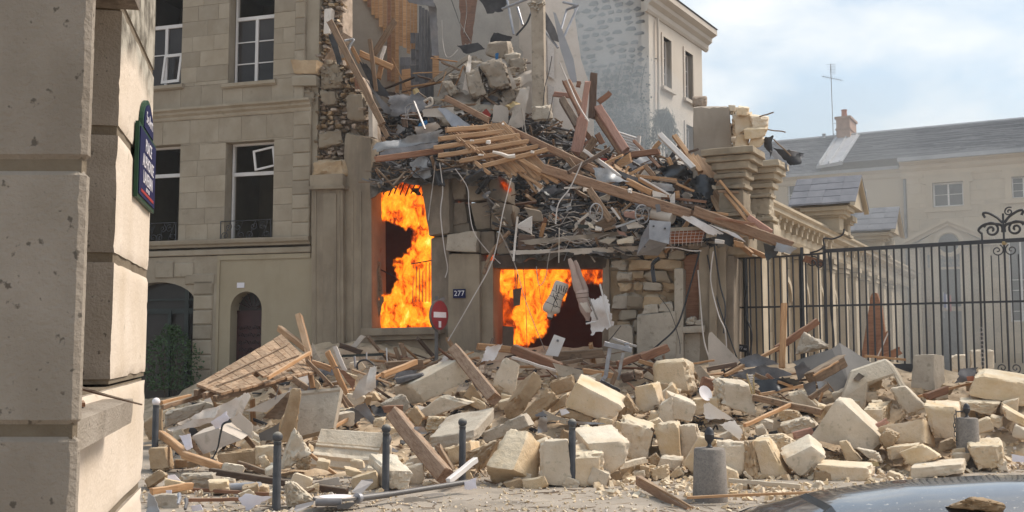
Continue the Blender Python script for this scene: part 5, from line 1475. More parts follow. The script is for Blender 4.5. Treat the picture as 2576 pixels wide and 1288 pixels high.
cl=thing('scorched_curtain',F.hit(954,800,.3),'scorched brown cloth strip at the left of the burning window','cloth')
vs,fs=sheet([F.hit(942,652,.35),F.hit(956,660,.3),F.hit(966,760,.3),F.hit(948,800,.35)],4,10,.05,4,5); emit('cloth',vs,fs,M['oldwood'],cl,smooth=60)
dl=thing('door_leaf',F.hit(1280,870,.3),'brown charred door leaf at the left of the burning doorway','door')
MB().hexa([F.hit(a,b,e) for e in (.25,.32) for a,b in ((1264,820),(1292,822),(1292,1000),(1264,1000))]).build('panel',M['scorched'],dl)

# ================================================================== upper floors torn open: walls at the back
def slabpx(name,tile,flat,d,t,m,parent=None,off=(0,0),dof=None):
    vs,fs=prism_px(TP(tile,flat),d,t,dof,off); return emit(name,vs,fs,M[m],parent)
slabpx('back_wall','q',(820,-90,1352,-90,1352,470,820,470),34,.4,'plaster_dull',ru_)
slabpx('party_wall','q',(1344,-90,1424,-90,1446,40,1462,150,1484,215,1494,300,1496,420,1336,420,1336,-90),31,.4,'plaster_white',ru_)
slabpx('party_wall','q',(1306,-90,1350,-90,1350,330,1330,420,1316,420,1316,130,1306,120),30.6,.25,'plaster',ru_)
slabpx('party_wall','q',(1340,300,1392,290,1394,420,1340,420),30.5,.3,'plaster_white',ru_)
slabpx('inner_wall','q',(852,-60,914,-60,976,92,1000,250,900,260,866,110),30.5,.4,'plaster_dull',ru_)
for q in ((1376,95,1394,108,1394,200,1378,190),(1352,60,1374,90,1376,180,1354,170),(1378,210,1394,220,1394,280,1380,275)): slabpx('wall_panel','q',q,30.9,.05,'whitewood',ru_)
# timber-lined roof slope, with slates and lead
pw_=thing('plank_wall',P(1010,240,30.5),'torn open wooden boarding of a roof slope with slates still on it','boarding')
rng=random.Random(6); x=1080
while x<1590:
    w=rng.uniform(32,44)
    yb=(x-1080)*1.65+rng.uniform(-20,20) if x<1290 else (rng.choice((930,960,820,700)) if x<1440 else 490+rng.uniform(-40,60))
    if yb>10: slabpx('board','U0',(x,-160,x+w-3,-160,x+w-3,yb+rng.uniform(-15,15),x,yb),30.4+rng.uniform(-.05,.05),.03,'pine' if rng.random()<.75 else 'redwood',pw_)
    x+=w
y=330
while y<880:
    x=1450+(0 if y>520 else 110)+rng.uniform(-10,10)
    while x<1640:
        w=rng.uniform(38,56); h=rng.uniform(70,105)
        if rng.random()<.9: slabpx('slate','U0',(x,y,x+w-2,y+rng.uniform(-3,3),x+w-2,y+h,x,y+h+rng.uniform(-4,4)),30.15+rng.uniform(-.05,.05),.03,'slate_old',pw_)
        x+=w
    y+=82
x=1640
for i in range(5): slabpx('dark_board','U0',(x,60+18*i,x+27,60+18*i,x+29,985-20*(i % 2),x-2,985),30.0+.05*(i % 2),.03,'slate_old',pw_); x+=30
for q,m_ in (((1775,560,1840,560,1840,800,1776,830),'pine'),((1465,700,1555,690,1560,950,1470,940),'pine')): slabpx('board','U0',q,29.6,.05,m_,pw_)
def crump(name,tile,flat,d,m,label,cat,seed,nx=8,ny=8,amp=.1,freq=1.6,thick=.01,dof=(0,0,0,0),crease=.6,parent=None,edge=.05):
    vs,fs=sheet([P(*p,d+e) for p,e in zip(TP(tile,flat),dof)],nx,ny,amp,freq,seed,thick=thick,crease=crease,edge=edge)
    o=emit(name,vs,fs,M[m],parent,smooth=45)
    return tag(o,label,cat) if label else o
crump('lead_flashing','U0',(1735,60,1815,50,1842,590,1775,585),29.6,'zinc_dark','grey lead strip hanging down the edge of the boarded roof slope','roofing',1,5,14,.1)
crump('lead_flashing','U0',(1500,-40,1800,-30,1790,70,1540,30),29.3,'zinc_dark','curled grey lead sheet above the slates at the top edge','roofing',2,12,5,.12)
crump('brown_drape','U0',(2040,-80,2235,-80,2165,430,2068,440),31.5,'redwood','dark brown panel hanging in front of the back wall','panel',3,5,10,.06)
crump('black_sheet','U0',(2215,-60,2560,-60,2490,110,2325,130),30,'tarpaper','black sheet of roofing hanging at the top between steel tubes','roofing',4,8,4,.08)
crump('black_sheet','U0',(2385,320,2580,365,2560,410,2360,415),28.8,'tarpaper','black roofing scrap lying on top of the cracked concrete lumps','roofing',5,8,3,.08)
crump('black_sheet','U0',(2030,465,2235,425,2300,495,2110,545),29,'tarpaper','flat black roofing scrap left of the cracked concrete lumps','roofing',6,6,4,.06)
crump('black_sheet','U0',(705,268,770,255,900,740,840,720),27.4,'tarpaper','tall black sheet behind the leaning brown timber at the torn wall','roofing',7,4,10,.08)
crump('black_sheet','U0',(1040,620,1110,640,1365,985,1200,950),28,'tarpaper','ragged black sheet slanting below the boarded roof slope','roofing',8,6,8,.1)
crump('black_sheet','U0',(1080,760,1180,900,1420,1170,1300,1150),27.4,'zinc_dark','long grey metal strip slanting beside the leaning timber','roofing',9,4,10,.05)
crump('grey_cloth','U0',(1330,960,1640,930,1770,1120,1370,1180),27.2,'grey_cloth','heap of dark grey sheeting below the slates','sheeting',10,12,10,.28,1.3)
crump('zinc_sheet','U0',(1820,1080,1905,1085,2190,1275,1980,1275),26.8,'galvanised','pale curved metal sheet behind the slatted roof section','sheet metal',11,6,8,.08)
# ================================================================== debris on the first floor
UP=Mound([(930,470,26.4,320,30),(1000,448,26.2,262,30),(1110,425,26.0,262,30.2),(1200,440,25.9,262,30.5),(1300,625,25.6,286,30.5),(1400,628,25.3,300,30),(1500,632,25.1,372,29),(1600,630,25.0,388,28.5),(1700,622,24.8,398,28),(1800,616,24.7,470,27.4),(1870,612,24.6,540,26.6)])
tag(UP.mesh('debris_heap',M['heap_dark'],150,60,.34,1.1,3,ridge=.15),kind='stuff')
dk=MB(); dk.hexa([F.hit(1300,618,.1),F.hit(1830,606,.1),F.hit(1830,626,.1),F.hit(1300,632,.1)]+[F.hit(x,y,.1)+F.y*4 for x,y in ((1300,618),(1830,606),(1830,626),(1300,632))])
dk.build('floor_slab',M['concrete'],ru_)
MB().add([F.pt(-1.2,.9,6.2),F.pt(9,.9,4.7),F.pt(9,5,4.7),F.pt(-1.2,5,6.2),F.pt(-1.2,.9,6.0),F.pt(9,.9,4.6),F.pt(9,5,4.6),F.pt(-1.2,5,6.0)],BOXF).build('sagging_floor',M['scorched'],ru_)
def beamP(tile,x1,y1,x2,y2,wpx,m,label=None,d=None,cat='timber',parent=None,asp=.8,name=None,group=None,ragged=.5,md=None,taper=1.0,seed=None,wob=.006):
    (ax,ay),(bx,by)=T(tile,x1,y1),T(tile,x2,y2)
    md=md or UP
    if d is None: d=(md.depth(ax,ay)-.45,md.depth(bx,by)-.45)
    elif not isinstance(d,tuple): d=(d,d)
    w=wpx/TILE[tile][2]*(d[0]+d[1])/2/FPX
    steep=abs(by-ay)>abs(bx-ax)
    o=beam_obj(name or 'timber_beam',P(ax,ay,d[0]),P(bx,by,d[1]),*((w,w*asp) if steep else (w*asp,w)),M[m],seed or int(ax*7+ay*13+bx),parent,ragged=ragged,taper=taper,wob=wob,up=(0,-1,0.001) if steep else None)
    if steep and False: pass
    if label: tag(o,label,cat,group); USED.add(label)
    return o
for a in [
    ('U0',740,205,1280,1265,70,'oldwood','long brown timber leaning against the torn wall edge',(26.6,26.0)),
    ('U0',1145,390,1212,930,42,'oldwood','thin pointed upright stake in front of the wood boarding',28),
    ('U0',960,470,1050,640,40,'pine','short slanting pale stick beside the leaning brown timber',28.3),
    ('U0',1035,535,1390,690,62,'pine','short pale rafter lying below the boarded roof slope',29),
    ('U0',1405,195,1180,560,60,'oldwood','brown strut slanting across the wood boarding',29.8),
    ('U0',1300,460,1245,630,34,'whitewood','short white painted stick below the boarded roof slope',29.2),
    ('U0',1270,640,1230,800,50,'pine','stub of pale rafter behind the pointed stake',29.2),
    ('U0',880,580,960,780,60,'pine','short honey coloured stub behind the leaning timber',27.6),
    ('U0',1010,770,1030,900,55,'redwood','short reddish stub under the leaning brown timber',26.8),
    ('U0',1790,815,2160,560,46,'concrete','long dusty batten leaning under the cracked concrete lumps',29),
    ('U0',1700,860,2000,650,26,'oldwood','thin lath parallel to the dusty batten',29.3),
    ('U0',1490,1180,1500,1290,60,'darkwood','dark stump in the rubble above the blazing window',26.8),
    ('U0',1240,1230,1330,1390,50,'oldwood','mossy short timber above the blazing window',26.5),
    ('U1',610,335,1070,575,62,'beamwood','stout squared timber dipping behind the slatted roof section',(27.2,26.6)),
    ('U1',1200,630,2140,1075,74,'beamwood','long squared rafter running down right from the slatted roof section',(26.4,25.2)),
    ('U1',-100,962,600,868,62,'redwood','long reddish rafter jutting left above the blazing window',(25.6,26.2)),
    ('U1',2110,90,2092,560,74,'darkwood','tall dark upright post standing in the right hand heap',27.5),
    ('U1',2150,395,2285,285,56,'redwood','short red timber poking out right of the tall upright post',27.6),
    ('U1',2052,170,1985,590,60,'pinkwood','upper half of the pinkish notched post by the tall upright post',27.0),
    ('U1',2005,540,1925,935,118,'pinkwood','broad pinkish notched post with square holes',26.8),
    ('U1',2150,430,2440,890,84,'pinkwood','pinkish beam sloping down right from the tall upright post',(27.5,26.6)),
    ('U1',2110,480,2400,920,60,'beamwood','brown beam lying against the sloping pinkish beam',(27.7,26.9)),
    ('U1',1830,160,2000,510,84,'redwood','broad red plank leaning left of the tall upright post',(28.2,27.4)),
    ('U1',1790,350,1960,650,74,'darkwood','dark red plank leaning below the broad red plank',(28.3,27.4)),
    ('U1',1695,300,1900,325,50,'pinkwood','short level timber beside the white party wall',28.6),
    ('U1',1930,200,1990,210,60,'redwood','small red block end beside the tall upright post',28),
    ('U1',1990,650,2080,760,50,'redwood','short leaning timber behind the pinkish notched post',27.6),
    ('U2',695,320,850,85,80,'oldwood','short slanting grey brown timber right of the notched post',26.6),
    ('U2',850,50,915,165,56,'redwood','small upright reddish offcut above the grey brown timber',26.4),
    ('U2',740,130,800,320,46,'redwood','thin dark strut behind the notched post',27),
    ('U2',300,405,1830,880,104,'beamwood','very long heavy beam crossing the debris diagonally',(25.4,24.0)),
    ('U2',1800,818,2830,1200,104,'beamwood','second heavy beam continuing down right to the fence',(23.9,23.4)),
    ('U2',1650,560,1840,640,24,'pine','pale lath end right above the heavy diagonal beam',24.4),
    ('U2',545,295,705,490,52,'oldwood','short board dropping across the long squared rafter',25.2),
    ('U2',560,450,985,208,42,'darkwood','dark thin rafter crossing up right over the beams',(25.0,25.6)),
    ('U2',710,215,850,320,34,'whitewood','thin grey white stick by the dark thin rafter',25.6),
    ('U2',840,305,1100,500,40,'whitewood','white painted batten lying beside the ribbed grey film',(25.5,25.0)),
    ('U2',1180,275,1495,232,62,'redwood','reddish timber lying level below the white railing',(26.4,26.0)),
    ('U2',1410,225,1500,130,46,'pine','short pale rafter end standing up right of the white railing',26.6),
    ('U2',1225,125,1490,400,30,'redwood','thin red strip slanting behind the level timber',(26.8,25.8)),
    ('U2',1480,58,1835,415,56,'whitewood','thick white painted post leaning left of the wall stub',(26.2,25.2)),
    ('U2',1630,70,1905,450,52,'pine','pale plank leaning parallel to the white painted post',(26.5,25.3)),
    ('U2',1560,285,1625,410,42,'pine','short upright batten in front of the black plastic sheet',25.6),
    ('U2',1770,245,1880,210,24,'darkwood','dark pointed splinter in front of the wall stub',25.8),
    ('U2',1330,370,1430,490,46,'oldwood','brown offcut slanting right of the ribbed grey film',25.2),
    ('U2',1150,530,1420,660,62,'pine','broad pale board lying on the heavy diagonal beam',(24.9,24.5)),
    ('U2',1270,510,1590,690,40,'pine','pale rafter lying on the heavy diagonal beam',(24.9,24.4)),
    ('U2',1290,500,1600,680,16,'whitewood','white edged lath beside the pale rafter',(24.8,24.3)),
    ('U2',1240,485,1660,525,34,'pine','level lath just left of the black plastic sheet',(25.1,24.7)),
    ('U2',1455,515,1665,545,28,'oldwood','second level lath under the first by the black plastic sheet',(24.9,24.6)),
    ('U2',1500,700,1960,745,26,'redwood','thin red batten under the black plastic sheet',(24.6,24.2)),
    ('U2',1660,630,1665,720,46,'pine','small upright end of wood below the black plastic sheet',24.4),
    ('U2',770,615,1000,945,70,'oldwood','brown timber hanging down under the heavy diagonal beam',(24.6,24.4)),
    ('U2',1980,850,2180,870,26,'pine','thin splinter lying on the second heavy beam',23.8),
    ('U2',2040,905,2450,970,26,'redwood','thin red splinter on the second heavy beam',(23.7,23.4)),
    ('U2',2370,890,2620,1060,60,'pinkwood','pink brown plank above the lower end of the heavy beam',(24.0,23.7)),
    ('U2',2070,640,2290,645,24,'oldwood','thin branch like stick left of the colonnade',24.4),
    ('U2',2000,590,2400,690,40,'limestone_pale','pale broken moulding lying right of the black plastic sheet',(24.8,24.9)),
    ('U2',1690,770,1950,790,30,'darkwood','dark board wedged under the black plastic sheet',24.4),
    ('U2',1180,470,1340,385,30,'pine','short pale lath right of the ribbed grey film',25.2),
    ('U2',1140,455,1175,380,22,'pine','tiny upright lath right of the ribbed grey film',25.1),
    ('U2',1000,600,1170,598,24,'pine','pale strip lying on top of the heavy diagonal beam',24.9),
    ('U2',520,605,700,595,20,'whitewood','white strip under the upper end of the heavy beam',25.1),
    ('U2',660,950,780,855,26,'plaster','pale pipe end left of the old iron wheels',24.5),
    ('U2',920,1030,1180,950,24,'oldwood','grey lath slanting below the old iron wheels',24.4),
    ('U2',1000,800,1090,920,22,'whitewood','pale stick between the two iron wheels',24.4),
    ('U2',1040,1000,1330,900,22,'steel','thin metal bar under the right iron wheel',24.3),
]:
    lab=a[7]; beamP(*a[:7],label=lab,d=a[8])
# small box frame of boards
bx_=thing('wooden_crate',P(1590,400,25.4),'small honey coloured broken drawer beneath the level reddish timber','drawer')
for q,m_ in (((1050,345,1175,255,1190,330,1075,385),'pine'),((1075,388,1195,330,1200,350,1090,405),'lath'),((940,340,1100,270,1110,285,960,360),'pine')): slabpx('board','U2',q,25.5,.05,m_,bx_,off=(4,-3))
# slatted section of roof: rafters over laths
sr=thing('slatted_roof',P(1250,470,25.5),'fallen roof section of pale rafters nailed over close laths','roof section')
for i,(x1,y1,x2,y2) in enumerate(((600,668,1205,622),(540,758,1300,668),(480,850,1385,716),(530,930,1470,776),(752,982,1555,832),(990,1028,1650,862))):
    t=i/5; beamP('U1',x1,y1,x2,y2,46,'lath',d=(25.9-.5*t,26.3-.7*t),parent=sr,name='rafter',ragged=.8,asp=1.1)
rng=random.Random(44)
for i in range(38):
    t=i/37
    s=(615+575*t+rng.uniform(-8,8),650-66*t+rng.uniform(-12,12)); e=(1075+680*t+rng.uniform(-10,10),1085+95*t+rng.uniform(-45,45))
    if t<.25: e=(s[0]+(e[0]-s[0])*(.35+2.4*t),s[1]+(e[1]-s[1])*(.35+2.4*t))
    if i in (13,22,23): continue
    beamP('U1',s[0],s[1],e[0],e[1],31,'lath',d=(26.35-.2*t,25.6-.2*t),parent=sr,name='lath',ragged=1.0,asp=.4)
for (x1,y1,x2,y2,w) in ((1360,950,1775,1205,44),(1400,1120,1600,1235,30),(905,975,1075,1115,36),(1430,1150,1540,1300,24),(1460,1150,1590,1255,24),(1480,1240,1530,1290,22)): beamP('U1',x1,y1,x2,y2,w,'lath',d=(25.5,25.3),parent=sr,name='loose_lath',ragged=1.2)
for (x,y,w,h,l) in ((885,770,40,22,'white plaster scrap on the second rafter of the slatted roof'),(1050,790,45,45,'white plaster scrap in the middle of the slatted roof'),(1490,885,40,24,'white plaster scrap at the right of the slatted roof'),(1195,608,30,26,'white scrap at the top corner of the slatted roof'),(980,915,60,26,'white plaster crumb low on the slatted roof')):
    (a,b)=T('U1',x,y); s=w/8; vs,fs=chunk(hex_px([(a-s,b-h/8),(a+s,b-h/8),(a+s,b+h/8),(a-s,b+h/8)],25.4,.1),int(x),n=4,cuts=5,rough=.02); tag(emit('plaster_scrap',vs,fs,M['plaster_white'],smooth=40),l,'plaster')
tag(MB().tube(curve_pts([P(*T('U1',1095,885),25.3),P(*T('U1',1180,905),25.25),P(*T('U1',1250,930),25.3),P(*T('U1',1320,925),25.3)],4),.035,6,r2=.06).build('white_pipe_piece',M['plaster_white']),'twisted white strip lying across the slatted roof','scrap')
# right-hand slope of broad boards
bs_=thing('boarded_slope',P(1950,560,24.6),'slope of broad pale boards sliding down right beside the colonnade','boarding')
rng=random.Random(9)
for i in range(8):
    t=i/7
    s=(1800+105*t,250+20*t+rng.uniform(-10,25)); e=(2230+330*t+rng.uniform(-30,30),1150-40*t+rng.uniform(-60,40))
    if i in (5,6): s=(1990+60*(i-5),480+40*(i-5))
    beamP('U2',s[0],s[1],e[0],e[1],56,'lath',d=(26.0,24.3-.2*t),parent=bs_,name='board',ragged=1.0,asp=.25)
for (x1,y1,x2,y2,w) in ((2080,520,2460,960,24),(2130,640,2420,1000,30),(2250,1130,2420,1280,50),(2300,1180,2560,1300,46)): beamP('U2',x1,y1,x2,y2,w,'pine',d=(24.5,23.9),parent=bs_,name='loose_board',ragged=1.2)
# sheets
crump('black_plastic','U2',(1790,540,1925,430,2075,545,1985,745),24.6,'black_plastic','glossy black plastic sheet crumpled at the right of the heap','plastic sheet',21,18,16,.34,1.7,crease=1.4)
crump('black_plastic','U2',(1480,400,1640,360,1800,480,1560,520),25.2,'black_plastic','smaller black plastic fold left of the glossy black sheet','plastic sheet',22,14,10,.3,1.8,crease=1.2)
crump('grey_film','U2',(815,400,960,410,1165,545,850,560),24.9,'grey_film','translucent grey film puffed up on the heavy diagonal beam','plastic sheet',23,16,10,.22,1.8,crease=1.0)
crump('grey_film','U2',(1060,420,1250,500,1420,610,1180,560),25.0,'grey_cloth','dark grey film strip between the boards right of the puffed film','plastic sheet',24,12,6,.12,2)
crump('grey_film','U2',(1400,540,1600,570,1640,640,1500,640),24.7,'grey_film','thin clear film flapping below the black plastic fold','plastic sheet',25,10,6,.12,2.4)
crump('grey_film','U1',(-80,800,560,650,590,740,-100,900),26.1,'grey_film','dusty grey plastic sheet rolled above the blazing window','plastic sheet',26,18,10,.25,1.5,crease=1.3)
crump('grey_film','U1',(0,860,540,790,520,840,-60,930),25.9,'zinc_dark','lower fold of grey sheeting over the reddish rafter','plastic sheet',27,16,5,.14,1.6)
crump('white_board','U2',(1420,630,1560,670,1620,700,1420,690),24.4,'plaster_white','white plasterboard scrap on the heavy beam','board',28,6,4,.03,2)
crump('white_board','U2',(1590,700,1640,640,1640,760,1590,760),24.35,'whitewood','small upright white panel end below the black sheet','board',29,4,4,.02,2)
crump('white_bag','U1',(310,650,520,590,570,640,330,720),26.3,'white_bag','crumpled white plastic bag above the blazing window','bag',30,12,8,.22,2.4,crease=1.3)
crump('blue_bag','U1',(350,600,430,565,450,640,335,660),26.6,'blue_cloth','scrap of bright blue plastic beside the white bag','bag',31,6,6,.12,3)
crump('blue_bag','U0',(2405,540,2440,530,2440,600,2410,600),28.7,'blue_cloth','tiny blue rag on the cracked concrete lumps','rag',32,4,4,.05,3)
crump('red_rag','U1',(985,480,1030,450,1075,500,1050,550),27.2,'red_cloth','small red rag under the cracked concrete lumps','rag',33,5,5,.08,3)
crump('red_rag','U2',(890,300,960,305,960,325,900,325),25.6,'red_cloth','small red rag left of the broken drawer','rag',34,5,3,.04,3)
crump('torn_lining','U1',(1370,235,1470,230,1400,650,1250,610),27.6,'plaster','torn pale wall lining hanging left of the hanging column','panel',35,8,14,.1,1.8)
crump('torn_lining','U1',(1105,400,1260,440,1240,610,1085,570),27.8,'plaster','flat beige panel under the cracked concrete lumps','panel',36,4,4,.02,1)
crump('torn_lining','U0',(1680,1095,1990,1075,1990,1180,1665,1175),26.9,'plaster','pale plaster slab lying behind the white bag','panel',37,6,4,.06,2)
crump('torn_strip','U0',(2140,550,2168,560,2145,940,2080,900),28.3,'plaster_white','white torn strip dangling over the concrete lumps','strip',38,3,12,.1,3)
crump('torn_strip','U1',(1235,40,1260,45,1340,240,1290,250),28.0,'plaster','thin torn strip hanging right of the concrete lumps','strip',39,3,8,.1,3)
crump('dust_sheet','U2',(-10,1230,620,1215,620,1245,20,1275),25.0,'plaster','drooping pale canvas edge along the shop front','awning',40,24,3,.1,1.6)
crump('dust_sheet','U2',(560,1215,1330,1185,1300,1235,640,1270),24.8,'plaster','long sagging canvas awning edge above the burning doorway','awning',41,26,4,.12,1.6)
crump('dust_sheet','U2',(100,1130,1100,1040,1120,1080,160,1180),25.1,'plaster_dull','wavy grey sheet squeezed out above the canvas awning','sheeting',42,26,3,.14,1.8)
crump('white_tarp','U2',(1690,890,1820,890,2130,1060,1990,1080),23.8,'white_bag','white tarpaulin strip under the second heavy beam','tarpaulin',43,12,5,.12,2)
crump('white_tarp','U2',(1990,970,2260,1060,2360,1150,2240,1100),23.6,'white_bag','white metal edging bent down towards the fence','edging',44,12,4,.1,2)
crump('black_box','U2',(2040,1020,2240,1090,2220,1200,2060,1140),24.0,'black_plastic','black open box under the second heavy beam','box',45,5,5,.05,1.5)
crump('dark_flap','U2',(2520,1160,2680,1200,2660,1290,2560,1340),23.2,'black_plastic','dark flap hanging at the lower end of the heavy beam','flap',46,6,6,.15,2)
crump('grey_flap','U2',(2660,1150,2860,1210,2800,1270,2640,1230),23.1,'zinc','grey cloth bundle at the very end of the heavy beam','cloth',47,8,6,.12,2)
crump('green_rag','U2',(660,970,780,975,770,1010,670,1010),24.5,'green_dark','dull green cushion below the left iron wheel','cushion',48,5,4,.05,2)
crump('pink_rag','U2',(1050,1030,1130,1050,1160,1090,1080,1070),24.5,'pinkwood','pink rag in the squeezed debris below the wheels','rag',49,5,4,.05,2)
crump('insulation','U1',(1220,420,1300,370,1370,400,1260,460),27.2,'yellow_foam','tuft of yellow insulation wool beside the hanging column','insulation',50,10,8,.25,4)
crump('insulation','U0',(1570,900,1620,880,1650,930,1590,960),27.4,'yellow_foam','yellow wool scrap under the slates','insulation',51,6,6,.2,4)
for i,(x,y,w,h,l) in enumerate(((1170,640,60,45,'white stone sitting on the heavy diagonal beam'),)):
    a,b=T('U2',x+20,y-5); vs,fs=chunk(hex_px([(a-6,b-6),(a+6,b-6),(a+6,b+6),(a-6,b+6)],24.4,.2),7,n=4,cuts=5); tag(emit('stone',vs,fs,M['plaster_white'],smooth=35),l,'stone')
# cracked concrete lumps, hanging column
for i,(q,l) in enumerate((((955,20,1190,-20,1285,225,1065,250),'largest cracked concrete lump high in the torn building'),((815,110,975,40,1066,330,900,385),'cracked concrete lump with a dark hole, left of the largest'),((612,185,725,160,795,285,715,335),'rounded concrete lump at the far left of the cracked group'),
        ((1128,275,1275,240,1305,335,1210,412),'lower right concrete lump beside the yellow wool'),((680,118,768,112,772,152,690,152),'small pale lump above the rounded concrete lump'),((1050,240,1130,230,1130,330,1060,320),'small concrete lump wedged between the larger ones'))):
    vs,fs=chunk(hex_px([(1205+(x-1205)*1.12,205+(y-205)*1.12) for x,y in TP('U1',q)],27.9+.1*i,1.1,(2,-6)),400+i,n=12,cuts=7,rough=.12,k=8); tag(emit('concrete_lump',vs,fs,M['concrete'],smooth=45),l,'concrete','cracked concrete lumps'); USED.add(l)
vs,fs=chunk(hex_px(TP('U0',(2340,430,2570,390,2620,620,2300,570)),29.2,1.2,(0,-5)),410,n=9,cuts=5,rough=.06,k=9); tag(emit('concrete_lump',vs,fs,M['concrete'],smooth=45),'big smooth concrete lump behind the cracked ones','concrete')
hc=thing('hanging_column',P(1345,300,27.6),'broken square concrete column hanging down beside the white wall','column')
vs,fs=chunk(hex_px(TP('U1',(1478,-660,1602,-660,1618,440,1492,440)),27.6,.45,(6,0)),420,n=12,cuts=2,rough=.02,k=60,depthcut=.93); emit('shaft',vs,fs,M['concrete'],hc,smooth=35)
vs,fs=chunk(hex_px(TP('U1',(1490,430,1690,415,1690,575,1500,590)),27.4,.6),421,n=10,cuts=6,rough=.06,k=9); emit('broken_head',vs,fs,M['limestone_grey'],hc,smooth=45)
vs,fs=chunk(hex_px(TP('U1',(1440,-640,1640,-640,1590,-520,1490,-520)),27.5,.6),422,n=8,cuts=5,rough=.07,k=9); emit('ragged_top',vs,fs,M['limestone_grey'],hc,smooth=45)
# steel tubes and plates at the top
fr_=thing('steel_frame',P(1400,60,29),'bent grey steel tube frame hanging at the top of the ruin','frame')  # bent steel tube frame, not scaffolding
for (x1,y1,x2,y2) in ((110,0,155,235),(270,92,325,-30),(270,92,455,325),(490,15,592,38),(592,38,490,262),(515,65,585,40),(515,65,465,240),(75,62,250,-8),(180,50,215,170)):
    MB().tube([P(*T('V',x1,y1),29),P(*T('V',x2,y2),28.6)],.035,6).build('tube',M['galvanised'],fr_)
MB().tube(curve_pts([P(*T('V',270,92),29),P(*T('V',240,160),28.9),P(*T('V',170,240),28.8)],5),.03,5).build('bent_cable',M['cable_black'],fr_)
slabpx('steel_plate','V',(312,28,360,60,435,190,470,290,410,270,330,120),28.6,.06,'zinc_dark',fr_); slabpx('steel_plate','V',(422,80,440,90,560,400,586,560,545,560,470,330),28.2,.08,'zinc',fr_)
# white railing, steel box, wheels, awning beam
wr=thing('white_railing',P(1580,380,30),'white slatted railing lying behind the right hand heap','railing')
for i in range(6): MB().tube([P(*T('U2',1060+14*i,40+32*i),29),P(*T('U2',1270,108+26*i),29)],.03,6).build('rail',M['white_paint'],wr)
MB().tube([P(*T('U2',1280,80),29),P(*T('U2',1262,250),29)],.06,6).build('end_post',M['whitewood'],wr)
sbx=thing('steel_box',P(1640,640,23.6),'dented grey steel cabinet hanging off the edge of the debris','cabinet')
MB().hexa([P(*T('U2',*p),23.6+e) for p,e in zip(((1388,935),(1592,950),(1572,1160),(1388,1110),(1300,1095),(1500,1120),(1470,1285),(1255,1275)),(0,0,0,0,.55,.55,.5,.5))]).build('body',M['galvanised'],sbx)
lid=MB(); lid.hexa([P(*T('U2',*p),23.55+e) for p,e in zip(((1380,926),(1600,944),(1580,1168),(1380,1118),(1384,930),(1596,948),(1576,1164),(1384,1114)),(0,0,0,0,.06,.06,.06,.06))]); lid.build('lid',M['galvanised'],sbx)
for (x,y) in ((1425,988),(1540,1010),(1337,1195)): MB().hexa([P(*T('U2',x+a,y+b),23.5+e) for e in (0,.06) for a,b in ((-9,-8),(9,-8),(9,8),(-9,8))]).build('bolt',M['iron_black'],sbx)
def wheel(x,y,rx,ry,label):
    w=thing('iron_wheel',P(*T('U2',x,y+ry),24.3),label,'wheel')  # loose spoked iron wheel; no cart goes with it
    c=P(*T('U2',x,y),24.3); sx,sz=rx/4*24.3/FPX,ry/4*24.3/FPX; ax=Vector((1,.5,0)); az=Vector((0,0,1))
    MB().tube([c+ax*sx*math.cos(i*math.pi/14)+az*sz*math.sin(i*math.pi/14) for i in range(29)],.018,5,cap=False).build('rim',M['steel'],w)
    for i in range(6): MB().tube([c,c+ax*sx*math.cos(i*math.pi/3)+az*sz*math.sin(i*math.pi/3)],.012,4).build('spoke',M['steel'],w)
wheel(848,850,66,92,'left old spoked iron wheel in the debris under the heavy beam'); wheel(1310,868,74,96,'right old spoked iron wheel beside the rolled carpet')
cr_=MB().tube([P(*T('U2',1420,850),24.5),P(*T('U2',1620,905),24.2)],.15,14).build('rolled_carpet',M['plaster'],smooth=40); tag(cr_,'rolled tan carpet sticking out above the grey steel cabinet','carpet')
pp=MB().hexa([P(*T('U2',*p),24.0+e) for e in (0,.02) for p in ((1440,770),(1485,765),(1500,840),(1455,850))]).build('framed_picture',M['slate_old']); tag(pp,'small framed picture lying on the heavy beam','picture')
ob_=thing('brick_beam',P(1750,620,24.2),'orange brick and mesh floor beam right of the steel cabinet','beam')
slabpx('brick_face','U2',(1580,1040,1960,1022,1900,1150,1590,1165),24.0,.5,'orange_brick',ob_); slabpx('concrete_top','U2',(1580,1005,1960,985,1965,1024,1580,1042),23.95,.6,'concrete',ob_); slabpx('end_block','U2',(1960,1020,2060,1012,2060,1090,1950,1110),23.9,.5,'limestone_grey',ob_)
ms=MB()
for i in range(9): ms.tube([P(*T('U2',1600+42*i,1035),23.95),P(*T('U2',1595+40*i,1110),23.93),P(*T('U2',1600+38*i,1185),23.97)],.006,3)
for i in range(4): ms.tube([P(*T('U2',1585,1060+32*i),23.95),P(*T('U2',1930,1045+32*i),23.95)],.006,3)
ms.build('wire_mesh',M['cable_white'],ob_)
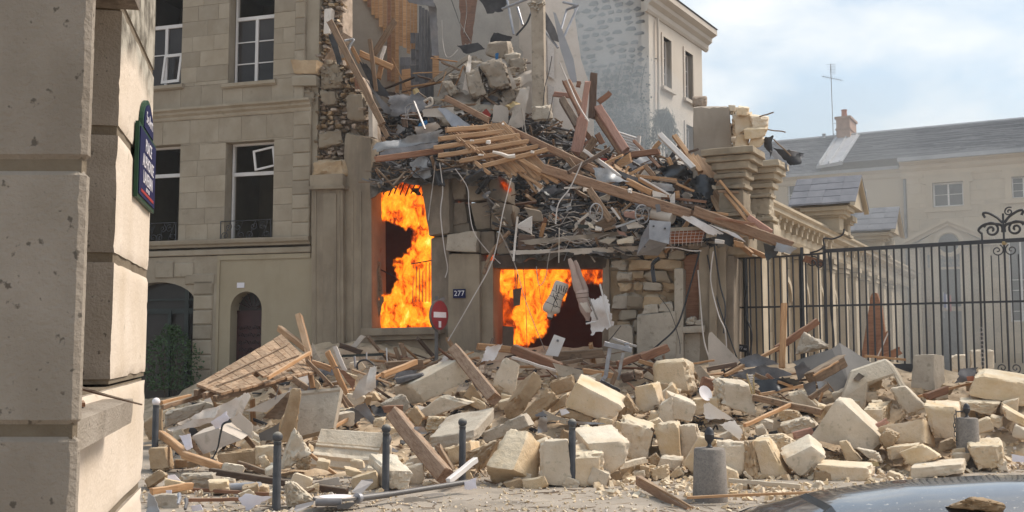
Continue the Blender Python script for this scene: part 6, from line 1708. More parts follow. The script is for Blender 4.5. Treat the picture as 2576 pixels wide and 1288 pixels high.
for i,(q,d,m_,l) in enumerate((((2225,1130,2330,1160,2330,1210,2240,1200),23.7,'pine','brown cardboard box end under the white edging'),((2040,1120,2145,1135,2140,1170,2040,1160),23.7,'whitewood','small pale batten end under the black open box'),((55,975,210,880,205,1080,60,1010),25.2,'whitewood','pale boxed beam slanting left under the slatted roof'),((120,800,300,840,320,940,200,950),25.5,'dark_stone','dark squared stone left of the squeezed debris'),((60,1060,230,1080,245,1225,50,1225),25.2,'darkwood','ribbed dark wooden panel left of the squeezed debris'),((830,960,1000,880,1060,950,940,1030),24.5,'oldwood','tilted brown board between the iron wheels'),((1120,850,1240,840,1250,920,1130,900),24.6,'pinkwood','pinkish flat panel between the iron wheels'),
        ((1050,1130,1220,1090,1230,1160,1060,1170),24.4,'limestone_pale','pale stone slab above the canvas awning'),((870,1140,960,1100,1060,1110,980,1170),24.5,'limestone_grey','grey stone slab above the canvas awning'),((1140,960,1210,930,1340,1000,1160,1020),24.3,'plaster','crumpled beige carton beside the right iron wheel'),((750,690,860,720,1000,650,980,740),24.8,'limestone_grey','long grey stone under the hanging brown timber'),((755,950,800,960,835,1015,780,1000),24.3,'limestone_pale','small pale tile below the left iron wheel'),((840,985,905,1000,900,1040,835,1030),24.3,'plaster_white','small white box below the left iron wheel'))):
    vs,fs=chunk(hex_px(TP('U2',q),d,.35,(0,-2)),500+i,n=5,cuts=2,rough=.012,k=40,depthcut=.9); tag(emit('debris_piece',vs,fs,M[m_],smooth=35),l,'debris'); USED.add(l)
# pile at the far upper right: the cluttered chairs and legs above the blazing window
tb=thing('metal_chair',P(1060,320,26.5),'tangled bent metal chair frame above the blazing window','chair')
for pts in ([(1510,1180),(1500,1080),(1540,1050),(1580,1040)],[(1530,1190),(1525,1110),(1560,1080)],[(1460,1190),(1640,1210)],[(1470,1160),(1600,1150)],[(1560,1060),(1500,1190)]): MB().tube([P(*T('U0',*p),26.5) for p in pts],.014,5).build('frame_tube',M['steel'],tb)
tag(MB().tube([P(*T('U0',1590,1020),26.2),P(*T('U0',1700,1300),25.9)],.03,4).build('metal_strut',M['steel']),'straight pale metal leg leaning above the white bag','metal leg')
tag(MB().tube(curve_pts([P(*T('U0',*p),26.8) for p in ((1690,1020),(1760,985),(1770,1050),(1700,1080))],5),.03,5).build('cloth_roll',M['plaster']),'curled pale rag at the foot of the dark boards','rag')

# ------------------------------------------------------------------ hanging cables
def cable(tile,pts,d,r,m,label,cat='cable'):
    o=MB().tube(curve_pts([P(*T(tile,*p),d+.08*math.sin(i*1.7)) for i,p in enumerate(pts)],6),r,5).build('hanging_cable',M[m]); USED.add(label); return tag(o,label,cat)
cable('X',[(825,55),(842,200),(830,330),(850,520),(868,625),(855,680)],25.6,.014,'cable_white','pale cable hanging down the leaning pier')
cable('X',[(800,55),(792,140),(775,270),(762,370)],25.6,.012,'cable_grey','shorter grey cable hanging left of the pale cable')
cable('X',[(910,90),(975,190),(985,300),(1010,430),(1080,530),(1155,605)],25.4,.012,'cable_white','pale cable curving down right past the dark wall stones')
cable('X',[(1215,140),(1170,320),(1115,580),(1000,800),(870,1025)],24.9,.014,'cable_white','long straight pale cable slanting across the 277 pier')
cable('X',[(1600,50),(1535,190),(1470,280),(1455,390)],24.6,.016,'cable_white','pale cable looping over the heavy diagonal beam')
cable('X',[(1475,410),(1472,600)],24.6,.014,'plaster','straight pale rod hanging over the doorway lintel')
cable('X',[(1248,350),(1236,470),(1226,590)],24.7,.028,'whitewood','pale narrow board hanging left of the doorway lintel')
cable('X',[(1460,440),(1420,560),(1400,680),(1365,720),(1350,620)],24.8,.010,'cable_grey','thin cable looping in front of the doorway fire')
cable('X',[(1238,380),(1234,560),(1236,770)],24.9,.012,'cable_black','black cable hanging straight at the left of the doorway fire')
cable('X',[(1275,560),(1290,760),(1296,900),(1300,1060)],25.0,.008,'cable_black','thin black wire hanging through the doorway fire')
cable('X',[(1345,590),(1372,780),(1380,860)],25.0,.007,'cable_black','short thin black wire in front of the flames')
cable('X',[(1150,430),(1230,600),(1290,800),(1350,960),(1400,1080)],24.8,.010,'cable_grey','long thin wire sagging across the burning doorway')
cable('X',[(1205,430),(1110,540),(1065,660)],25.0,.05,'oldwood','pale board end propped left of the doorway')
cable('Y',[(1400,480),(1385,650),(1430,850),(1472,960),(1480,1190)],23.8,.014,'cable_white','pale cable hanging down the right hand pilasters')
cable('Y',[(1320,480),(1245,750),(1185,920),(1085,1020),(1000,1090)],23.6,.022,'cable_black','thick black cable sweeping down left from the pilasters')
cable('Y',[(1310,590),(1325,780),(1345,1000),(1392,1150)],23.8,.016,'cable_white','second pale cable near the right hand pilasters')
cable('Y',[(1100,460),(1180,458),(1260,476),(1330,478)],24.0,.016,'cable_white','white cable running right from the steel cabinet')
cable('Y',[(1405,440),(1440,680),(1470,800),(1460,960)],23.9,.02,'cable_black','black cable hanging beside the end of the pilasters')
cable('Y',[(1365,500),(1400,680),(1450,850),(1540,1110)],24.1,.018,'cable_black','black cable slanting towards the fence number plate')
cable('Y',[(860,915),(800,990),(760,1030)],23.9,.010,'cable_black','thin dark wire running down to the steel table legs')
cable('Y',[(1080,740),(1150,840),(1200,1000),(1205,1080)],23.9,.008,'cable_black','thin dark wire over the dressed pier')
cable('Y',[(1085,520),(1045,560),(1055,660)],24.1,.05,'iron_black','dark metal bracket hanging under the steel cabinet','bracket')
cable('U1',[(1770,-10),(1850,180),(1960,420),(2060,580)],26.6,.02,'cable_white','white cable draped in front of the leaning red planks')
cable('U1',[(1690,-80),(1660,80),(1620,230),(1600,420)],27.2,.012,'cable_black','black wire hanging beside the white party wall')
cable('U1',[(1700,330),(1660,520),(1590,700),(1600,800)],27.2,.010,'cable_black','black wire hanging below the broken column head')
cable('U1',[(1640,620),(1630,800)],27.3,.008,'cable_black','thin straight wire below the broken column head')
cable('U1',[(1385,440),(1430,700)],27.3,.02,'plaster','thin pale rod beside the torn wall lining')
cable('U0',[(2110,-20),(2120,120),(2090,330)],30.8,.014,'cable_grey','grey wire hanging over the dark brown panel')
cable('U0',[(1960,-20),(2010,120),(2060,250),(2160,420)],31.2,.012,'cable_black','dark wire slanting across the back wall')
cable('U0',[(1870,200),(1880,420),(1910,560),(1960,570),(2030,500)],30.8,.012,'cable_white','white wire looped at the foot of the back wall')
cable('U0',[(890,410),(940,400),(985,400),(940,480),(960,600)],27.2,.03,'grey_film','scrap of clear film snagged on the leaning timber')
rng=random.Random(31); tc_=MB()
for i in range(46):
    x0=rng.uniform(1290,1560); y0=rng.uniform(530,610); x1=x0+rng.uniform(40,190); y1=y0+rng.uniform(-28,45); dd_=UP.depth(x0,y0)-.5
    tc_.tube(curve_pts([P(x0,y0,dd_),P((2*x0+x1)/3,(2*y0+y1)/3+rng.uniform(-20,30),dd_-.2),P((x0+2*x1)/3,(y0+2*y1)/3+rng.uniform(-10,30),dd_-.2),P(x1,y1,dd_-.1)],5),rng.uniform(.007,.014),4)
tag(tc_.build('tangled_wires',M['cable_grey']),kind='stuff')

# ------------------------------------------------------------------ mannequins
def ell(c,ax,ay,rx,ry,n=14): return [c+ax*(rx*math.cos(2*math.pi*i/n))+ay*(ry*math.sin(2*math.pi*i/n)) for i in range(n)]
def body(secs,d,n=14,flatf=.62):
    out=[]; pts=[P(*T('K',x,y),d) for x,y,w in secs]
    for i,(x,y,w) in enumerate(secs):
        t=(pts[min(i+1,len(pts)-1)]-pts[max(i-1,0)]).normalized(); ay=Vector((0,1,0)); ax=ay.cross(t).normalized()
        r=w/2/6.046*d/FPX; f=flatf if w>120 else .85
        out.append(ell(pts[i],ax,ay,r,r*f))
    return out
DM=24.7
df=thing('dress_form',P(*T('K',200,980),DM),'upside down white dress form torso hanging in front of the flames','mannequin')
MB().loft(body([(365,432,190),(355,460,225),(335,520,232),(300,590,215),(272,650,205),(240,730,232),(205,810,268),(195,850,272),(190,880,240),(185,905,120),(180,930,86),(172,962,84)],DM)).build('torso',M['mannequin'],df,smooth=60)
MB().loft(body([(172,962,82),(166,985,70),(162,1000,20)],DM)).build('neck_cap',M['mannequin_dark'],df,smooth=60)
def ring(secs_at,w,d,name,parent,r=.006,m='mannequin_dark'):
    s=body(secs_at,d)[1]; MB().tube([s[i % 14] for i in range(15)],r,4,cap=False).build(name,M[m],parent)
for a,b,w in ((300,590,218),(262,670,212),(222,775,256)): ring([(a+20,b-45,w),(a,b,w),(a-18,b+45,w)],w,DM,'seam_line',df)
for (x0,y0,x1,y1) in ((280,470,275,560),(330,470,310,600),(360,480,345,560),(400,490,385,580),(430,520,415,600)): MB().tube([P(*T('K',x0,y0),DM-.32),P(*T('K',(x0+x1)/2-8,(y0+y1)/2),DM-.33),P(*T('K',x1,y1),DM-.31)],.012,4).build('dark_fold',M['mannequin_dark'],df)
MB().tube([P(*T('K',300,590),DM-.33),P(*T('K',262,690),DM-.32),P(*T('K',222,790),DM-.34),P(*T('K',190,890),DM-.24)],.006,4).build('seam_line',M['mannequin_dark'],df)
cx0=P(*T('K',258,700),DM-.335)
MB().tube([cx0+Vector((.05*math.sin(t*.9) ,0,.17*math.cos(t*.45))) for t in range(14)],.009,5).build('printed_emblem',M['mannequin_dark'],df)
MB().tube([cx0+Vector((.03+.05*math.cos(t*.6),-.005,.06+.05*math.sin(t*.6))) for t in range(10)],.008,5).build('printed_emblem',M['mannequin_dark'],df)
lm_=thing('shop_mannequin',P(*T('K',750,1050),DM-.2),'upside down pinkish mannequin with legs in the air beside the dress form','mannequin')
MB().loft(body([(470,70,50),(492,130,80),(520,210,88),(540,300,92),(565,400,120),(600,520,140),(630,590,130)],DM-.2)).build('leg',M['mannequin_skin'],lm_,smooth=60)
MB().loft(body([(556,100,44),(580,160,66),(612,260,76),(635,350,82),(668,440,108),(700,540,118),(708,590,110)],DM-.02)).build('leg',M['mannequin_skin'],lm_,smooth=60)
MB().loft(body([(660,545,150),(662,580,200),(668,640,196),(680,720,158),(700,790,172),(724,860,168),(745,930,120),(750,990,66),(748,1020,62)],DM-.2)).build('torso',M['mannequin_skin'],lm_,smooth=60)
MB().loft(body([(748,1020,66),(745,1040,62),(744,1050,20)],DM-.2)).build('neck_cap',M['mannequin_dark'],lm_,smooth=60)
for a,b,w in ((664,600,204),(672,665,192)): ring([(a,b-40,w),(a,b,w),(a+8,b+40,w)],w,DM-.2,'seam_line',lm_,m='scorched')
vs,fs=sheet([P(*T('K',*p),DM-.5) for p in ((625,750),(735,735),(805,880),(730,895))],6,6,.05,4,3); emit('lace_top',vs,fs,M['mannequin'],lm_,smooth=60)
vs,fs=sheet([P(*T('K',*p),DM-.7) for p in ((805,700),(1045,618),(1150,1095),(795,1240))],14,16,.13,1.9,12,thick=.006,crease=.8)
wc=emit('white_cloth',vs,fs,M['white_bag'],smooth=60); tag(wc,'torn white cloth hanging right of the upside down mannequin','cloth')
for p,q,l,m_ in (((935,455),(1092,1100),'long white rod lying over the hanging white cloth','white_paint'),((760,660),(900,1000),'grey rod between the mannequin and the white cloth','cable_grey'),((722,1062),(875,1028),'short white rod under the mannequin neck','white_paint')):
    tag(MB().tube([P(*T('K',*p),DM-.85),P(*T('K',*q),DM-.85)],.022,6).build('rod',M[m_]),l,'rod')

# ------------------------------------------------------------------ filler: loose planks one can pick apart, then splinters and crumbs
rng=random.Random(77)
def loose(n,xr,yr,md,mats,lens,wid,seed,what,adj,keep=lambda x,y: True,lift=.3,name='loose_plank',cat='plank',vert=.3):
    rng=random.Random(seed); k=0; tries=0
    while k<n and tries<n*12:
        tries+=1
        x,y=rng.uniform(*xr),rng.uniform(*yr)
        if not keep(x,y): continue
        d=md.depth(x,y)-lift*rng.uniform(.3,1.2); L=rng.uniform(*lens); a=rng.gauss(-.35,.55) if rng.random()>vert else rng.uniform(-1.5,1.5)
        c=P(x,y,d); dr=Vector((math.cos(a),rng.uniform(-.5,.5),math.sin(a)*.8)).normalized()
        w=rng.uniform(*wid)
        o=beam_obj(name,c-dr*L/2,c+dr*L/2,w,w*rng.uniform(.25,.8),M[rng.choice(mats)],seed*999+k,roll=rng.uniform(-.6,.6),ragged=1.2)
        tag(o,autolabel(x,y,what,adj),cat,'loose broken boards'); k+=1
ADJ=['broken brown','splintered','dusty','short ragged','thin grey brown','cracked','dark weathered','slanting']
def in_up(x,y):
    yb,db,yt,dt=UP.at(x); return yt+12<y<yb-8
loose(58,(1290,1850),(380,610),UP,['oldwood','pine','darkwood','redwood','lath'],(.5,1.5),(.05,.15),5,'board',ADJ,in_up)
loose(18,(950,1110),(270,440),UP,['oldwood','darkwood','pine'],(.4,1.0),(.05,.12),6,'board',ADJ,in_up)
def scraps(n,xr,yr,md,mats,size,seed,what,adj,keep,lift=.35):
    rng=random.Random(seed); k=0; t=0
    while k<n and t<n*15:
        t+=1; x,y=rng.uniform(*xr),rng.uniform(*yr)
        if not keep(x,y): continue
        w,h=rng.uniform(*size),rng.uniform(*size)*.6; a=rng.gauss(.1,.5); d=md.depth(x,y)-lift*rng.uniform(.4,1.1); c_,s_=math.cos(a),math.sin(a)
        c4=[P(x+p*w*c_-q*h*s_+rng.uniform(-4,4),y+p*w*s_+q*h*c_+rng.uniform(-4,4),d+e) for (p,q),e in zip(((-.5,-.5),(.5,-.5),(.5,.5),(-.5,.5)),(.25,.3,-.15,-.1))]
        vs,fs=sheet(c4,9,7,rng.uniform(.04,.2),2.2,seed*100+k,thick=.01,crease=1.1,edge=.08)
        tag(emit('torn_sheet',vs,fs,M[rng.choice(mats)],smooth=45),autolabel(x,y,what,adj),'sheeting','torn sheets in the debris'); k+=1
scraps(64,(1290,1850),(380,615),UP,['tarpaper','zinc_dark','grey_cloth','grey_film','black_plastic','plaster_dull','plaster','slate_old'],(26,70),91,'sheet',['crumpled','torn dusty','bent','ragged','small folded','flattened'],in_up)
scraps(18,(945,1120),(270,445),UP,['tarpaper','zinc_dark','grey_cloth','grey_film','plaster_dull'],(26,60),92,'sheet',['crumpled','torn dusty','bent','ragged'],in_up)
UQ=Mound([(1085,305,28.2,120,29.6),(1340,305,28.0,120,29.6)])
UL=Mound([(960,300,28.4,190,29.8),(1110,300,28.2,190,29.8)])
allin=lambda x,y: True
scraps(22,(1090,1320),(150,300),UQ,['plaster','concrete','tarpaper','plaster_dull','grey_cloth','zinc_dark'],(22,62),94,'sheet',['crumpled','torn dusty','bent','ragged','small folded'],allin)
loose(20,(1080,1320),(150,300),UQ,['oldwood','darkwood','pine'],(.5,1.6),(.04,.1),95,'board',ADJ,allin)
loose(14,(960,1100),(180,300),UL,['oldwood','darkwood','pine','redwood'],(.5,1.5),(.05,.12),96,'board',ADJ,allin)
rng=random.Random(97)
for i in range(15):
    x,y=rng.uniform(1095,1325),rng.uniform(140,300); s_=rng.uniform(9,26); d=UQ.depth(x,y)-.3
    vs,fs=chunk(hex_px([(x-s_*rng.uniform(.8,1.2),y-s_*.6),(x+s_,y-s_*rng.uniform(.5,.9)),(x+s_*.9,y+s_*.7),(x-s_*.8,y+s_*rng.uniform(.5,.9))],d,.4),700+i,n=8,cuts=6,rough=.05,k=10)
    tag(emit('concrete_lump',vs,fs,M[rng.choice(('concrete','plaster_dull','plaster','limestone_grey'))],smooth=40),autolabel(x,y,'lump',['broken concrete','dusty plaster','rough grey','small pale','cracked']),'concrete','broken lumps high in the ruin')
def crumbs(name,n,pick,mats,size,seed,flat=.6):
    rng=random.Random(seed); mb=MB()
    for _ in range(n):
        q=pick(rng)
        if q is None: continue
        s=size[0]*(size[1]/size[0]) ** (rng.random() ** 1.8); k=rng.randint(4,6)
        ax=Vector((rng.gauss(0,1),rng.gauss(0,1),rng.gauss(0,1))).normalized(); bx=ax.cross(Vector((rng.gauss(0,1),rng.gauss(0,1),rng.gauss(0,1)))).normalized(); cx_=ax.cross(bx)
        top=[q+ax*(s*rng.uniform(.6,1.1)*math.cos(6.283*i/k))+bx*(s*rng.uniform(.5,1.0)*math.sin(6.283*i/k))+cx_*s*flat*rng.uniform(.2,.6) for i in range(k)]
        bot=[q+(v-q)*rng.uniform(.7,1.0)-cx_*s*flat*rng.uniform(.5,1.1) for v in top]
        mb.add(top+bot,[tuple(range(k)),tuple(range(k,2*k))[::-1]]+[(i,k+i,k+(i+1) % k,(i+1) % k) for i in range(k)])
    return tag(mb.build(name,mats),kind='stuff')
def splinters(name,n,pick,m,lens,wid,seed,tilt=.35):
    rng=random.Random(seed); mb=MB()
    for _ in range(n):
        q=pick(rng)
        if q is None: continue
        L=rng.uniform(*lens); w=rng.uniform(*wid); a=rng.uniform(0,math.pi)
        dr=Vector((math.cos(a),math.sin(a)*.7,rng.gauss(0,tilt))).normalized(); s=dr.cross(Vector((rng.gauss(0,.4),rng.gauss(0,.4),1))).normalized(); t=dr.cross(s)
        c=[q+dr*(L*e)+s*(w*f)+t*(w*.4*g) for e in (-.5,.5) for f,g in ((-1,-1),(1,-1),(1,1),(-1,1))]
        mb.add(c,[(0,1,2,3),(7,6,5,4),(0,4,5,1),(1,5,6,2),(2,6,7,3),(3,7,4,0)])
    return tag(mb.build(name,m),kind='stuff')
def pick_up(rng):
    x=rng.uniform(940,1860); yb,db,yt,dt=UP.at(x); t=rng.uniform(-.02,1)
    y=yb+(yt-yb)*t; return P(x,y,UP.depth(x,y)-rng.uniform(-.1,.3))
crumbs('masonry_crumbs',650,pick_up,M['plaster_dull'],(.03,.17),1)
crumbs('pale_crumbs',260,pick_up,M['plaster_white'],(.025,.11),2)
splinters('wood_splinters',650,pick_up,M['oldwood'],(.2,1.2),(.01,.04),3)
splinters('dark_splinters',550,pick_up,M['tarpaper'],(.25,1.1),(.01,.1),4)
splinters('grey_splinters',700,pick_up,M['zinc_dark'],(.2,1.0),(.01,.05),6)
splinters('pale_splinters',300,pick_up,M['lath'],(.15,.7),(.01,.03),5)
# ================================================================== STREET RUBBLE
def row(x,yb,yt,dt): return (x,yb,ground(x,yb).y,yt,dt)
PL=Mound([row(330,1225,1020,27),row(440,1235,1005,26.5),row(700,1255,900,26),row(900,1240,885,25.6),row(1100,1225,905,25.2),row(1300,1222,895,24.8),row(1500,1215,895,24.3),row(1700,1200,905,24),row(1900,1205,925,23.4),row(2080,1205,920,23.0),row(2300,1200,935,22.2),row(2576,1185,962,20.9),row(2760,1180,975,20.2)])
tag(PL.mesh('rubble_heap',M['heap_dust'],190,80,.17,1.3,8,lo=-.03,hi=1.12,ridge=.27),kind='stuff')
SID=[1000]
STC=[]
def stone(tile,flat,label,off=(0,0),dd=.6,m='limestone',rough=.027,cuts=5,n=13,k=40,dof=None,dc=.84,d=None,name='limestone_block',lift=.1,cat='stone'):
    q=TP(tile,flat); cx_=sum(p[0] for p in q)/4; cy_=sum(p[1] for p in q)/4
    q=[(cx_+(x-cx_)*1.15,cy_+(y-cy_)*1.13) for x,y in q]; by=max(p[1] for p in q)
    d=d or PL.depth(cx_,by)-lift
    SID[0]+=1; s=TILE[tile][2]
    if m=='limestone': m=('limestone','limestone_pale','limestone','limestone_brown','limestone','limestone_pale')[SID[0]*7 % 6 if SID[0] % 3 else 0]
    vs,fs=chunk(hex_px(q,d,dd,(off[0]/s,off[1]/s),dof),SID[0],n=n,cuts=cuts,rough=rough,k=k,depthcut=dc)
    USED.add(label); STC.append((cx_,cy_,max(p[0] for p in q)-min(p[0] for p in q)))
    return tag(emit(name,vs,fs,M[m],smooth=33),label,cat)
LP,LG,LB='limestone_pale','limestone_grey','limestone_brown'
# big squared block: two dressed faces meeting on the near edge
vs,fs=chunk([P(*T('B',x,y),ground(1290,1226).y-.1+e) for x,y,e in ((1240,440,.75),(1468,452,.6),(1300,870,.0),(1000,828,.25),(1380,470,1.3),(1592,600,1.0),(1560,985,.45),(1080,1045,.5))],77,n=11,cuts=2,rough=.022,k=40,depthcut=.9)
tag(emit('limestone_block',vs,fs,M['limestone'],smooth=33),'big squared limestone block standing on the dusty road between two iron bollards','stone')
for a in [
    ('B',(1590,600,1835,590,1880,1008,1572,985),'squared block directly right of the big standing block',(0,-25),.9,'limestone'),
    ('B',(1828,722,2200,705,2196,1000,1882,1020),'squared block directly behind the lone iron bollard',(-20,-125),.8,'limestone'),
    ('B',(2080,615,2470,590,2440,790,2205,985),'white topped block right of the lone iron bollard',(-180,-185),1.2,'limestone'),
    ('C',(-200,370,130,470,62,745,-110,790),'tall slab like block right of the white topped block',(30,-60),.7,'limestone'),
    ('B',(990,490,1370,310,1450,440,1040,600),'grey rough slab leaning above the big squared block',(60,-14),.5,LG,.03),
    ('B',(610,650,850,570,870,730,640,815),'rounded yellow block behind the second iron bollard from the lone one',(100,-14),.6,'limestone'),
    ('B',(840,690,1140,565,1000,800,930,850),'brown broken chunk left of the big squared block',(40,10),.6,LB,.03),
    ('B',(430,555,885,478,880,600,500,700),'long pale ashlar tilted up behind the iron bollard',(215,-245),1.4,LG),
    ('B',(378,275,600,118,878,190,450,332),'flat pointed slab under the long grey ashlar',(20,-10),.7,LP,.03),
    ('B',(440,340,602,345,545,455,430,475),'small squared stone left of the long pale ashlar',(20,-10),.5,'limestone'),
    ('B',(0,195,200,105,262,265,18,262),'grey stone wedge beside the reddish broken timber',(-30,-10),.5,LG),
    ('B',(212,300,300,222,385,335,330,430),'dark faced stone in the gap behind the reddish broken timber',(20,-10),.5,LB),
    ('B',(58,885,296,890,246,1062,40,1070),'wedge shaped block behind the middle iron bollard',(-200,-190),.9,'limestone'),
    ('D1',(340,632,782,392,856,590,430,812),'long pale grey block lying tilted high on the heap',(-245,40),.8,LP),
    ('D1',(1216,385,1352,460,1292,800,1096,642),'pale grey slab standing on end right of the notched timber',(-20,70),.5,LP,.03),
    ('D1',(815,770,890,650,1010,832,960,872),'half buried stone under the notched timber',(-10,0),.5,LB),
    ('D1',(1350,780,1512,530,1602,640,1400,942),'long rough broken stone leaning right of the upright grey slab',(-150,110),.6,LB,.035),
    ('D1',(1402,942,1632,690,1742,790,1482,1012),'moulded stone strip lying beside the long rough stone',(10,24),.4,LB),
    ('D1',(1670,622,1882,552,1916,690,1722,752),'small brown squared stone above the moulded strip',(10,-8),.5,LB),
    ('D1',(1958,652,2395,882,2242,1032,1850,866),'large ochre block with a chalky white broken top',(46,-105),.8,'limestone',.02),
    ('D1',(2440,760,2552,920,2460,962,2340,1010),'triangular stone right of the chalky topped block',(20,-10),.6,LB),
    ('D1',(1680,850,1862,730,1832,872,1690,932),'stone with a dark hole left of the chalky topped block',(10,-10),.5,'limestone'),
    ('D1',(1850,892,2100,962,2052,1042,1760,962),'shadowed stone under the chalky topped block',(0,-10),.6,LB),
    ('D2',(-40,690,130,655,186,872,-30,946),'upright block left of the big round boulder',(60,-20),.6,'limestone'),
    ('D2',(190,872,335,775,340,1030,162,1036),'smooth upright block under the big round boulder',(20,-30),.6,'limestone'),
    ('D2',(325,775,562,860,500,1032,345,1022),'rough faced block under the big round boulder',(-60,-60),.8,LP,.04),
    ('D2',(830,640,1110,672,1152,950,830,850),'jagged layered yellow block beside the carved gilt strip',(-90,-60),.8,'limestone',.045),
    ('D2',(550,805,800,790,812,900,540,962),'squared stone behind the white plaster curl',(0,-20),.6,'limestone'),
    ('D2',(1500,740,1660,720,1850,900,1530,850),'pale stone under the thin brown planks',(40,-20),.7,'limestone'),
    ('C',(150,425,370,400,400,770,240,805),'tall broken block left of the granite bollard with a torn face',(30,-30),.7,'limestone',.02),
    ('C',(402,436,565,420,602,540,430,770),'flat pale block between the tall broken block and the granite bollard',(10,-15),.6,'limestone'),
    ('C',(600,545,770,585,562,900,440,792),'leaning block just left of the granite bollard',(20,-20),.6,'limestone'),
    ('C',(780,582,1052,600,1046,880,862,948),'squared block behind and right of the granite bollard',(0,-20),.6,'limestone'),
    ('C',(1050,600,1142,590,1182,952,1050,900),'brown faced block edge right of the granite bollard',(10,-10),.6,LB),
    ('C',(1130,592,1292,580,1482,932,1180,882),'leaning flat slab right of the granite bollard',(40,-40),.6,'limestone'),
    ('C',(1200,532,1422,510,1562,592,1400,700),'rounded topped block behind the leaning flat slab',(20,-10),.6,'limestone'),
    ('C',(1462,770,1720,640,1862,745,1645,942),'cube shaped block tipped onto its corner',(-28,-130),.8,'limestone',.018),
    ('C',(1815,822,2322,850,2312,996,1900,986),'long low block lying on the road near the parked car',(30,-60),.7,'limestone'),
    ('C',(1610,1172,1770,985,1812,990,1952,1112),'pyramid shaped stone in front of the parked car',(0,-5),.4,'limestone'),
    ('C',(1172,1150,1390,1062,1382,1212,1200,1202),'pointed shard on the road right of the granite bollard',(0,-5),.3,'limestone'),
    ('C',(100,862,280,812,296,942,110,962),'small angular stone left of the granite bollard, nearest of its row',(0,-8),.4,'limestone'),
    ('C',(300,922,400,822,446,902,330,952),'small stone touching the granite bollard on its left',(0,-5),.4,'limestone'),
    ('C',(-10,822,90,842,90,952,-10,932),'small stone at the left end of the row by the granite bollard',(0,-5),.4,LB),
    ('C',(90,745,162,700,232,812,130,842),'small stone under the tall broken block',(0,-5),.4,LB),
    ('E',(460,545,715,168,1130,562,1010,668),'huge pale block with a sharp dressed edge, right of the tipped cube',(110,-35),.9,LP,.016,3),
    ('Z',(590,577,730,567,722,682,612,652),'squared stone right of the huge pale block',(42,-46),.6,'limestone'),
    ('Z',(700,702,972,657,986,830,722,802),'broad block lying below the squared stone',(82,20),.7,'limestone'),
    ('Z',(1010,562,1232,572,1230,782,1062,762),'big upright block left of the chained far bollard',(10,-48),.8,'limestone',.02),
    ('Z',(772,447,872,432,1022,582,890,632),'wedge of stone leaning on the socketed block',(10,-10),.6,'limestone',.03),
    ('Z',(842,882,982,830,1112,912,930,982),'triangular stone behind the wide flat block',(10,-10),.5,'limestone'),
    ('Z',(930,987,1246,962,1252,1022,930,1062),'wide flat block just beyond the car roof',(20,-45),.6,LP,.014,2),
    ('Z',(1310,842,1532,832,1552,977,1380,992),'rounded shouldered block in front of the chained far bollard',(-15,-60),.7,'limestone'),
    ('Z',(1262,530,1512,542,1460,627,1270,572),'slab behind the chained far bollard',(0,-34),.6,'limestone'),
    ('Z',(930,217,1056,212,1066,446,915,420),'upright pale grey block standing against the fence plinth',(75,8),.5,LG,.01,2),
    ('Z',(545,852,682,882,712,946,640,932),'thin slab leaning below the huge pale block',(8,-8),.25,'limestone'),
    ('Z',(425,812,472,802,572,932,460,932),'narrow stone wedge between the tipped cube and the thin slab',(6,-6),.4,'limestone'),
    ('Z',(690,792,740,722,832,762,750,892),'knobbly stone right of the thin slab',(6,-10),.4,LB),
    ('Z',(1370,352,1692,402,1692,562,1320,482),'long sandy slab sloping below the fence at the right edge',(20,-60),1.0,'limestone'),
    ('Z',(1540,562,1680,642,1694,700,1560,640),'stone shard at the right edge below the sandy slab',(10,-20),.5,'limestone'),
    ('Z',(750,847,942,827,930,892,757,932),'low block left of the triangular stone',(20,-16),.5,'limestone'),
    ('Z',(70,480,150,455,300,600,120,570),'pale stone under the timber left of the huge pale block',(14,-10),.6,'limestone'),
    ('Z',(0,600,120,590,160,650,20,660),'long stone lying left of the small broken tiles',(10,-16),.5,'limestone'),
    ('Z',(20,690,190,640,260,700,60,750),'flat stone with a chipped edge above the tipped cube',(10,-20),.5,LP),
    ('A',(1690,460,1842,690,1652,822,1548,852),'white fractured stone leaning beside the moulded cornice block',(-26,-10),.5,LP,.03),
    ('A',(925,690,1290,662,1282,802,948,832),'wide dull block behind the left iron bollard',(0,-20),.6,LB),
    ('A',(1290,645,1462,632,1452,782,1290,812),'ochre block just left of the left iron bollard',(0,-16),.6,'limestone'),
    ('A',(212,662,366,652,406,862,232,882),'tall stone right of the white ball bollard',(60,-20),.6,LB),
    ('A',(170,950,300,862,392,922,212,1052),'dark rounded lump at the foot of the corner building',(20,10),.5,LB),
    ('A',(560,922,852,912,882,1056,560,1062),'squat grey stone below the broken yellow beam',(0,-22),.5,LG),
    ('A',(1576,990,1642,980,1852,1166,1602,1236),'triangular pale fragment beside the left iron bollard',(26,-5),.35,LP),
    ('A',(270,1130,490,1120,500,1290,280,1290),'low pale block at the bottom edge by the corner building',(0,-14),.4,LG),
    ('D0',(310,932,462,882,422,1022,332,982),'tan stone behind the white ball bollard',(10,-10),.6,'limestone'),
    ('D0',(400,922,772,832,702,942,400,1072),'shadowed grey stone under the fallen roof boarding',(0,-10),.8,LG),
    ('A',(1262,482,1482,402,1462,562,1270,580),'stone lump left of the fluted grey slab',(10,-10),.5,LB),
    ('A',(1700,740,1840,730,1830,860,1690,850),'stepped moulding stone left of the cornice block',(0,-10),.4,LB),
    ('D0',(150,1060,330,900,330,1180,210,1200),'stone half hidden behind the white ball bollard pole',(10,-10),.5,LB),
]:
    kw={}
    if len(a)>6: kw['rough']=a[6]
    if len(a)>7: kw['cuts']=a[7]
    stone(a[0],a[1],a[2],off=a[3],dd=a[4],m=a[5],**kw)
stone('D2',(150,430,465,392,545,730,150,720),'big round boulder like stone crowning the middle of the heap',(60,10),.9,'limestone',.05,6,11,7)
